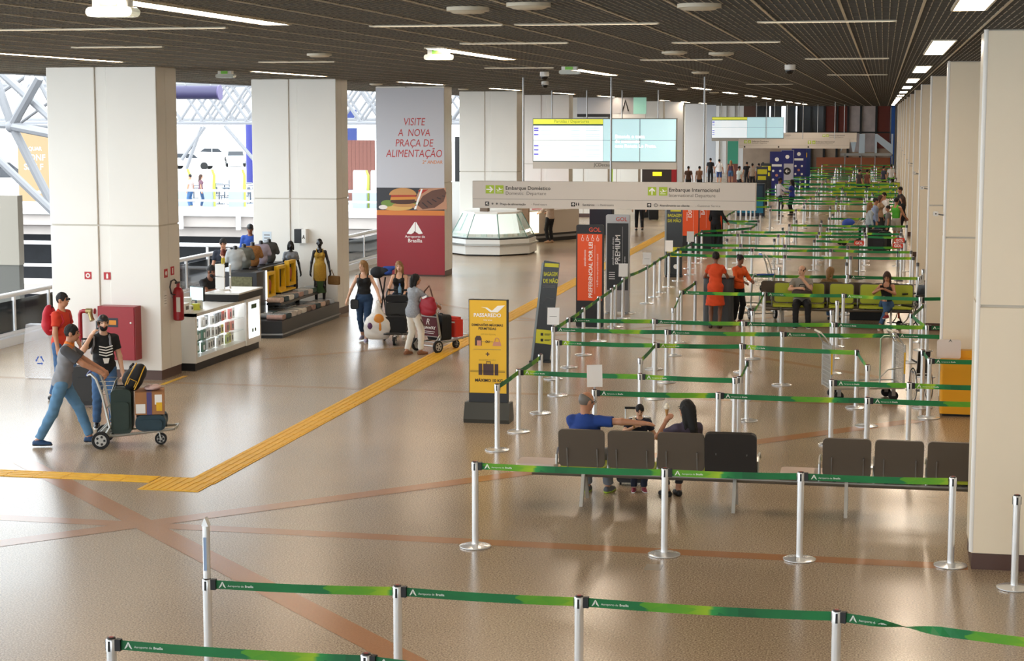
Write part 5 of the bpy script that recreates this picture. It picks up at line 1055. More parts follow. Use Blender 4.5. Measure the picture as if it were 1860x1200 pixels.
def sdf(prims, h, k=0.03, cuts=(), planes=(), wrinkle=0.0):
    bb = [_bb(p) for p in prims]; lo = np.min([b[0] for b in bb], 0)-3*h; hi = np.max([b[1] for b in bb], 0)+3*h
    n = np.ceil((hi-lo)/h).astype(int)+1; D = np.full(n, 0.5, np.float32)
    ax = [lo[i]+h*np.arange(n[i]) for i in range(3)]
    def sub(b, m):
        i0 = np.maximum(((b[0]-m-lo)/h).astype(int), 0); i1 = np.minimum(((b[1]+m-lo)/h).astype(int)+2, n); return tuple(slice(i0[i], max(i1[i], i0[i]+1)) for i in range(3))
    def grid(s): return np.stack(np.meshgrid(ax[0][s[0]], ax[1][s[1]], ax[2][s[2]], indexing='ij'), -1)
    for p, b in zip(prims, bb):
        s = sub(b, k+2*h); d = _ev(p, grid(s)); o = D[s]
        f = np.clip(0.5+0.5*(o-d)/k, 0, 1); D[s] = o*(1-f)+d*f-k*f*(1-f)
    for p in cuts:
        s = sub(_bb(p), 2*h)
        if all(D[s].shape): D[s] = np.maximum(D[s], -_ev(p, grid(s)))
    if planes or wrinkle:
        X = grid((slice(None),)*3)
        if wrinkle < 0: D += -wrinkle*(np.sin(X[..., 2]*70+X[..., 0]*95)*np.sin(X[..., 1]*88-X[..., 2]*60+1.3)+.5*np.sin(X[..., 0]*150+X[..., 1]*120)).astype(np.float32)
        elif wrinkle: D += wrinkle*(np.sin(X[..., 2]*46+X[..., 0]*25+X[..., 1]*18)*np.sin(X[..., 2]*19-X[..., 1]*33+1.3)).astype(np.float32)
        for (pt, nv) in planes: D = np.maximum(D, ((X-np.asarray(pt, float)) @ nrm(nv)).astype(np.float32))
    return D, lo
def nets(D, lo, h):
    S = D < 0; n = np.array(D.shape); cs = n-1; acc = np.zeros((*cs, 3), np.float32); cnt = np.zeros(cs, np.int16); fc = []
    for a in range(3):
        b, c = [(1, 2), (2, 0), (0, 1)][a]
        s0 = [slice(None)]*3; s1 = [slice(None)]*3; s0[a] = slice(0, -1); s1[a] = slice(1, None)
        D0, D1 = D[tuple(s0)], D[tuple(s1)]; I = np.argwhere(S[tuple(s0)] != S[tuple(s1)])
        if not len(I): continue
        d0 = D0[tuple(I.T)]; d1 = D1[tuple(I.T)]; t = d0/(d0-d1); P_ = I.astype(np.float32); P_[:, a] += t
        for ob in (0, -1):
            for oc in (0, -1):
                J = I.copy(); J[:, b] += ob; J[:, c] += oc
                ok = ((J >= 0) & (J < cs)).all(1); np.add.at(acc, tuple(J[ok].T), P_[ok]); np.add.at(cnt, tuple(J[ok].T), 1)
        fc.append((a, b, c, I, d0 < 0))
    A = cnt > 0; idx = np.full(cs, -1, np.int64); idx[A] = np.arange(A.sum()); V_ = lo+h*(acc[A]/cnt[A][:, None]); F_ = []
    for a, b, c, I, ins in fc:
        q = []
        for ob, oc in ((0, 0), (-1, 0), (-1, -1), (0, -1)):
            J = I.copy(); J[:, b] += ob; J[:, c] += oc; J = np.clip(J, 0, cs-1); q.append(idx[tuple(J.T)])
        Q = np.stack(q, 1); Q[~ins] = Q[~ins][:, ::-1]; F_.append(Q[(Q >= 0).all(1)])
    return V_, np.concatenate(F_) if F_ else np.zeros((0, 4), int)
def skin(name, prims, h, mat, parent, k=0.03, cuts=(), planes=(), wrinkle=0.0):
    D, lo = sdf(prims, h, k, cuts, planes, wrinkle); v, f = nets(D, lo, h)
    me = bpy.data.meshes.new(name); me.vertices.add(len(v)); me.vertices.foreach_set('co', v.astype(np.float32).ravel())
    me.loops.add(len(f)*4); me.loops.foreach_set('vertex_index', f.astype(np.int32).ravel()); me.polygons.add(len(f))
    me.polygons.foreach_set('loop_start', np.arange(0, len(f)*4, 4, dtype=np.int32)); me.update(calc_edges=True)
    me.polygons.foreach_set('use_smooth', np.ones(len(f), bool)); me.materials.append(mat); me.validate()
    return link(name, me, parent)
def rz3(a): c, s = math.cos(a), math.sin(a); return np.array([[c, -s, 0], [s, c, 0], [0, 0, 1.0]])
def rx3(a): c, s = math.cos(a), math.sin(a); return np.array([[1.0, 0, 0], [0, c, -s], [0, s, c]])
def ry3(a): c, s = math.cos(a), math.sin(a); return np.array([[c, 0, s], [0, 1.0, 0], [-s, 0, c]])
def ik(a, t, l1, l2, hint):
    d = t-a; L = np.linalg.norm(d); L = min(L, (l1+l2)*0.995); u = nrm(d); t = a+u*L
    x = (l1*l1-l2*l2+L*L)/(2*L); y = math.sqrt(max(l1*l1-x*x, 0)); hv = np.asarray(hint, float); hv = hv-u*(hv @ u)
    return a+u*x+nrm(hv)*y, t
SK = {'light': M('skin_light', 'd8a98c', 0.5), 'tan': M('skin_tan', 'b98364', 0.5), 'brown': M('skin_brown', '7d5039', 0.5), 'dark': M('skin_dark', '4a2f24', 0.5)}
HAIRM = {'black': M('hair_black', '120e0c', 0.75), 'brown': M('hair_brown', '3d2619', 0.7), 'blonde': M('hair_blonde', '8f6a40', 0.65), 'red': M('hair_red', '6a2a16', 0.7), 'grey': M('hair_grey', '6b645c', 0.5)}
EYE = M('eye_dark', '1c1412', 0.25); LIP = M('lip', '9a5348', 0.5)
def cloth(c, n=0.10): return M('cloth_'+c, c, 0.85, noise=n, nscale=14)
DENIM = M('denim', '3f5f86', 0.9, noise=0.25, nscale=7); DENIML = M('denim_light', '5f87a8', 0.9, noise=0.25, nscale=6); DENIMD = M('denim_dark', '27405f', 0.9, noise=0.2, nscale=7)
def person(lab, x, y, rz=math.pi, H=1.72, f=False, fat=1.0, pelvis=(0, 0, .95), lean=0.0, side=0.0, chest=0.0, hy=0.0, hp=0.0, hs=0.0,
           lh=(-.27, .04, .84), rh=(.27, .04, .84), le=(-.4, -.5, -.3), re=(.4, -.5, -.3), lf=(-.1, 0, .085), rf=(.1, 0, .085), lt=0.15, rt=-0.15, lk=(-.1, 1, 0), rk=(.1, 1, 0),
           grip=0.55, skin_='tan', top=None, bottom=None, shoe=None, hair=('short', 'black'), res=0.013, face=True, sole=None, loc_z=0.0, beard=False, barefoot=False, lpitch=0.0, rpitch=0.0, group=None, body_only=None, z0=0.0, name='person', cat='person'):
    s = H/1.75
    T = thing(name, lab, cat, (x, y, z0), rz, group); T.scale = (s, s, s)
    Pv = V(*pelvis); tm = rz3(chest) @ ry3(side) @ rx3(-lean); td = tm @ V(0, 0, 1); rt_ = rz3(chest) @ V(1, 0, 0); TM = tm
    sw = 0.146 if f else 0.168
    N = Pv+td*0.52; Ssh = N-td*0.085; sl, sr = Ssh-rt_*sw, Ssh+rt_*sw
    hm = rz3(chest+hy) @ ry3(hs) @ rx3(hp); Hc = N+nrm(td*0.6+V(0, 0, 1)*0.6)*0.155+hm @ V(0, .025, 0)
    hl, hr = Pv+V(-.09, 0, -.04), Pv+V(.09, 0, -.04)
    el, wl = ik(sl, V(*lh), .285, .25, le); er, wr = ik(sr, V(*rh), .285, .25, re)
    kl, al = ik(hl, V(*lf), .43, .42, lk); kr, ar = ik(hr, V(*rf), .43, .42, rk)
    g = fat
    if f: pe, be, ce, at_, af = V(.160, .112, .125)*V(g, g, 1), V(.122, .092, .13)*V(g, g, 1), V(.140, .100, .165)*V(g, g, 1), .042, .025
    else: pe, be, ce, at_, af = V(.150, .108, .12)*V(g, g, 1), V(.142, .104, .14)*V(g, g, 1), V(.165, .113, .175)*V(g, g, 1), .050, .029
    tors = [(Pv, pe), (Pv+td*.15, be), (Pv+td*.34, ce)]
    def torso(inf=0.0):
        o = [elli(c, r+inf, TM) for c, r in tors]+[cone(sl, sr, .050+inf*.8 if not f else .042+inf*.8, .050+inf*.8 if not f else .042+inf*.8), cone(sl*.75+sr*.25, N-td*.02, .045+inf*.7, .048+inf*.6), cone(sr*.75+sl*.25, N-td*.02, .045+inf*.7, .048+inf*.6)]
        if f: o += [elli(Pv+td*.36+TM @ V(sx, .085, 0), V(.062, .055, .06)+inf, TM) for sx in (-.065, .065)]
        return o
    toe = {}
    for nm, a_, an, pt in (('l', al, lt, lpitch), ('r', ar, rt, rpitch)): toe[nm] = rz3(an) @ rx3(-pt) @ V(0, 1, 0)
    B = torso()+[cone(N-td*.05, Hc-hm @ V(0, .02, .05), .060 if not f else .05, .052 if not f else .043)]
    B += [elli(Hc+hm @ V(0, -.008, .018), V(.075, .094, .098), hm), elli(Hc+hm @ V(0, .028, -.05), V(.056, .062, .068), hm), cone(Hc+hm @ V(0, .085, .008), Hc+hm @ V(0, .106, -.022), .009, .014)]
    B += [elli(Hc+hm @ V(sx, -.005, -.008), V(.012, .022, .032), hm) for sx in (-.077, .077)]
    for (a_, e_, w_) in ((sl, el, wl), (sr, er, wr)): B += [cone(a_, e_, at_, at_*.82), cone(e_, w_, at_*.86, af)]
    for (h_, k_, a_) in ((hl, kl, al), (hr, kr, ar)): B += [cone(h_, k_, .080*g if not f else .084*g, .054), cone(k_, a_, .052, .036), elli(k_*.68+a_*.32+V(0, -.015, 0), V(.05, .05, .1))]
    for nm, a_ in (('l', al), ('r', ar)): d = toe[nm]; B += [cone(a_+V(0, 0, -.03)-d*.03, a_+V(0, 0, -.055)+d*.14, .038, .026)]
    Hd = []
    for sgn, (e_, w_) in ((-1, (el, wl)), (1, (er, wr))):
        d = nrm(w_-e_); lat = np.cross(d, V(0, 0, 1)); lat = nrm(lat) if np.linalg.norm(lat) > .3 else V(0, 1, 0)*-sgn
        if abs(d[2]) > .8: lat = V(0, -1, 0)
        dn = nrm(np.cross(lat, d)); dn = dn if dn[2] < 0 or abs(d[2]) > .8 else -dn
        if abs(d[2]) > .8: dn = V(-sgn, 0, 0)
        kn = w_+d*.075
        for q in (-.022, 0, .022): Hd.append(cone(w_+lat*q*.5, kn+lat*q, .020, .017))
        for i, (q, L_) in enumerate(((-.030, .062), (-.010, .074), (.010, .070), (.029, .055))):
            a1 = grip*.8; a2 = grip*1.9; k0 = kn+lat*q; k1 = k0+(d*math.cos(a1)+dn*math.sin(a1))*L_*.55; k2 = k1+(d*math.cos(a2)+dn*math.sin(a2))*L_*.5; Hd += [cone(k0, k1, .0098, .0090), cone(k1, k2, .0090, .0078)]
        sd = lat if (lat @ V(0, 1, 0) > 0 or lat @ V(-sgn, 0, 0) > 0) else -lat
        t0 = w_+d*.03+sd*.022; t1 = t0+(d*.6+sd*.6+dn*.3)*.04; Hd += [cone(t0, t1, .012, .011), cone(t1, t1+(d*.9+dn*.4)*.03, .011, .009)]
    Bm = SK[skin_] if body_only is None else body_only
    body = skin('body', B+Hd, res, Bm, T, 0.022)
    if body_only is None and face:
        for sx in (-1, 1):
            MB().ball((0, 0, 0), (.012, .006, .008), 8).build('eye', EYE, T, True, tuple(Hc+hm @ V(sx*.031, .083, .006)), Matrix(hm.tolist()).to_euler())
            MB().box((0, 0, 0), (.032, .010, .008)).build('eyebrow', HAIRM[hair[1] if hair[1] in HAIRM else 'black'], T, False, tuple(Hc+hm @ V(sx*.031, .088, .028)), Matrix(hm.tolist()).to_euler())
        MB().ball((0, 0, 0), (.022, .007, .007), 8).build('mouth', LIP, T, True, tuple(Hc+hm @ V(0, .090, -.058)), Matrix(hm.tolist()).to_euler())
    # ---- clothes
    if bottom:
        m_, fr = bottom[0], bottom[1]; kind = bottom[2] if len(bottom) > 2 else 'trousers'
        if kind == 'skirt':
            skin('skirt', [elli(Pv, pe+.02), cone(Pv+V(0, 0, .02), Pv-V(0, 0, fr), .155*g, .20*g, False, True)], res, m_, T, .03, (), [(Pv+td*.11, td)])
        else:
            Q = [elli(Pv, pe+.014, TM)]
            slim = .010 if kind == 'slim' else .020
            for (h_, k_, a_) in ((hl, kl, al), (hr, kr, ar)):
                if fr <= .5: Q.append(cone(h_, h_+(k_-h_)*fr*2, .094*g, .080*g, False, True))
                else:
                    r2 = .054+slim; r3 = r2+(.038+slim*1.15-r2)*min(1, (fr-.5)*2); e_ = k_+(a_-k_)*(fr-.5)*2; Q += [cone(h_, k_, .086*g+.012, r2), cone(k_, e_, r2, r3, False, True), elli(k_*.68+a_*.32+V(0, -.012, 0), V(.055, .055, .1)) if fr > .8 else cone(h_, k_, .08, r2)]
            skin('trousers' if fr > .55 else 'shorts', Q, res, m_, T, .02, (), [(Pv+td*.105, td)], .0048)
    if top:
        m_, kind = top[0], top[1]; hem = top[2] if len(top) > 2 else .06; inf = .016
        Q = torso(inf)+([elli(Pv+td*.02, pe+V(.022, .026, .02), TM), elli(Pv-td*.05, pe+V(.020, .022, .02), TM)] if kind in ('tshirt', 'long', 'polo') else []); cuts = [elli(N+td*.02+TM @ V(0, .03, 0), V(.072, .078, .07))]; pl = [(Pv-td*hem, -td)]
        if kind in ('tshirt', 'long', 'dress', 'polo'):
            fr = {'tshirt': .62, 'dress': .5, 'long': 2.0, 'polo': .7}[kind]
            for (a_, e_, w_) in ((sl, el, wl), (sr, er, wr)):
                if kind == 'polo': skin('sleeve', [cone(a_-(e_-a_)*.08, a_+(e_-a_)*fr, at_+.022, at_+.024, False, True)], res, top[4], T, .02)
                elif fr <= 1: Q.append(cone(a_, a_+(e_-a_)*fr, at_+.018, at_+.016, False, True))
                else: Q += [cone(a_, e_, at_+.016, at_*.82+.014), cone(e_, e_+(w_-e_)*.96, at_*.86+.012, af+.014, False, True)]
        if kind == 'dress':
            Q += [cone(Pv+V(0, 0, .0), Pv-V(0, 0, hem), .150*g, .205*g, False, True)]; pl = []
        if kind == 'tank':
            Q = [elli(c, r+.012, TM) for c, r in tors]+([elli(Pv+td*.36+TM @ V(sx, .085, 0), V(.062, .055, .06)+.010, TM) for sx in (-.065, .065)] if f else [])
            pl.append((Pv+td*.43, td)); cuts = [elli(Pv+td*.47+TM @ V(0, .06, 0), V(.075, .09, .075))]
            Q += [cone(Pv+td*.40+TM @ V(sx, .095, 0), Pv+td*.40+TM @ V(sx, .095, 0), .001, .001) for sx in (-.07,)]
            for sx in (-.085, .085):
                MB().tube([Vector(Pv+td*.42+TM @ V(sx, .085, 0)), Vector(Pv+td*.495+TM @ V(sx*1.02, .045, 0)), Vector(Pv+td*.515+TM @ V(sx, -.02, 0)), Vector(Pv+td*.42+TM @ V(sx, -.095, 0))], .012 if f else .026, 6).build('shoulder_strap', m_, T, True)
        if kind == 'cami': pass
        skin('dress' if kind == 'dress' else 'shirt' if kind != 'tank' else 'tank_top', Q, res, m_, T, .028, cuts, pl, .0045)
        if kind == 'polo':
            skin('shoulder_yoke', [cone(sl*.8+sr*.2, sr*.8+sl*.2, .078, .078), cone(N-td*.01, N+td*.02, .075, .066)], res, top[3], T, .02, [elli(N+td*.05, V(.058, .06, .06))])
    if shoe:
        for nm, a_ in (('l', al), ('r', ar)):
            d = toe[nm]; up = nrm(np.cross(np.cross(d, V(0, 0, 1)), d)); gz = a_-up*.085
            Q = [cone(a_-d*.045-up*.045, a_+d*.06-up*.05, .043, .044), cone(a_+d*.05-up*.055, a_+d*.15-up*.062, .043, .034), cone(a_+up*.0, a_-up*.04, .042, .045, True)]
            sh = skin('shoe', Q, max(res*.8, .009), shoe, T, .02, (), [(gz+up*.002, -up)])
            if sole is not None: skin('sole', [cone(a_-d*.05-up*.05, a_+d*.06-up*.055, .046, .047), cone(a_+d*.05-up*.06, a_+d*.155-up*.065, .046, .037)], max(res*.8, .009), sole, sh, .02, (), [(gz, -up), (gz+up*.024, up)])
    # ---- hair and headwear
    hk, hc = hair[0], HAIRM.get(hair[1]) or hair[1]
    hd = lambda *a: Hc+hm @ V(*a)
    cutf = [elli(hd(0, .115, -.035), V(.078, .085, .085), hm), elli(hd(0, .05, -.09), V(.07, .09, .06), hm)]
    Q = [elli(hd(0, -.012, .026), V(.083, .100, .102), hm)]
    if hk == 'short': skin('hair', Q, res*.9, hc, T, .02, cutf, [(hd(0, 0, -.045), hm @ V(0, .5, -1))], -.0055)
    elif hk == 'bald': skin('hair', Q, res*.9, hc, T, .02, cutf, [(hd(0, -.03, .062), hm @ V(0, .55, 1)), (hd(0, 0, -.05), hm @ V(0, 0, -1))])
    elif hk == 'bun': skin('hair', Q+[elli(hd(0, -.10, .07), V(.05, .045, .05), hm)], res*.9, hc, T, .015, cutf, [(hd(0, 0, -.07), hm @ V(0, 0, -1))], -.004)
    elif hk in ('long', 'verylong', 'bob'):
        L_ = {'long': .27, 'verylong': .40, 'bob': .14}[hk]; bk = nrm(hm @ V(0, -1, 0)*.22+V(0, 0, -1))
        Q += [cone(hd(0, -.055, .0), hd(0, -.055, 0)+bk*L_, .078, .050)]
        for sx in (-1, 1): Q.append(cone(hd(sx*.066, -.01, 0), hd(sx*.075, -.02, 0)+nrm(bk+V(0, 0, -.6))*L_*.85, .034, .026))
        skin('hair', Q, res*.9, hc, T, .02, cutf[:1], (), -.005)
    elif hk == 'cap':
        skin('hair', Q, res*.9, HAIRM['black'], T, .02, cutf, [(hd(0, 0, -.05), hm @ V(0, .5, -1)), (hd(0, 0, .03), hm @ V(0, 0, 1))])
        cp = skin('cap', [elli(hd(0, -.008, .035), V(.088, .104, .098), hm)], res*.9, hc, T, .01, (), [(hd(0, 0, .035), hm @ V(0, 0, -1))])
        fb = hair[2] if len(hair) > 2 else 1; skin('brim', [elli(hd(0, fb*.105, .040), V(.07, .07, .008), hm)], .008, hc, cp, .01, [elli(hd(0, 0, .04), V(.08, .094, .04), hm)])
    if beard: skin('beard', [elli(hd(0, .038, -.062), V(.060, .062, .062), hm)], res*.8, HAIRM['black'], T, .01, [elli(hd(0, .085, -.005), V(.07, .07, .042), hm), elli(hd(0, .10, -.058), V(.022, .02, .008), hm)])
    T['jt'] = [float(v) for v in np.concatenate([wl, wr, Hc, N])*s]
    return T, dict(lw=wl*s, rw=wr*s, head=Hc*s, N=N*s, sl=sl*s, sr=sr*s, P=Pv*s, td=td, le=el*s, re=er*s, hm=hm, TM=TM, s=s)
def world(T, p):
    c, n_ = math.cos(T.rotation_euler.z), math.sin(T.rotation_euler.z); return Vector((T.location.x+p[0]*c-p[1]*n_, T.location.y+p[0]*n_+p[1]*c, T.location.z+p[2]))
# ================================================================== LUGGAGE TROLLEYS
BLUEG = M('grip_blue', '2f58b8', 0.4); WIRE = M('trolley_wire', 'b5b4ae', 0.35, 0.7)
def trolley(lab, x, y, rz, ad=None, grip=BLUEG, dark=False):
    t = thing('luggage_trolley', lab, 'trolley', (x, y, 0), rz); fm = M('trolley_dark', '4a4a4a', 0.4, 0.6) if dark else WIRE
    def wheel(px, py, r, w_):
        o = part('wheel', MB().lathe([(r*.55, -w_/2), (r*.95, -w_/2), (r, -w_*.3), (r, w_*.3), (r*.95, w_/2), (r*.55, w_/2)], 22, (px, py, r), axis='x'), RUBBER, t, True)
        MB().lathe([(.02, -w_*.52), (r*.66, -w_*.5), (r*.66, w_*.5), (.02, w_*.52)], 18, (px, py, r), axis='x').build('hub', M('hub_grey', 'b9b6b0', 0.5), o)
        for k in range(5):
            a = k*2*math.pi/5; sx = -1 if px < 0 else 1; MB().box((px+sx*w_*.53, py+math.cos(a)*r*.42, r+math.sin(a)*r*.42), (.006, .03, .03), rx=a).build('hub_slot', BLACK, o)
    wheel(-.30, 0, .125, .05); wheel(.30, 0, .125, .05); wheel(0, .80, .085, .05)
    part('fork', MB().tube([(-.035, .80, .085), (-.035, .78, .19), (.035, .78, .19), (.035, .80, .085)], .012, 6), fm, t, True)
    part('axle', MB().tube([(-.33, 0, .125), (.33, 0, .125)], .014, 8), fm, t)
    for sx in (-1, 1):
        part('side_rail', MB().tube([(sx*.24, -.04, .17), (sx*.24, .25, .18), (sx*.20, .80, .23), (sx*.18, 1.0, .25)], .019, 8), fm, t, True)
        part('upright', MB().tube([(sx*.28, .02, .13), (sx*.27, .06, .20), (sx*.25, .12, .30), (sx*.25, .03, .75), (sx*.25, -.05, .98), (sx*.23, -.12, 1.05), (sx*.20, -.17, 1.03)], .019, 8), fm, t, True)
        part('brace', MB().tube([(sx*.27, -.10, .14), (sx*.25, .10, .34)], .013, 6), fm, t, True)
    part('handle', MB().tube([(-.20, -.17, 1.03), (.20, -.17, 1.03)], .020, 10), grip, t, True)
    part('nose_bar', MB().tube([(-.18, 1.0, .25), (-.12, 1.04, .27), (.12, 1.04, .27), (.18, 1.0, .25)], .016, 8), fm, t, True)
    for y_ in (.12, .34, .56, .78): part('deck_bar', MB().tube([(-.23, y_, .175+y_*.05), (.23, y_, .175+y_*.05)], .009, 6), fm, t)
    for z in (.36, .55): part('cross_bar', MB().tube([(-.25, .10-(z-.36)*.14, z), (.25, .10-(z-.36)*.14, z)], .011, 6), fm, t)
    bk = MB()
    for z in (.76, .82, .88, .94): bk.tube([(-.23, .0, z), (-.2, .14+(z-.76)*.35, z), (.2, .14+(z-.76)*.35, z), (.23, .0, z)], .004, 5)
    for k in range(9): bk.tube([(-.2+.05*k, .14, .76), (-.2+.05*k, .205, .94)], .0035, 5)
    b = part('basket', bk, WIRE, t); b['kind'] = 'stuff'
    if ad:
        p_ = part('ad_panel', MB().box((0, .055, .50), (.46, .015, .38), rx=.13), M('ad_maroon', '5c1a26', 0.5), t)
        MB().box((0, .063, .50), (.50, .008, .42), rx=.13).build('ad_frame', ALU, p_)
        text(p_, 'RUNWAY', (0, .043, .45), .085, INKW, (math.pi/2+.13, 0, 0), align='CENTER', shear=.2, bold=.003); text(p_, 'R', (-.02, .033, .54), .17, INKW, (math.pi/2+.13, 0, 0), align='CENTER', shear=.4, bold=.001)
        for k in range(2): MB().box((0, .056-.004*k, .40-.035*k), (.32-.06*k, .003, .010), rx=.13).build('small_print', INKW, p_)
    return t
def suitcase(lab, x, y, z, rz, w_, d_, h_, mat, tilt=0.0, handle=False, wheels=True, grp=None):
    t = thing('suitcase', lab, 'suitcase', (x, y, z), rz, grp); t.rotation_euler = (tilt, 0, rz); w0 = .035 if wheels else 0
    sh = part('shell', MB().rbox((0, 0, w0+h_/2), (w_, d_, h_), min(w_, d_)*.22, axis='y', n=4), mat, t, 40)
    MB().rbox((0, -d_/2-.012, w0+h_*.42), (w_*.78, .03, h_*.62), .05, axis='y').build('front_pocket', mat, sh); MB().b2((-w_/2-.002, -.006, w0+.02), (w_/2+.002, .006, w0+h_-.02)).build('zip_seam', BLACK, sh)
    part('carry_handle', MB().tube([(-.09, 0, w0+h_), (-.08, 0, w0+h_+.03), (.08, 0, w0+h_+.03), (.09, 0, w0+h_)], .011, 6), BLACK, t, True)
    if wheels:
        for sx in (-1, 1):
            for sy in (-1, 1): part('castor', MB().lathe([(.02, -.012), (.035, -.01), (.035, .01), (.02, .012)], 12, (sx*(w_/2-.05), sy*(d_/2-.04), .035), axis='x'), RUBBER, t)
    if handle:
        for sx in (-.08, .08): part('pull_rod', MB().tube([(sx, d_*.3, w0+h_), (sx, d_*.3, w0+h_+.42)], .009, 6), ALU, t)
        part('pull_grip', MB().tube([(-.09, d_*.3, w0+h_+.42), (.09, d_*.3, w0+h_+.42)], .015, 8), BLACK, t)
    return t
def rucksack(lab, T, J, mat, sc=1.0, dz=0.0, dx=0.0, group=None):
    # backpack hanging on a person's back
    p = world(T, J['P']+J['td']*(.36*J['s'])+J['TM'] @ V(dx, -.215, dz)); t = thing('backpack', lab, 'backpack', p, T.rotation_euler.z)
    body = skin('bag', [elli((0, 0, 0), (.155*sc, .085*sc, .23*sc)), elli((0, .02, -.08), (.15*sc, .09*sc, .15*sc)), elli((0, -.05, -.07), (.11*sc, .07*sc, .11*sc))], .016, mat, t, .03, (), (), .003)
    MB().b2((-.10, -.108, -.02), (.10, -.098, -.008)).build('zip', BLACK, body)
    for sx in (-1, 1): part('strap', MB().tube([(sx*.10, .08, .09), (sx*.11, .19, .14), (sx*.115, .29, .105), (sx*.12, .335, .0), (sx*.15, .25, -.12), (sx*.13, .08, -.16)], .018, 6), mat, t, True)
    part('grab_loop', MB().tube([(-.03, .06, .2), (0, .05, .24), (.03, .06, .2)], .008, 6), BLACK, t, True)
    return t
# ---------------------------------------------------------------- the man with the loaded trolley
HD = R(18); fx, fy = math.cos(HD), math.sin(HD); rzt = HD-math.pi/2
tx, ty = -10.66, 23.55
T, J = person('man in grey shirt with orange collar pushing the loaded trolley', -11.19, 23.46, rzt, 1.76, lean=.22, pelvis=(0, -.02, .92), hp=-.05, hy=-.1, lh=(-.14, .60, .985), rh=(.14, .60, .985), le=(-.6, -.3, -.8), re=(.6, -.3, -.8), lf=(-.09, .34, .087), rf=(.09, -.36, .087), lt=.05, rt=-.05, rpitch=.0,
              grip=.9, top=(cloth('86868a'), 'polo', .09, cloth('d9772b'), cloth('4c4c50')), bottom=(DENIML, .98), shoe=M('shoe_blue', '25466e', 0.6), sole=M('sole_dark', '2a2d33', 0.6), res=.011)
tro = trolley('grey luggage trolley loaded with suitcases and a cardboard box', tx, ty, rzt, None)
def on(t0, dx, dy, z): return (t0.location.x+dx*math.cos(t0.rotation_euler.z)-dy*math.sin(t0.rotation_euler.z), t0.location.y+dx*math.sin(t0.rotation_euler.z)+dy*math.cos(t0.rotation_euler.z), z)
GS = M('case_green', '20322a', 0.6, noise=.2, nscale=10); BS = M('case_navy', '1d3844', 0.6, noise=.2, nscale=10)
q = on(tro, 0, .28, .20); suitcase('dark green suitcase standing upright on the loaded trolley', q[0], q[1], q[2], rzt-math.pi/2+math.pi, .28, .46, .62, GS, wheels=False)
q = on(tro, 0, .68, .235); suitcase('navy suitcase lying flat at the front of the loaded trolley', q[0], q[1], q[2], rzt+math.pi/2, .42, .46, .22, BS, wheels=False)
q = on(tro, -.0, .66, .46); t = thing('cardboard_box', 'taped brown cardboard box on the navy suitcase', 'box', q, rzt+math.pi/2+.06); CB = M('cardboard', 'a9764c', 0.8, noise=.12, nscale=9)
part('carton', MB().box((0, 0, .16), (.40, .40, .32)), CB, t); part('purple_tape', MB().b2((-.04, -.203, 0), (.03, -.2, .32)), M('tape_purple', '4a3f78', 0.4), t); part('label', MB().b2((.07, -.203, .14), (.17, -.2, .28)), INKW, t); part('yellow_label', MB().b2((.09, -.205, .05), (.17, -.2, .17)), YEL, t); part('label', MB().b2((-.19, -.203, .02), (-.06, -.2, .15)), INKW, t); part('top_tape', MB().b2((-.04, -.2, .32), (.03, .2, .322)), M('tape_purple', '4a3f78', 0.4), t)
for sx in (-1, 1): part('flap_edge', MB().b2((-.2, sx*.2-.004, .316), (.2, sx*.2+.004, .324)), M('cardboard_edge', '8a5f3c', 0.8), t)
q = on(tro, 0, .70, .785); t = thing('cloth_bundle', 'folded pale pink garment on top of the cardboard box', 'garment', q, rzt); skin('cloth', [elli((0, 0, .03), (.15, .12, .035)), elli((.06, .05, .05), (.10, .08, .03))], .012, cloth('cfae a6'.replace(' ', '')), t, .02, (), [((0, 0, .004), (0, 0, -1))], .004); part('fold', MB().tube([(-.12, -.05, .055), (.1, .0, .07)], .01, 6), cloth('b9958e'), t, True)
q = on(tro, 0, .40, .84); t = thing('backpack', 'black backpack with yellow piping lying on the green suitcase', 'backpack', q, rzt); t.rotation_euler = (-.45, 0, rzt)
bb_ = skin('bag', [elli((0, 0, .10), (.17, .13, .17)), elli((0, .02, .22), (.14, .11, .13)), elli((0, -.09, .10), (.12, .07, .12))], .012, M('bag_black', '17171a', 0.7), t, .03, (), (), .003)
YP2 = M('piping_yellow', 'd9a52a', 0.5)
for sx in (-1, 1): part('piping', MB().tube([(.172, sx*.07, .0), (.178, sx*.075, .12), (.14, sx*.065, .27), (.06, sx*.06, .34)], .008, 6), YP2, t, True)
part('piping', MB().tube([(.17, -.05, .03), (.18, -.05, .12), (.176, .05, .12), (.17, .05, .03)], .007, 6), YP2, t, True)
part('strap', MB().tube([(-.10, -.1, .28), (-.20, -.12, .22), (-.22, -.1, .1), (-.14, -.08, .0)], .02, 6), M('bag_black', '17171a', 0.7), t, True)
q = on(tro, -.25, .10, .28); t = thing('bag_tag', 'white baggage tag hanging from the trolley frame', 'tag', q, rzt); part('paper', MB().box((-.03, .06, .02), (.006, .10, .26), rx=.2), INKW, t); part('loop', MB().tube([(0, 0, .15), (-.03, .05, .14)], .006, 5), INKW, t)
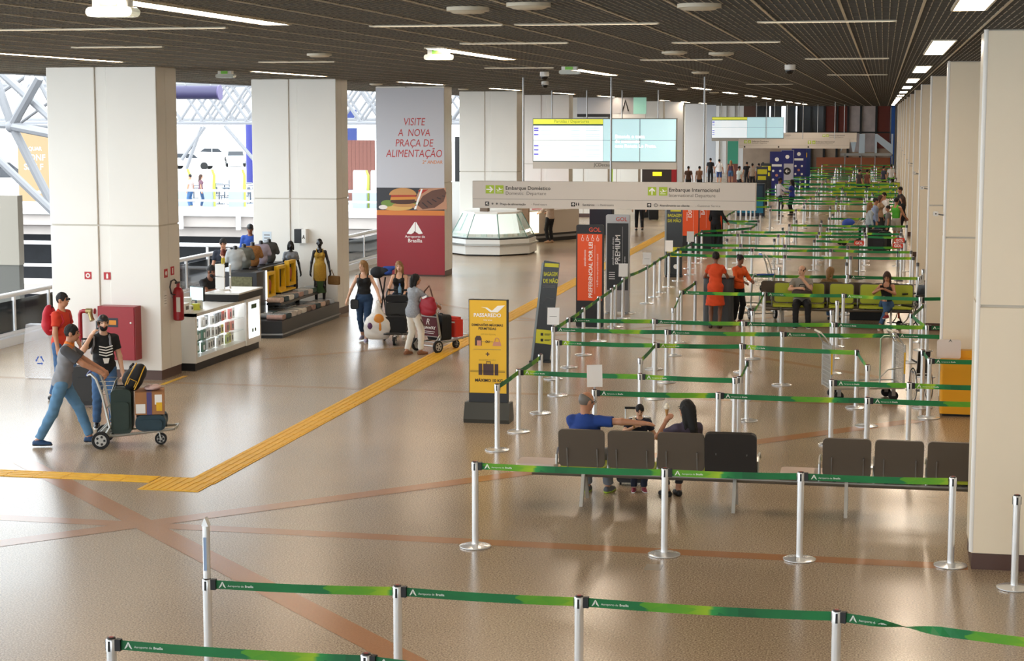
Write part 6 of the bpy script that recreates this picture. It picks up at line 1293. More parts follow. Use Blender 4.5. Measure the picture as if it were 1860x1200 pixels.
# ---------------------------------------------------------------- man on the phone, man in red
T, J = person('bearded man in black shirt and backward cap talking on a phone', -11.24, 24.93, math.pi+.52, 1.69, chest=.15, hy=-.1, hp=0, rh=(.20, .15, 1.44), re=(.5, .0, -1), lh=(-.27, .06, .86), lf=(-.11, .06, .085), rf=(.13, -.04, .085), skin_='light', beard=True, grip=.8, fat=1.06,
              top=(cloth('151517'), 'tshirt', .10), bottom=(DENIM, .98), shoe=BLACK, sole=WHITE, hair=('cap', BLACK, -1), res=.011)
pr_ = MB(); ch_ = T
def on_chest(name, pts, mat, dz=.0):
    N_ = J['P']; m = MB()
    for pl_ in pts: m.prism(pl_, Vector(J['P']+J['td']*.33+J['TM'] @ V(0, .138, 0)), Vector(J['TM'] @ V(-1, 0, 0)), Vector(J['td']), Vector(J['TM'] @ V(0, .012, 0)))
    return m.build(name, mat, ch_)
for k in range(4): on_chest('print_stripe', [[(-.105, .045-.042*k), (0, .02-.042*k), (.105, .045-.042*k), (.105, .030-.042*k), (0, .002-.042*k), (-.105, .030-.042*k)]], INKW)
on_chest('print_panel', [[(-.05, -.15), (.05, -.15), (.03, -.23), (-.03, -.23)]], INKW)
hp_ = world(T, J['head']+J['hm'] @ V(.098, .02, -.03)); t = thing('phone', 'dark phone held to the ear of the man in the cap', 'phone', hp_, T.rotation_euler.z+.1); part('case', MB().rbox((0, 0, 0), (.012, .07, .14), .012, axis='x'), BLACK, t); part('screen', MB().b2((-.008, -.03, -.06), (-.0062, .03, .06)), M('phone_glass', '20242a', 0.1), t)
rucksack('grey backpack worn by the man in the cap', T, J, M('bag_grey', '8b8b90', 0.7), .95)
T, J = person('man in red shirt with a red backpack behind the trolley group', -13.05, 27.3, -math.pi/2-.1, 1.77, hy=0, lean=.05, rh=(.26, .10, .86), lh=(-.26, .18, .9), lf=(-.1, .15, .085), rf=(.1, -.12, .085), top=(cloth('c93a22'), 'tshirt', .1), bottom=(DENIM, .98), shoe=BLACK, res=.013)
rucksack('bright red backpack worn by the man in red', T, J, M('bag_red', 'b3182a', 0.65), 1.1, -.03)
g_ = world(T, J['head']+J['hm'] @ V(0, .09, .012)); t = thing('sunglasses', 'dark sunglasses on the man in red', 'glasses', g_, T.rotation_euler.z)
for sx in (-1, 1): part('lens', MB().rbox((sx*.034, .012, 0), (.05, .008, .034), .014, axis='y'), BLACK, t)
part('bridge', MB().tube([(-.012, .014, .006), (.012, .014, .006)], .003, 5), BLACK, t)
p = at(78, 686); t = thing('clear_bag', 'large clear plastic bag with a blue recycling mark behind the man in grey', 'bag', (p.x, p.y-.1, .02)); part('film', MB().prism([(-.24, 0), (.24, 0), (.26, .5), (.20, .95), (-.2, .95), (-.26, .5)], (0, -.1, 0), (1, 0, 0), (0, 0, 1), (0, .2, 0)), M('clear_film', 'd3d2d6', 0.15, alpha=0.35), t)
for k in range(3):
    a = k*2.094; c, s_ = math.cos(a), math.sin(a); pts = [(-.05, -.035), (.03, -.035), (.03, -.05), (.06, -.025), (.03, 0), (.03, -.015), (-.05, -.015)]; poly(t, [(x*c-z*s_+.05, x*s_+z*c+.32) for x, z in [(u, v-.03) for u, v in pts]], -.101, M('recycle_blue', '3355a8', 0.5), 'recycling_arrow')
suitcase('black hard suitcase standing behind the man in grey', -12.35, 26.75, 0, .25, .42, .26, .62, M('case_charcoal', '2c2b2b', 0.5), handle=True)
# ---------------------------------------------------------------- women with trolleys
T, J = person('woman in black tank top and jeans carrying a plastic bag', -10.36, 35.72, math.pi+.1, 1.68, True, 1.08, hy=-.6, lh=(-.38, .20, .93), rh=(.40, .05, .80), le=(-.6, -.4, -.3), re=(.5, -.5, 0), lf=(-.07, .20, .09), rf=(.08, -.22, .11), skin_='light', top=(M('tank_black', '141416', 0.8), 'tank', .02), bottom=(DENIMD, .86, 'slim'), shoe=M('shoe_lilac', '9a93ac', 0.7), sole=WHITE, hair=('long', 'blonde'), res=.012)
q = world(T, J['lw']); t = thing('shopping_bag', 'white plastic shopping bag with orange and purple print', 'bag', (q.x+.02, q.y-.22, q.z-.80), .1); t.scale = (1.28, 1.2, 1.28)
skin('sack', [elli((0, 0, .20), (.23, .14, .22)), elli((-.02, 0, .08), (.20, .13, .10)), cone((0, 0, .38), (0, 0, .56), .11, .03)], .014, M('bag_white', 'e6e2dc', 0.35), t, .05, (), [((0, 0, .0), (0, 0, -1))], .006)
part('print', MB().ball((.03, -.105, .33), (.085, .03, .085), 12), M('print_orange2', 'd98a2a', 0.4), t, True); part('print', MB().ball((-.10, -.110, .22), (.055, .03, .06), 12), M('print_purple', '5a2a5a', 0.4), t, True); part('print', MB().ball((.05, -.118, .20), (.03, .028, .08), 10), M('print_orange2', 'd98a2a', 0.4), t, True)
part('handle_loop', MB().tube([(-.03, 0, .54), (-.02, 0, .60), (0, 0, .625), (.02, 0, .60), (.03, 0, .54)], .012, 6), M('bag_white', 'e6e2dc', 0.35), t, True)
q = world(T, J['rw']); t = thing('handbag', 'small black handbag at the hip of the woman with the plastic bag', 'handbag', (q.x+.16, q.y-.03, q.z-.08), .2); part('pouch', MB().rbox((0, 0, 0), (.16, .09, .20), .04, axis='y'), BLACK, t, 40); part('flap', MB().rbox((0, -.048, .04), (.16, .012, .11), .03, axis='y'), DARK, t)
n_ = world(T, J['sl']); part('strap', MB().tube([(0.02, 0, .1), (.10, -.05, .35), Vector(world(T, J['sr'])-t.location)+Vector((0, 0, .055))], .010, 6), BLACK, t, True)
TR2X, TR2Y = -9.72, 35.75
T, J = person('woman in black tank top pushing a stacked trolley towards the camera', -9.82, 36.55, math.pi+.05, 1.62, True, 1.1, lean=.12, hs=.15, hy=.1, lh=(-.18, .42, 1.0), rh=(.18, .42, 1.0), le=(-.8, -.3, -.2), re=(.8, -.3, -.2), lf=(-.1, .1, .085), rf=(.1, -.15, .09), skin_='light', top=(M('tank_black', '141416', 0.8), 'tank', .02), bottom=(DENIMD, .97), shoe=WHITE, hair=('long', 'blonde'), res=.012)
tro2 = trolley('dark luggage trolley stacked with black cases coming towards the camera', TR2X, TR2Y+.30, math.pi+.15, None, BLACK, True)
q = on(tro2, 0, .55, .23); suitcase('black soft case lying low at the front of the stacked trolley', *q, math.pi+.15, .46, .38, .34, M('case_black', '151516', 0.75, bump=.3, bscale=12), wheels=False)
q = on(tro2, 0, .24, .22); suitcase('tall charcoal suitcase standing upright on the stacked trolley', *q, math.pi+.15, .44, .24, .60, M('case_charcoal2', '33322f', 0.6), wheels=False)
q = on(tro2, 0, .26, .84); suitcase('small black case lying on top of the tall suitcase', *q, math.pi+.15, .46, .28, .13, M('case_black', '151516', 0.75), wheels=False)
q = on(tro2, -.05, .20, .975); t = thing('water_bottle', 'clear blue water bottle standing on the stacked trolley', 'bottle', q); part('bottle', MB().lathe([(.034, 0), (.036, .02), (.036, .13), (.014, .18), (.014, .2)], 14), M('bottle_blue', '8fb6d6', 0.1, alpha=.6), t, True); part('cap', MB().lathe([(.016, .2), (.016, .222)], 12), BLUEG, t)
T, J = person('dark-haired woman in grey blouse and white trousers seen from behind', -8.85, 33.9, -.62, 1.58, True, 1.05, lean=.08, hy=-.45, lh=(-.10, .42, 1.02), rh=(.28, .50, 1.03), le=(-.8, -.2, -.5), re=(.8, -.4, -.3), lf=(-.08, -.12, .095), rf=(.08, .14, .085), top=(M('blouse_grey', '9a9da2', 0.85, noise=.35, nscale=40), 'long', .14), bottom=(cloth('e9e4da', .04), .97), shoe=M('sandal', '8a5a3c', 0.7), hair=('bob', 'black'), res=.012)
q = world(T, J['re']); t = thing('shoulder_bag', 'crimson shoulder bag hanging at the back of the woman in grey', 'handbag', (q.x+.02, q.y-.14, q.z-.26), -.45); skin('pouch', [elli((0, 0, .12), (.21, .10, .16)), elli((0, 0, .02), (.18, .10, .08)), cone((-.1, 0, .24), (.1, 0, .26), .06, .06)], .012, M('bag_crimson', 'a01226', 0.6), t, .03, (), [((0, 0, -.05), (0, 0, -1))], .004); part('top_trim', MB().box((-.04, -.055, .31), (.12, .012, .04), ry=-.4), INKW, t); part('strap', MB().tube([(-.15, 0, .25), (-.10, .02, .42), (-.05, .10, .52), (.02, .06, .44), (.14, .0, .25)], .016, 6), M('strap_brown', '5a3a2a', 0.6), t, True)
part('hanging_strap', MB().tube([(-.16, -.03, .06), (-.17, -.04, -.10), (-.06, -.05, -.24), (.08, -.03, -.25)], .012, 6), M('strap_brown', '5a3a2a', 0.6), t, True)
tro3 = trolley('luggage trolley with a maroon advert panel heading away', -8.70, 34.40, -.55, True)
q = on(tro3, 0, .34, .21); suitcase('black suitcase behind the advert panel of the trolley', *q, -.55, .42, .26, .50, M('case_black', '151516', 0.75), wheels=False)
q = on(tro3, .04, .72, .25); t = thing('red_bag', 'bright red cooler bag at the front of the advert trolley', 'bag', q, -.55); part('body', MB().rbox((0, 0, .17), (.30, .26, .34), .06), M('cooler_bag_red', 'd4331f', 0.5, bump=.2, bscale=14), t, 40); part('fold_top', MB().rbox((0, 0, .36), (.27, .14, .06), .03), M('cooler_bag_red', 'd4331f', 0.5), t); part('white_trim', MB().b2((-.14, -.133, .28), (.14, -.13, .31)), INKW, t)
# folded stroller behind the women
p = at(690, 566); t = thing('folded_stroller', 'folded black and blue stroller between the two women in black', 'stroller', (p.x+.95, p.y-3.2, 0)); part('frame', MB().tube([(-.05, 0, .1), (.0, .02, .6), (.08, 0, 1.12)], .018, 6), BLACK, t, True); part('frame', MB().tube([(.12, 0, .1), (.05, .02, .6), (-.06, 0, 1.1)], .018, 6), BLACK, t, True); skin('hood', [elli((-.1, 0, 1.22), (.16, .12, .13)), elli((.08, 0, 1.25), (.12, .1, .10))], .02, M('stroller_black', '1a1c22', 0.8), t, .04); skin('blue_canopy', [cone((.08, 0, 1.28), (.34, 0, 1.34), .08, .03), elli((.12, 0, 1.22), (.12, .1, .06))], .02, M('stroller_blue', '23479a', 0.7), t, .03)
for sx in (-.06, .14): part('wheel', MB().lathe([(.05, -.015), (.09, -.012), (.09, .012), (.05, .015)], 14, (sx, 0, .09), axis='x'), RUBBER, t)
# ---------------------------------------------------------------- kiosk people
T, J = person('seller in black shirt leaning on the accessory counter, chin in hand', at(386, 512, 1.3).x-.12, at(386, 512, 1.3).y, -math.pi/2-.45, 1.72, lean=.42, pelvis=(0, -.12, .93), hp=-.30, rh=(.06, .42, 1.20), re=(.6, .8, -.9), lh=(.02, .48, 1.10), le=(-.7, .5, -.3), lf=(-.1, -.05, .085), rf=(.1, -.12, .085), skin_='brown', top=(cloth('141416'), 'tshirt', .08), bottom=(cloth('222228'), .97), shoe=BLACK, beard=True, res=.012)
def stand(lab, px, py, Hh, rz, **kw):
    p = at(px, py, Hh); return person(lab, p.x, p.y, rz, Hh, **kw)
stand('dark-haired customer in navy shirt behind the accessory counter', 405, 431, 1.76, math.pi+.3, hp=-.45, top=(cloth('1c2230'), 'tshirt'), bottom=(DENIMD, .97), shoe=BLACK, skin_='tan', res=.016)
stand('red-haired customer in black bending over behind the counter', 404, 452, 1.60, .2, lean=.25, hp=-.35, f=True, top=(cloth('131315'), 'tshirt'), bottom=(cloth('1a1a1e'), .97), shoe=BLACK, hair=('bun', 'red'), skin_='light', res=.016)
T, J = stand('man in blue jacket and dark cap standing at the railing', 454, 406, 1.80, math.pi+.35, hp=-.25, top=(cloth('23489a'), 'long'), bottom=(cloth('2a2c33'), .97), shoe=BLACK, hair=('cap', BLACK, 1), skin_='brown', res=.016)
# ---------------------------------------------------------------- mannequins
MQ = M('mannequin_black', '16151a', 0.25); GD_ = M('dress_gold', 'b08a2e', 0.8, noise=.35, nscale=30); GG = M('skirt_green', '2f4a26', 0.8, noise=.5, nscale=25)
T, J = person('black mannequin in a yellow and green knitted dress at the stall end', SX-.28, 39.45, math.pi+.35, 1.50, True, .95, name='mannequin', cat='mannequin', body_only=MQ, face=False, hair=('none', 'black'), rh=(.25, .03, .85), lh=(-.27, .05, .84), top=(GD_, 'tank', .1), res=.014, z0=.36)
skin('knit_skirt', [cone(V(0, 0, .95), V(0, 0, .30), .15, .17, False, True)], .014, GG, T, .02); skin('knit_overlay', [cone(V(0, 0, 1.0), V(0, 0, .62), .165, .18, False, True)], .014, GD_, T, .02)
q = world(T, J['lw']); t = thing('woven_clutch', 'small brown woven bag hanging from the mannequin hand', 'handbag', (q.x+.10, q.y-.02, q.z-.30), -.3); part('pouch', MB().rbox((0, 0, .1), (.30, .06, .20), .03, axis='y'), M('woven_brown', '7d5a2c', 0.8, noise=.4, nscale=30), t, 40); part('strap', MB().tube([(-.12, 0, .2), (-.06, 0, .34), (.0, 0, .2)], .01, 6), M('woven_brown', '7d5a2c', 0.8), t)
BUST = [(503, 432, 'b3b8bb', 'grey shirt bust on the left end of the stall cabinet'), (478, 446, '6d716c', 'dark grey shirt bust nearest the accessory counter'), (514, 436, '9a6a3a', 'bust in a leopard patterned top on the stall'), (533, 442, 'a9a2b6', 'bust in a lilac top beside the leopard one'), (491, 455, '4a4a48', 'small bust in a charcoal top on the stall')]
for i, (px, py, c, l) in enumerate(BUST):
    yy = 36.9+.55*i; x_ = SX-1.36; t = thing('shirt_bust', l, 'mannequin', (x_, yy, 1.30), math.pi+.5, 'shirt busts on the stall')
    m_ = M('bust_cloth_'+c, c, 0.85, noise=.5 if c == '9a6a3a' else .12, nscale=30 if c == '9a6a3a' else 10); skin('torso', [elli((0, 0, .14), (.15, .10, .15)), elli((0, 0, .32), (.17, .11, .16)), cone((-.11, 0, .42), (.11, 0, .42), .05, .05), cone((-.14, 0, .41), (-.19, 0, .24), .05, .055), cone((.14, 0, .41), (.19, 0, .24), .05, .055)], .016, m_, t, .03, (), [((0, 0, .02), (0, 0, -1))], .004)
    part('neck_cap', MB().lathe([(.05, .44), (.045, .54), (.02, .55)], 12), MQ, t, True); part('stand', MB().lathe([(.10, 0), (.10, .02), (.02, .03), (.02, .1)], 12), MQ, t)
T, J = person('black mannequin with a curly wig in a striped top beside the yellow one', SX-1.0, 39.55, math.pi+.4, 1.42, True, .95, name='mannequin', cat='mannequin', body_only=MQ, face=False, hair=('bob', 'black'), top=(M('striped_cloth', '8a8f96', 0.85, noise=.5, nscale=20), 'tshirt'), bottom=(cloth('2a2024'), .9), res=.018, z0=.36)
# ---------------------------------------------------------------- family on the grey bench
T, J = person('balding man in blue shirt sitting with his arm along the bench back', -3.42, 21.32, -.12, 1.74, lean=-.13, pelvis=(0, .0, .55), hy=-.75, hp=-.15, rh=(.70, -.02, .98), re=(.3, -.6, .3), lh=(-.16, .38, .66), lf=(-.12, .48, .085), rf=(.14, .50, .085), top=(cloth('1f3f86'), 'tshirt', .02), bottom=(cloth('6a6d72'), .97), shoe=M('shoe_grey', '55585c', 0.7), sole=M('sole_lime', 'a9c43a', 0.6), hair=('bald', 'grey'), res=.011, grip=.2)
q = world(T, J['head']+J['hm'] @ V(0, .088, .008)); t = thing('glasses', 'thin dark glasses worn by the man in blue', 'glasses', q, T.rotation_euler.z-.75)
for sx in (-1, 1): part('rim', MB().tube([(sx*.033+.02*math.cos(a), .014, .016*math.sin(a)) for a in [k*math.pi/5 for k in range(10)]], .0025, 5, closed=True), BLACK, t); part('temple', MB().tube([(sx*.055, .012, .004), (sx*.082, -.08, .0)], .0025, 5), BLACK, t)
T, J = person('small boy in dark shirt standing between the adults, looking down', -2.86, 21.92, math.pi+.2, 1.10, False, .92, hp=-.42, lh=(-.24, .18, 1.0), rh=(.12, .24, 1.32), re=(.8, -.2, -.5), skin_='light', top=(cloth('1a2236'), 'tshirt', .06), bottom=(cloth('23283a'), .97), shoe=M('shoe_red', '8a2438', 0.6), sole=WHITE, res=.012)
def cone_ice(lab, p, s=1.0):
    t = thing('ice_cream', lab, 'ice cream', p); part('wafer', MB().lathe([(.008, 0), (.026*s, .09*s)], 12), M('wafer', 'b98a52', 0.8), t, True); part('scoop', MB().ball((0, 0, .105*s), (.034*s, .034*s, .032*s), 12), M('vanilla', 'e9ddc6', 0.6), t, True); part('swirl', MB().ball((0, 0, .135*s), (.022*s, .022*s, .024*s), 10), M('vanilla', 'e9ddc6', 0.6), t, True)
q = world(T, J['rw']); cone_ice('small ice cream held by the boy', (q.x, q.y-.03, q.z-.0), .85)
T, J = person('woman with long black hair on the bench holding an ice cream', -2.22, 21.34, .55, 1.64, True, 1.05, lean=-.06, pelvis=(0, 0, .55), hy=.45, hp=-.05, lh=(-.19, .20, 1.05), le=(-.7, -.2, -.9), rh=(.12, .30, .66), lf=(-.05, .46, .085), rf=(.12, .48, .085), top=(cloth('4a4152'), 'tshirt', .04), bottom=(cloth('23232a'), .9, 'slim'), shoe=BLACK, hair=('verylong', 'black'), res=.011, skin_='tan', grip=.8)
q = world(T, J['lw']); cone_ice('ice cream held up by the woman with long black hair', (q.x+.0, q.y+.03, q.z+.05))
suitcase('dark cabin case with raised handle in front of the family', -3.02, 22.38, 0, .1, .36, .24, .50, M('case_charcoal', '2c2b2b', 0.5), handle=True)
# ---------------------------------------------------------------- agents in orange
ORC = cloth('d2481c'); ORS = cloth('e0591f')
T, J = person('woman in an orange dress with short hair standing with her back turned', -3.52, 39.55, -.05, 1.68, True, 1.08, hp=-.1, lh=(-.22, .38, 1.12), rh=(.22, .38, 1.12), le=(-.7, -.4, -.8), re=(.7, -.4, -.8), skin_='brown', top=(ORC, 'dress', .42), shoe=M('shoe_brown', '3a2620', 0.6), hair=('short', 'black'), res=.013)
for nm, e_, w_ in (('l', 'le', 'lw'), ('r', 're', 'rw')): pass
T, J = person('woman in an orange shirt and black trousers facing the podium', -3.12, 40.55, math.pi-.85+1.6, 1.56, True, 1.05, lean=.15, hp=-.15, lh=(-.12, .42, 1.10), rh=(.12, .42, 1.08), skin_='brown', top=(ORS, 'long', .05), bottom=(cloth('131316'), .97), shoe=M('shoe_red', '8a2438', 0.6), hair=('bun', 'black'), res=.013)
# ---------------------------------------------------------------- people on the green bench (the bench faces the camera)
def seat_x(px): return atY(px, 560, 40.4).x
T, J = person('bald man in grey shirt sitting on the green bench, hand at his chin', seat_x(1456), 40.42, math.pi+.05, 1.74, False, 1.15, lean=-.12, pelvis=(0, .0, .55), hy=-.5, hp=.05, lh=(-.03, .22, 1.03), le=(-.7, .1, -.9), rh=(.06, .30, .86), re=(.8, -.2, -.3), lf=(-.14, .48, .085), rf=(.13, .50, .085), skin_='light', top=(cloth('8f8a80'), 'tshirt', .02), bottom=(cloth('1b1c20'), .97), shoe=BLACK, sole=WHITE, hair=('bald', 'brown'), res=.013)
q = world(T, V(0, .26, .66)); t = thing('travel_bag', 'dark brown bag on the lap of the bald seated man', 'bag', (q.x, q.y, q.z), math.pi); skin('pouch', [elli((0, 0, .10), (.20, .10, .11)), cone((-.14, 0, .08), (.14, 0, .08), .09, .09)], .015, M('bag_brown', '3a2a26', 0.6), t, .03, (), (), .003); part('handle', MB().tube([(-.08, -.06, .19), (-.05, -.06, .27), (.05, -.06, .27), (.08, -.06, .19)], .01, 6), BLACK, t, True)
T, J = person('young woman in black top and jeans on the green bench using a phone', seat_x(1610), 40.42, math.pi-.25, 1.62, True, 1.0, lean=-.02, pelvis=(0, 0, .55), hp=-.5, hy=.05, lh=(-.06, .34, .93), rh=(.08, .34, .93), le=(-.7, -.2, -.5), re=(.7, -.2, -.5), lf=(.02, .50, .085), rf=(-.14, .52, .36), rk=(-.1, .6, 1), skin_='tan', top=(M('tank_black', '141416', 0.8), 'tank', .02), bottom=(DENIM, .93, 'slim'), shoe=M('shoe_red2', '9c2a34', 0.6), sole=WHITE, hair=('long', 'brown'), res=.013)
q = world(T, (J['lw']+J['rw'])/2+V(0, .06, .04)); t = thing('phone', 'dark phone in the hands of the young woman on the green bench', 'phone', q, math.pi-.25); part('case', MB().rbox((0, 0, 0), (.075, .012, .145), .012, axis='y', rx=-.6), BLACK, t); part('screen', MB().box((0, -.007, 0), (.065, .002, .13), rx=-.6), M('phone_glass', '20242a', 0.1), t)
T, J = person('blonde person in a leopard top sitting behind the green bench', seat_x(1504), 41.3, -.2, 1.62, True, 1.0, pelvis=(0, 0, .55), hp=-.25, hy=-.5, lh=(-.2, .35, .68), rh=(.2, .35, .68), lf=(-.1, .45, .085), rf=(.1, .45, .085), top=(M('leopard', '7a5a34', 0.85, noise=.7, nscale=28), 'tshirt'), bottom=(DENIM, .97), shoe=BLACK, hair=('bob', 'blonde'), res=.016, skin_='light')
bench('second olive bench back to back with the first one', (-0.95, 41.25, 0), 0.0, [-1.40, -0.78, -0.12, 0.52, 1.10], -1.65, 1.55, [-1.2, 1.2], True)
# ---------------------------------------------------------------- carts beside the green bench
def cage_cart():
    a = at(1509, 730); x0, x1, y0 = 0, 1.20, 0; t = thing('cage_cart', 'long wire sided platform cart behind the belts near the yellow cabinet', 'cart', (a.x-.3*math.sin(.27), a.y+.3*math.cos(.27), 0), .27); L = x1-x0
    part('deck', MB().b2((0, -.30, .20), (L, .30, .225)), M('deck_grey', 'a39c8e', 0.4, 0.5), t); part('rim', MB().tube([(0, -.3, .27), (L, -.3, .27), (L, .3, .27), (0, .3, .27)], .012, 6, closed=True), WIRE, t, True)
    for nm, xx_ in (('l', 0.0), ('r', L)):
        fr = part('end_frame', MB().tube([(xx_, -.3, .2), (xx_, -.3, .92), (xx_, .3, .92), (xx_, .3, .2)], .015, 8), WIRE, t, True)
        wr = MB()
        for k in range(13): wr.tube([(xx_, -.28+.0467*k, .22), (xx_, -.28+.0467*k, .91)], .0055, 5)
        for k in range(10): wr.tube([(xx_, -.3, .26+.068*k), (xx_, .3, .26+.068*k)], .0055, 5)
        wo = wr.build('wire_mesh', WIRE, fr); wo['kind'] = 'stuff'
        for sy in (-1, 1): part('handle_arm', MB().tube([(xx_, sy*.28, .90), (xx_-.10, sy*.24, 1.05), (xx_-.16, sy*.2, 1.12)], .012, 6), WIRE, t, True)
        part('handle_grip', MB().tube([(xx_-.16, -.2, 1.12), (xx_-.16, .2, 1.12)], .018, 8), M('grip_cream', 'd9d0b8', 0.5), t, True)
        part('yellow_strip', MB().b2((xx_-.012, -.318, .45), (xx_+.012, -.30, .80)), YEL, t)
    part('hoop', MB().tube([(L*.80, .28, .22), (L*.80, .28, .95), (L*.84, .28, 1.0), (L, .28, 1.0)], .013, 8), M('hoop_green', '9fb89a', 0.4, 0.4), t, True)
    part('hoop', MB().tube([(L*.66, -.28, .22), (L*.68, -.28, .40), (L*.78, -.28, .52), (L, -.28, .55)], .011, 8), WIRE, t, True)
    for xx_ in (.15, L-.15):
        for sy in (-.22, .22): w_ = part('castor', MB().lathe([(.03, -.018), (.08, -.016), (.08, .016), (.03, .018)], 16, (xx_, sy, .08), axis='y'), RUBBER, t, True); MB().b2((xx_-.03, sy-.03, .08), (xx_+.03, sy+.03, .2)).build('castor_fork', STEEL, w_)
cage_cart()
def wheelchair(lab, x, y, rz):
    t = thing('wheelchair', lab, 'wheelchair', (x, y, 0), rz)
    for sx in (-1, 1):
        w_ = part('wheel', MB().tube([(sx*.28, .29*math.cos(a), .30+.29*math.sin(a)) for a in [k*math.pi/12 for k in range(24)]], .014, 6, closed=True), RUBBER, t, True); MB().tube([(sx*.31, .25*math.cos(a), .30+.25*math.sin(a)) for a in [k*math.pi/12 for k in range(24)]], .007, 6, closed=True).build('push_rim', CHROME, w_, True)
        for k in range(6): a = k*math.pi/3; MB().tube([(sx*.28, 0, .3), (sx*.28, .28*math.cos(a), .3+.28*math.sin(a))], .003, 4).build('spoke', CHROME, w_)
        part('back_post', MB().tube([(sx*.22, -.05, .3), (sx*.22, -.2, .92), (sx*.22, -.34, .95)], .012, 6), CHROME, t, True); part('armrest', MB().rbox((sx*.24, .05, .72), (.05, .36, .03), .02), BLACK, t); part('frame', MB().tube([(sx*.22, -.15, .5), (sx*.22, .3, .48), (sx*.2, .42, .2), (sx*.18, .52, .12)], .012, 6), CHROME, t, True); part('footplate', MB().b2((sx*.18-.07, .46, .1), (sx*.18+.07, .62, .12)), BLACK, t); part('castor', MB().lathe([(.02, -.012), (.07, -.01), (.07, .01), (.02, .012)], 14, (sx*.22, .32, .07), axis='x'), RUBBER, t, True)
    part('seat', MB().rbox((0, .07, .49), (.42, .42, .03), .02), BLACK, t); part('backrest', MB().box((0, -.14, .72), (.42, .02, .40), rx=.2), BLACK, t)
p = at(1655, 745); wheelchair('folded steel wheelchair beside the cage cart', p.x+.16, p.y+.95, .2); bpy.data.objects['wheelchair'].scale = (.45, 1, .92)
p = at(1668, 600); wheelchair('wheelchair with orange straps to the right of the green bench', p.x-.02, p.y+.6, 2.2); t = bpy.data.objects['wheelchair.001']; part('orange_strap', MB().tube([(.15, .2, .5), (.25, .3, .35), (.2, .35, .2)], .02, 6), M('strap_orange', 'd9541e', 0.5), t, True)
tr4 = trolley('empty luggage trolley standing left of the seated bald man', -2.62, 41.6, .35, None); tr5 = trolley('empty luggage trolley farther back between the belts', -2.9, 47.6, -1.3, None)
t = thing('luggage_pile', 'black holdall lying behind the green bench', 'bag', (seat_x(1575), 42.0, 0)); suitp = skin('holdall', [cone((-.3, 0, .62), (.3, 0, .62), .13, .13), elli((0, 0, .70), (.3, .12, .08))], .02, M('bag_black', '17171a', 0.7), t, .03, (), (), .003); part('bench_rack', MB().b2((-.4, -.2, 0), (.4, .2, .50)), DARK, t)
# ---------------------------------------------------------------- the group at the right columns
def far(lab, px, py, Hh, rz, **kw):
    p = at(px, py); kw.setdefault('res', .022); kw.setdefault('face', False); return person(lab, p.x, p.y, rz, Hh, **kw)
far('man in a bright green tank top at the right columns', 1626, 447, 1.74, -.6, lh=(-.2, .35, 1.0), rh=(.25, .3, 1.0), top=(cloth('57b83a'), 'tank', .1), bottom=(cloth('b9b3a8'), .42), shoe=WHITE)
far('blonde woman in pale top left of the group', 1578, 452, 1.64, -1.2, f=True, hair=('long', 'blonde'), top=(cloth('aab4ba'), 'long'), bottom=(DENIM, .97), shoe=BLACK, skin_='light')
far('man in a checked blue shirt within the group', 1588, 446, 1.72, -1.5, top=(M('check_blue', '8b97b4', 0.85, noise=.4, nscale=30), 'long'), bottom=(DENIMD, .97), shoe=BLACK)
far('woman with brown hair in a beige top within the group', 1597, 437, 1.70, -1.9, f=True, hair=('long', 'brown'), top=(cloth('a08468'), 'tshirt'), bottom=(cloth('2a2a2e'), .97), shoe=BLACK)
far('person in a white shirt with a dark strap within the group', 1605, 432, 1.74, 2.2, top=(cloth('d9d3cf'), 'long'), bottom=(cloth('24262c'), .97), shoe=BLACK, rh=(.1, .4, 1.0))
far('child in grey leaning on the luggage of the group', 1612, 450, 1.50, 1.6, top=(cloth('7d7a76'), 'tshirt'), bottom=(cloth('24262c'), .97), shoe=BLACK)
far('woman in black at the column side of the group', 1638, 437, 1.68, 1.4, f=True, hair=('long', 'brown'), top=(cloth('17171a'), 'tshirt'), bottom=(cloth('1b1b20'), .97), shoe=BLACK)
far('tall dark-haired person in black behind the group', 1634, 420, 1.80, 1.9, top=(cloth('1a1a1e'), 'long'), bottom=(cloth('1b1b20'), .97), shoe=BLACK)
for (px, py, w_, h_, c, l) in ((1573, 452, .5, .75, '16161a', 'large black case left in the group luggage'), (1590, 454, .5, .68, '1a1a1c', 'black case in front of the checked shirt'), (1606, 455, .45, .62, '141416', 'black case in front of the grey child'), (1598, 458, .4, .45, '202024', 'small black case at the front of the group luggage')):
    p = at(px, py); suitcase(l, p.x, p.y, 0, random.uniform(-.3, .3), w_, .3, h_, M('case_'+c, c, 0.7), grp='black cases of the waiting group')
p = at(1543, 445); t = thing('stroller', 'blue and white pushchair in front of the waiting group', 'stroller', (p.x, p.y, 0), -1.2); skin('hood', [elli((0, -.05, .76), (.20, .24, .20))], .02, M('hood_blue', '2445a0', 0.7), t, .03, (), [((0, .0, .72), (0, .5, -1))]); part('seat', MB().rbox((0, .05, .55), (.4, .5, .12), .06), M('seat_white', 'd9d9dc', 0.7), t)
for sx in (-.2, .2):
    part('frame', MB().tube([(sx, -.25, .12), (sx, .2, .55), (sx, .55, 1.02)], .015, 6), WIRE, t, True); part('frame', MB().tube([(sx, .35, .12), (sx, .05, .55)], .015, 6), WIRE, t, True)
    for yy in (-.28, .36): part('wheel', MB().lathe([(.05, -.02), (.1, -.018), (.1, .018), (.05, .02)], 12, (sx, yy, .1), axis='x'), RUBBER, t)
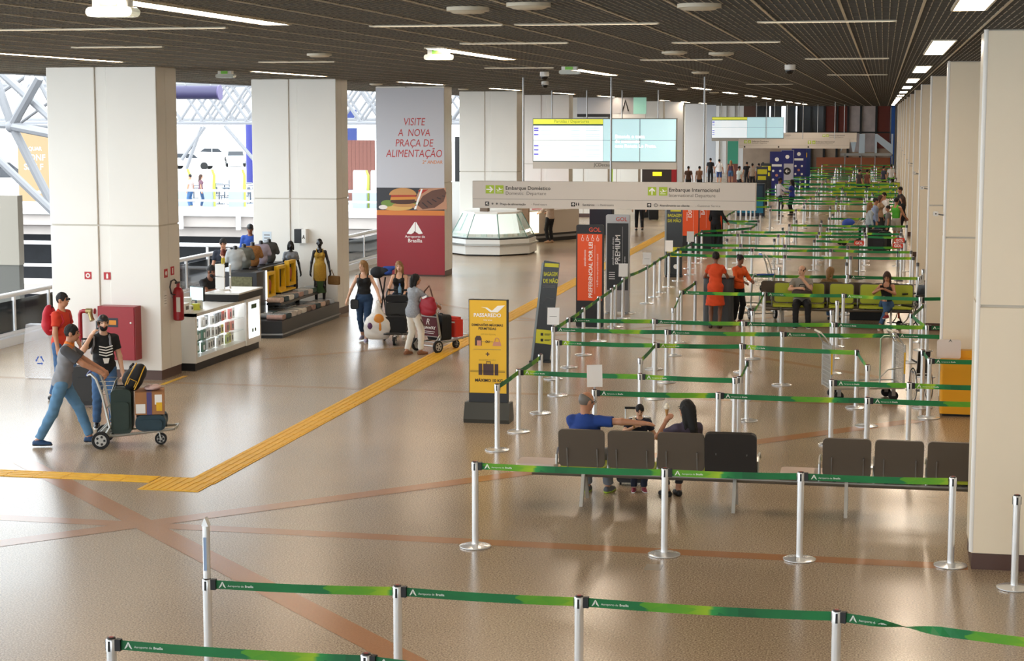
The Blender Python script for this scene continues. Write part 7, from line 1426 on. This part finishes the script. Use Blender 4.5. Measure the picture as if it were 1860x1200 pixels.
# ---------------------------------------------------------------- people deeper in the hall
far('man in white shirt and dark trousers talking deep in the queue', 1415, 393, 1.80, -1.2, top=(cloth('cfc9d0'), 'long'), bottom=(cloth('1d2230'), .97), shoe=BLACK, rh=(.12, .42, 1.15), lh=(-.2, .3, 1.0), skin_='brown')
far('woman in a blue blouse facing the man in white', 1438, 391, 1.68, 1.3, f=True, top=(cloth('2b3a94'), 'long'), bottom=(cloth('191b22'), .97), shoe=BLACK, hair=('long', 'black'), lh=(-.12, .35, 1.15), skin_='brown')
far('person in black standing by the orange totems', 1300, 455, 1.72, -.4, top=(cloth('141417'), 'long'), bottom=(cloth('141417'), .97), shoe=BLACK, rh=(.35, .2, 1.0))
far('person in beige top and black trousers at the shop counter', 999, 441, 1.74, .9, top=(cloth('c3ab98'), 'long'), bottom=(cloth('17181d'), .97), shoe=M('shoe_tan', 'b08a6a', 0.6), lh=(-.2, .4, 1.1), rh=(.2, .4, 1.1))
far('walker in black whose legs show under the sign, left one', 1098, 422, 1.72, .3, f=True, top=(cloth('17171b'), 'dress', .5), shoe=BLACK, lf=(-.1, .2, .09), rf=(.1, -.2, .1))
far('walker in black trousers under the sign, right one', 1161, 419, 1.78, .2, top=(cloth('1c1d22'), 'long'), bottom=(cloth('17181d'), .97), shoe=BLACK, lf=(-.1, .2, .09), rf=(.1, -.25, .12))
for (px, py, l) in ((1187, 400, 'small black trolley case wheeled beyond the sign'), (1176, 396, 'second black case wheeled just left of the other')):
    p = at(px, py); suitcase(l, p.x, p.y, 0, .2, .42, .26, .62, M('case_black', '151516', 0.75), handle=True)
far('far figure in black with back turned beside the white one', 1290, 334, 1.78, 0, top=(cloth('15151a'), 'tshirt'), bottom=(cloth('131316'), .97), shoe=BLACK)
far('far man in white shirt and blue shorts', 1306, 336, 1.74, 0, top=(cloth('dcdcde'), 'tshirt'), bottom=(cloth('38508a'), .45), shoe=WHITE, lh=(-.35, 0, .9))
far('far woman in purple top and denim shorts', 1327, 336, 1.66, 0, f=True, top=(cloth('4a3550'), 'tank'), bottom=(DENIM, .35), shoe=WHITE, hair=('long', 'blonde'))
for (px, py, c, l) in ((1250, 352, '5a4034', 'far person in brown seen just above the sign'), (1270, 352, '8a6248', 'far person in tan seen just above the sign'), (1342, 352, 'c9d4d0', 'far man in pale shirt right of the tan one'), (1356, 340, '18181c', 'far figure in black before the shops')):
    far(l, px, py, 1.66, random.uniform(-1, 1), top=(cloth(c), 'tshirt'), bottom=(cloth('2a2a30'), .97), shoe=BLACK, res=.03)
for (px, py, c, l, f_) in ((1604, 352, '2a2a3c', 'woman in navy at the far right columns', True), (1618, 348, 'd6d2d0', 'man in white at the far right columns', False), (1560, 362, '3a3030', 'person sitting far in the queue, left one', False), (1574, 362, '7a4a3a', 'person far in the queue beside the other', True), (1366, 345, 'b0a090', 'shopper in beige at the far shops', True), (1378, 345, 'd8d0cc', 'shopper in white at the far shops', False), (1385, 342, '6a5a40', 'shopper in olive at the far shops', False)):
    far(l, px, py, 1.68, random.uniform(-1, 1), f=f_, top=(cloth(c), 'tshirt'), bottom=(cloth('24242a'), .97), shoe=BLACK, res=.03)
p = atY(335, 375, 87); person('person in blue jeans at the balcony rail, left one', p.x+.35, 87, 1.3, 1.7, face=False, res=.03, top=(cloth('b9a9a4'), 'tshirt'), bottom=(DENIM, .97), shoe=WHITE)
p = atY(362, 375, 87); person('person in dark jeans at the balcony rail, right one', p.x+.1, 87, -1.2, 1.7, face=False, res=.03, f=True, top=(cloth('6a4a56'), 'tshirt'), bottom=(DENIMD, .97), shoe=WHITE, hair=('long', 'brown'))
p = atY(48, 360, 112); person('man in a light blue shirt standing by the dark car outside', p.x, 112, math.pi, 1.75, face=False, res=.03, top=(cloth('6f9cc4'), 'tshirt'), bottom=(cloth('c4c6c8'), .97), shoe=BLACK, rh=(.1, .3, 1.0), lh=(-.1, .3, 1.0))
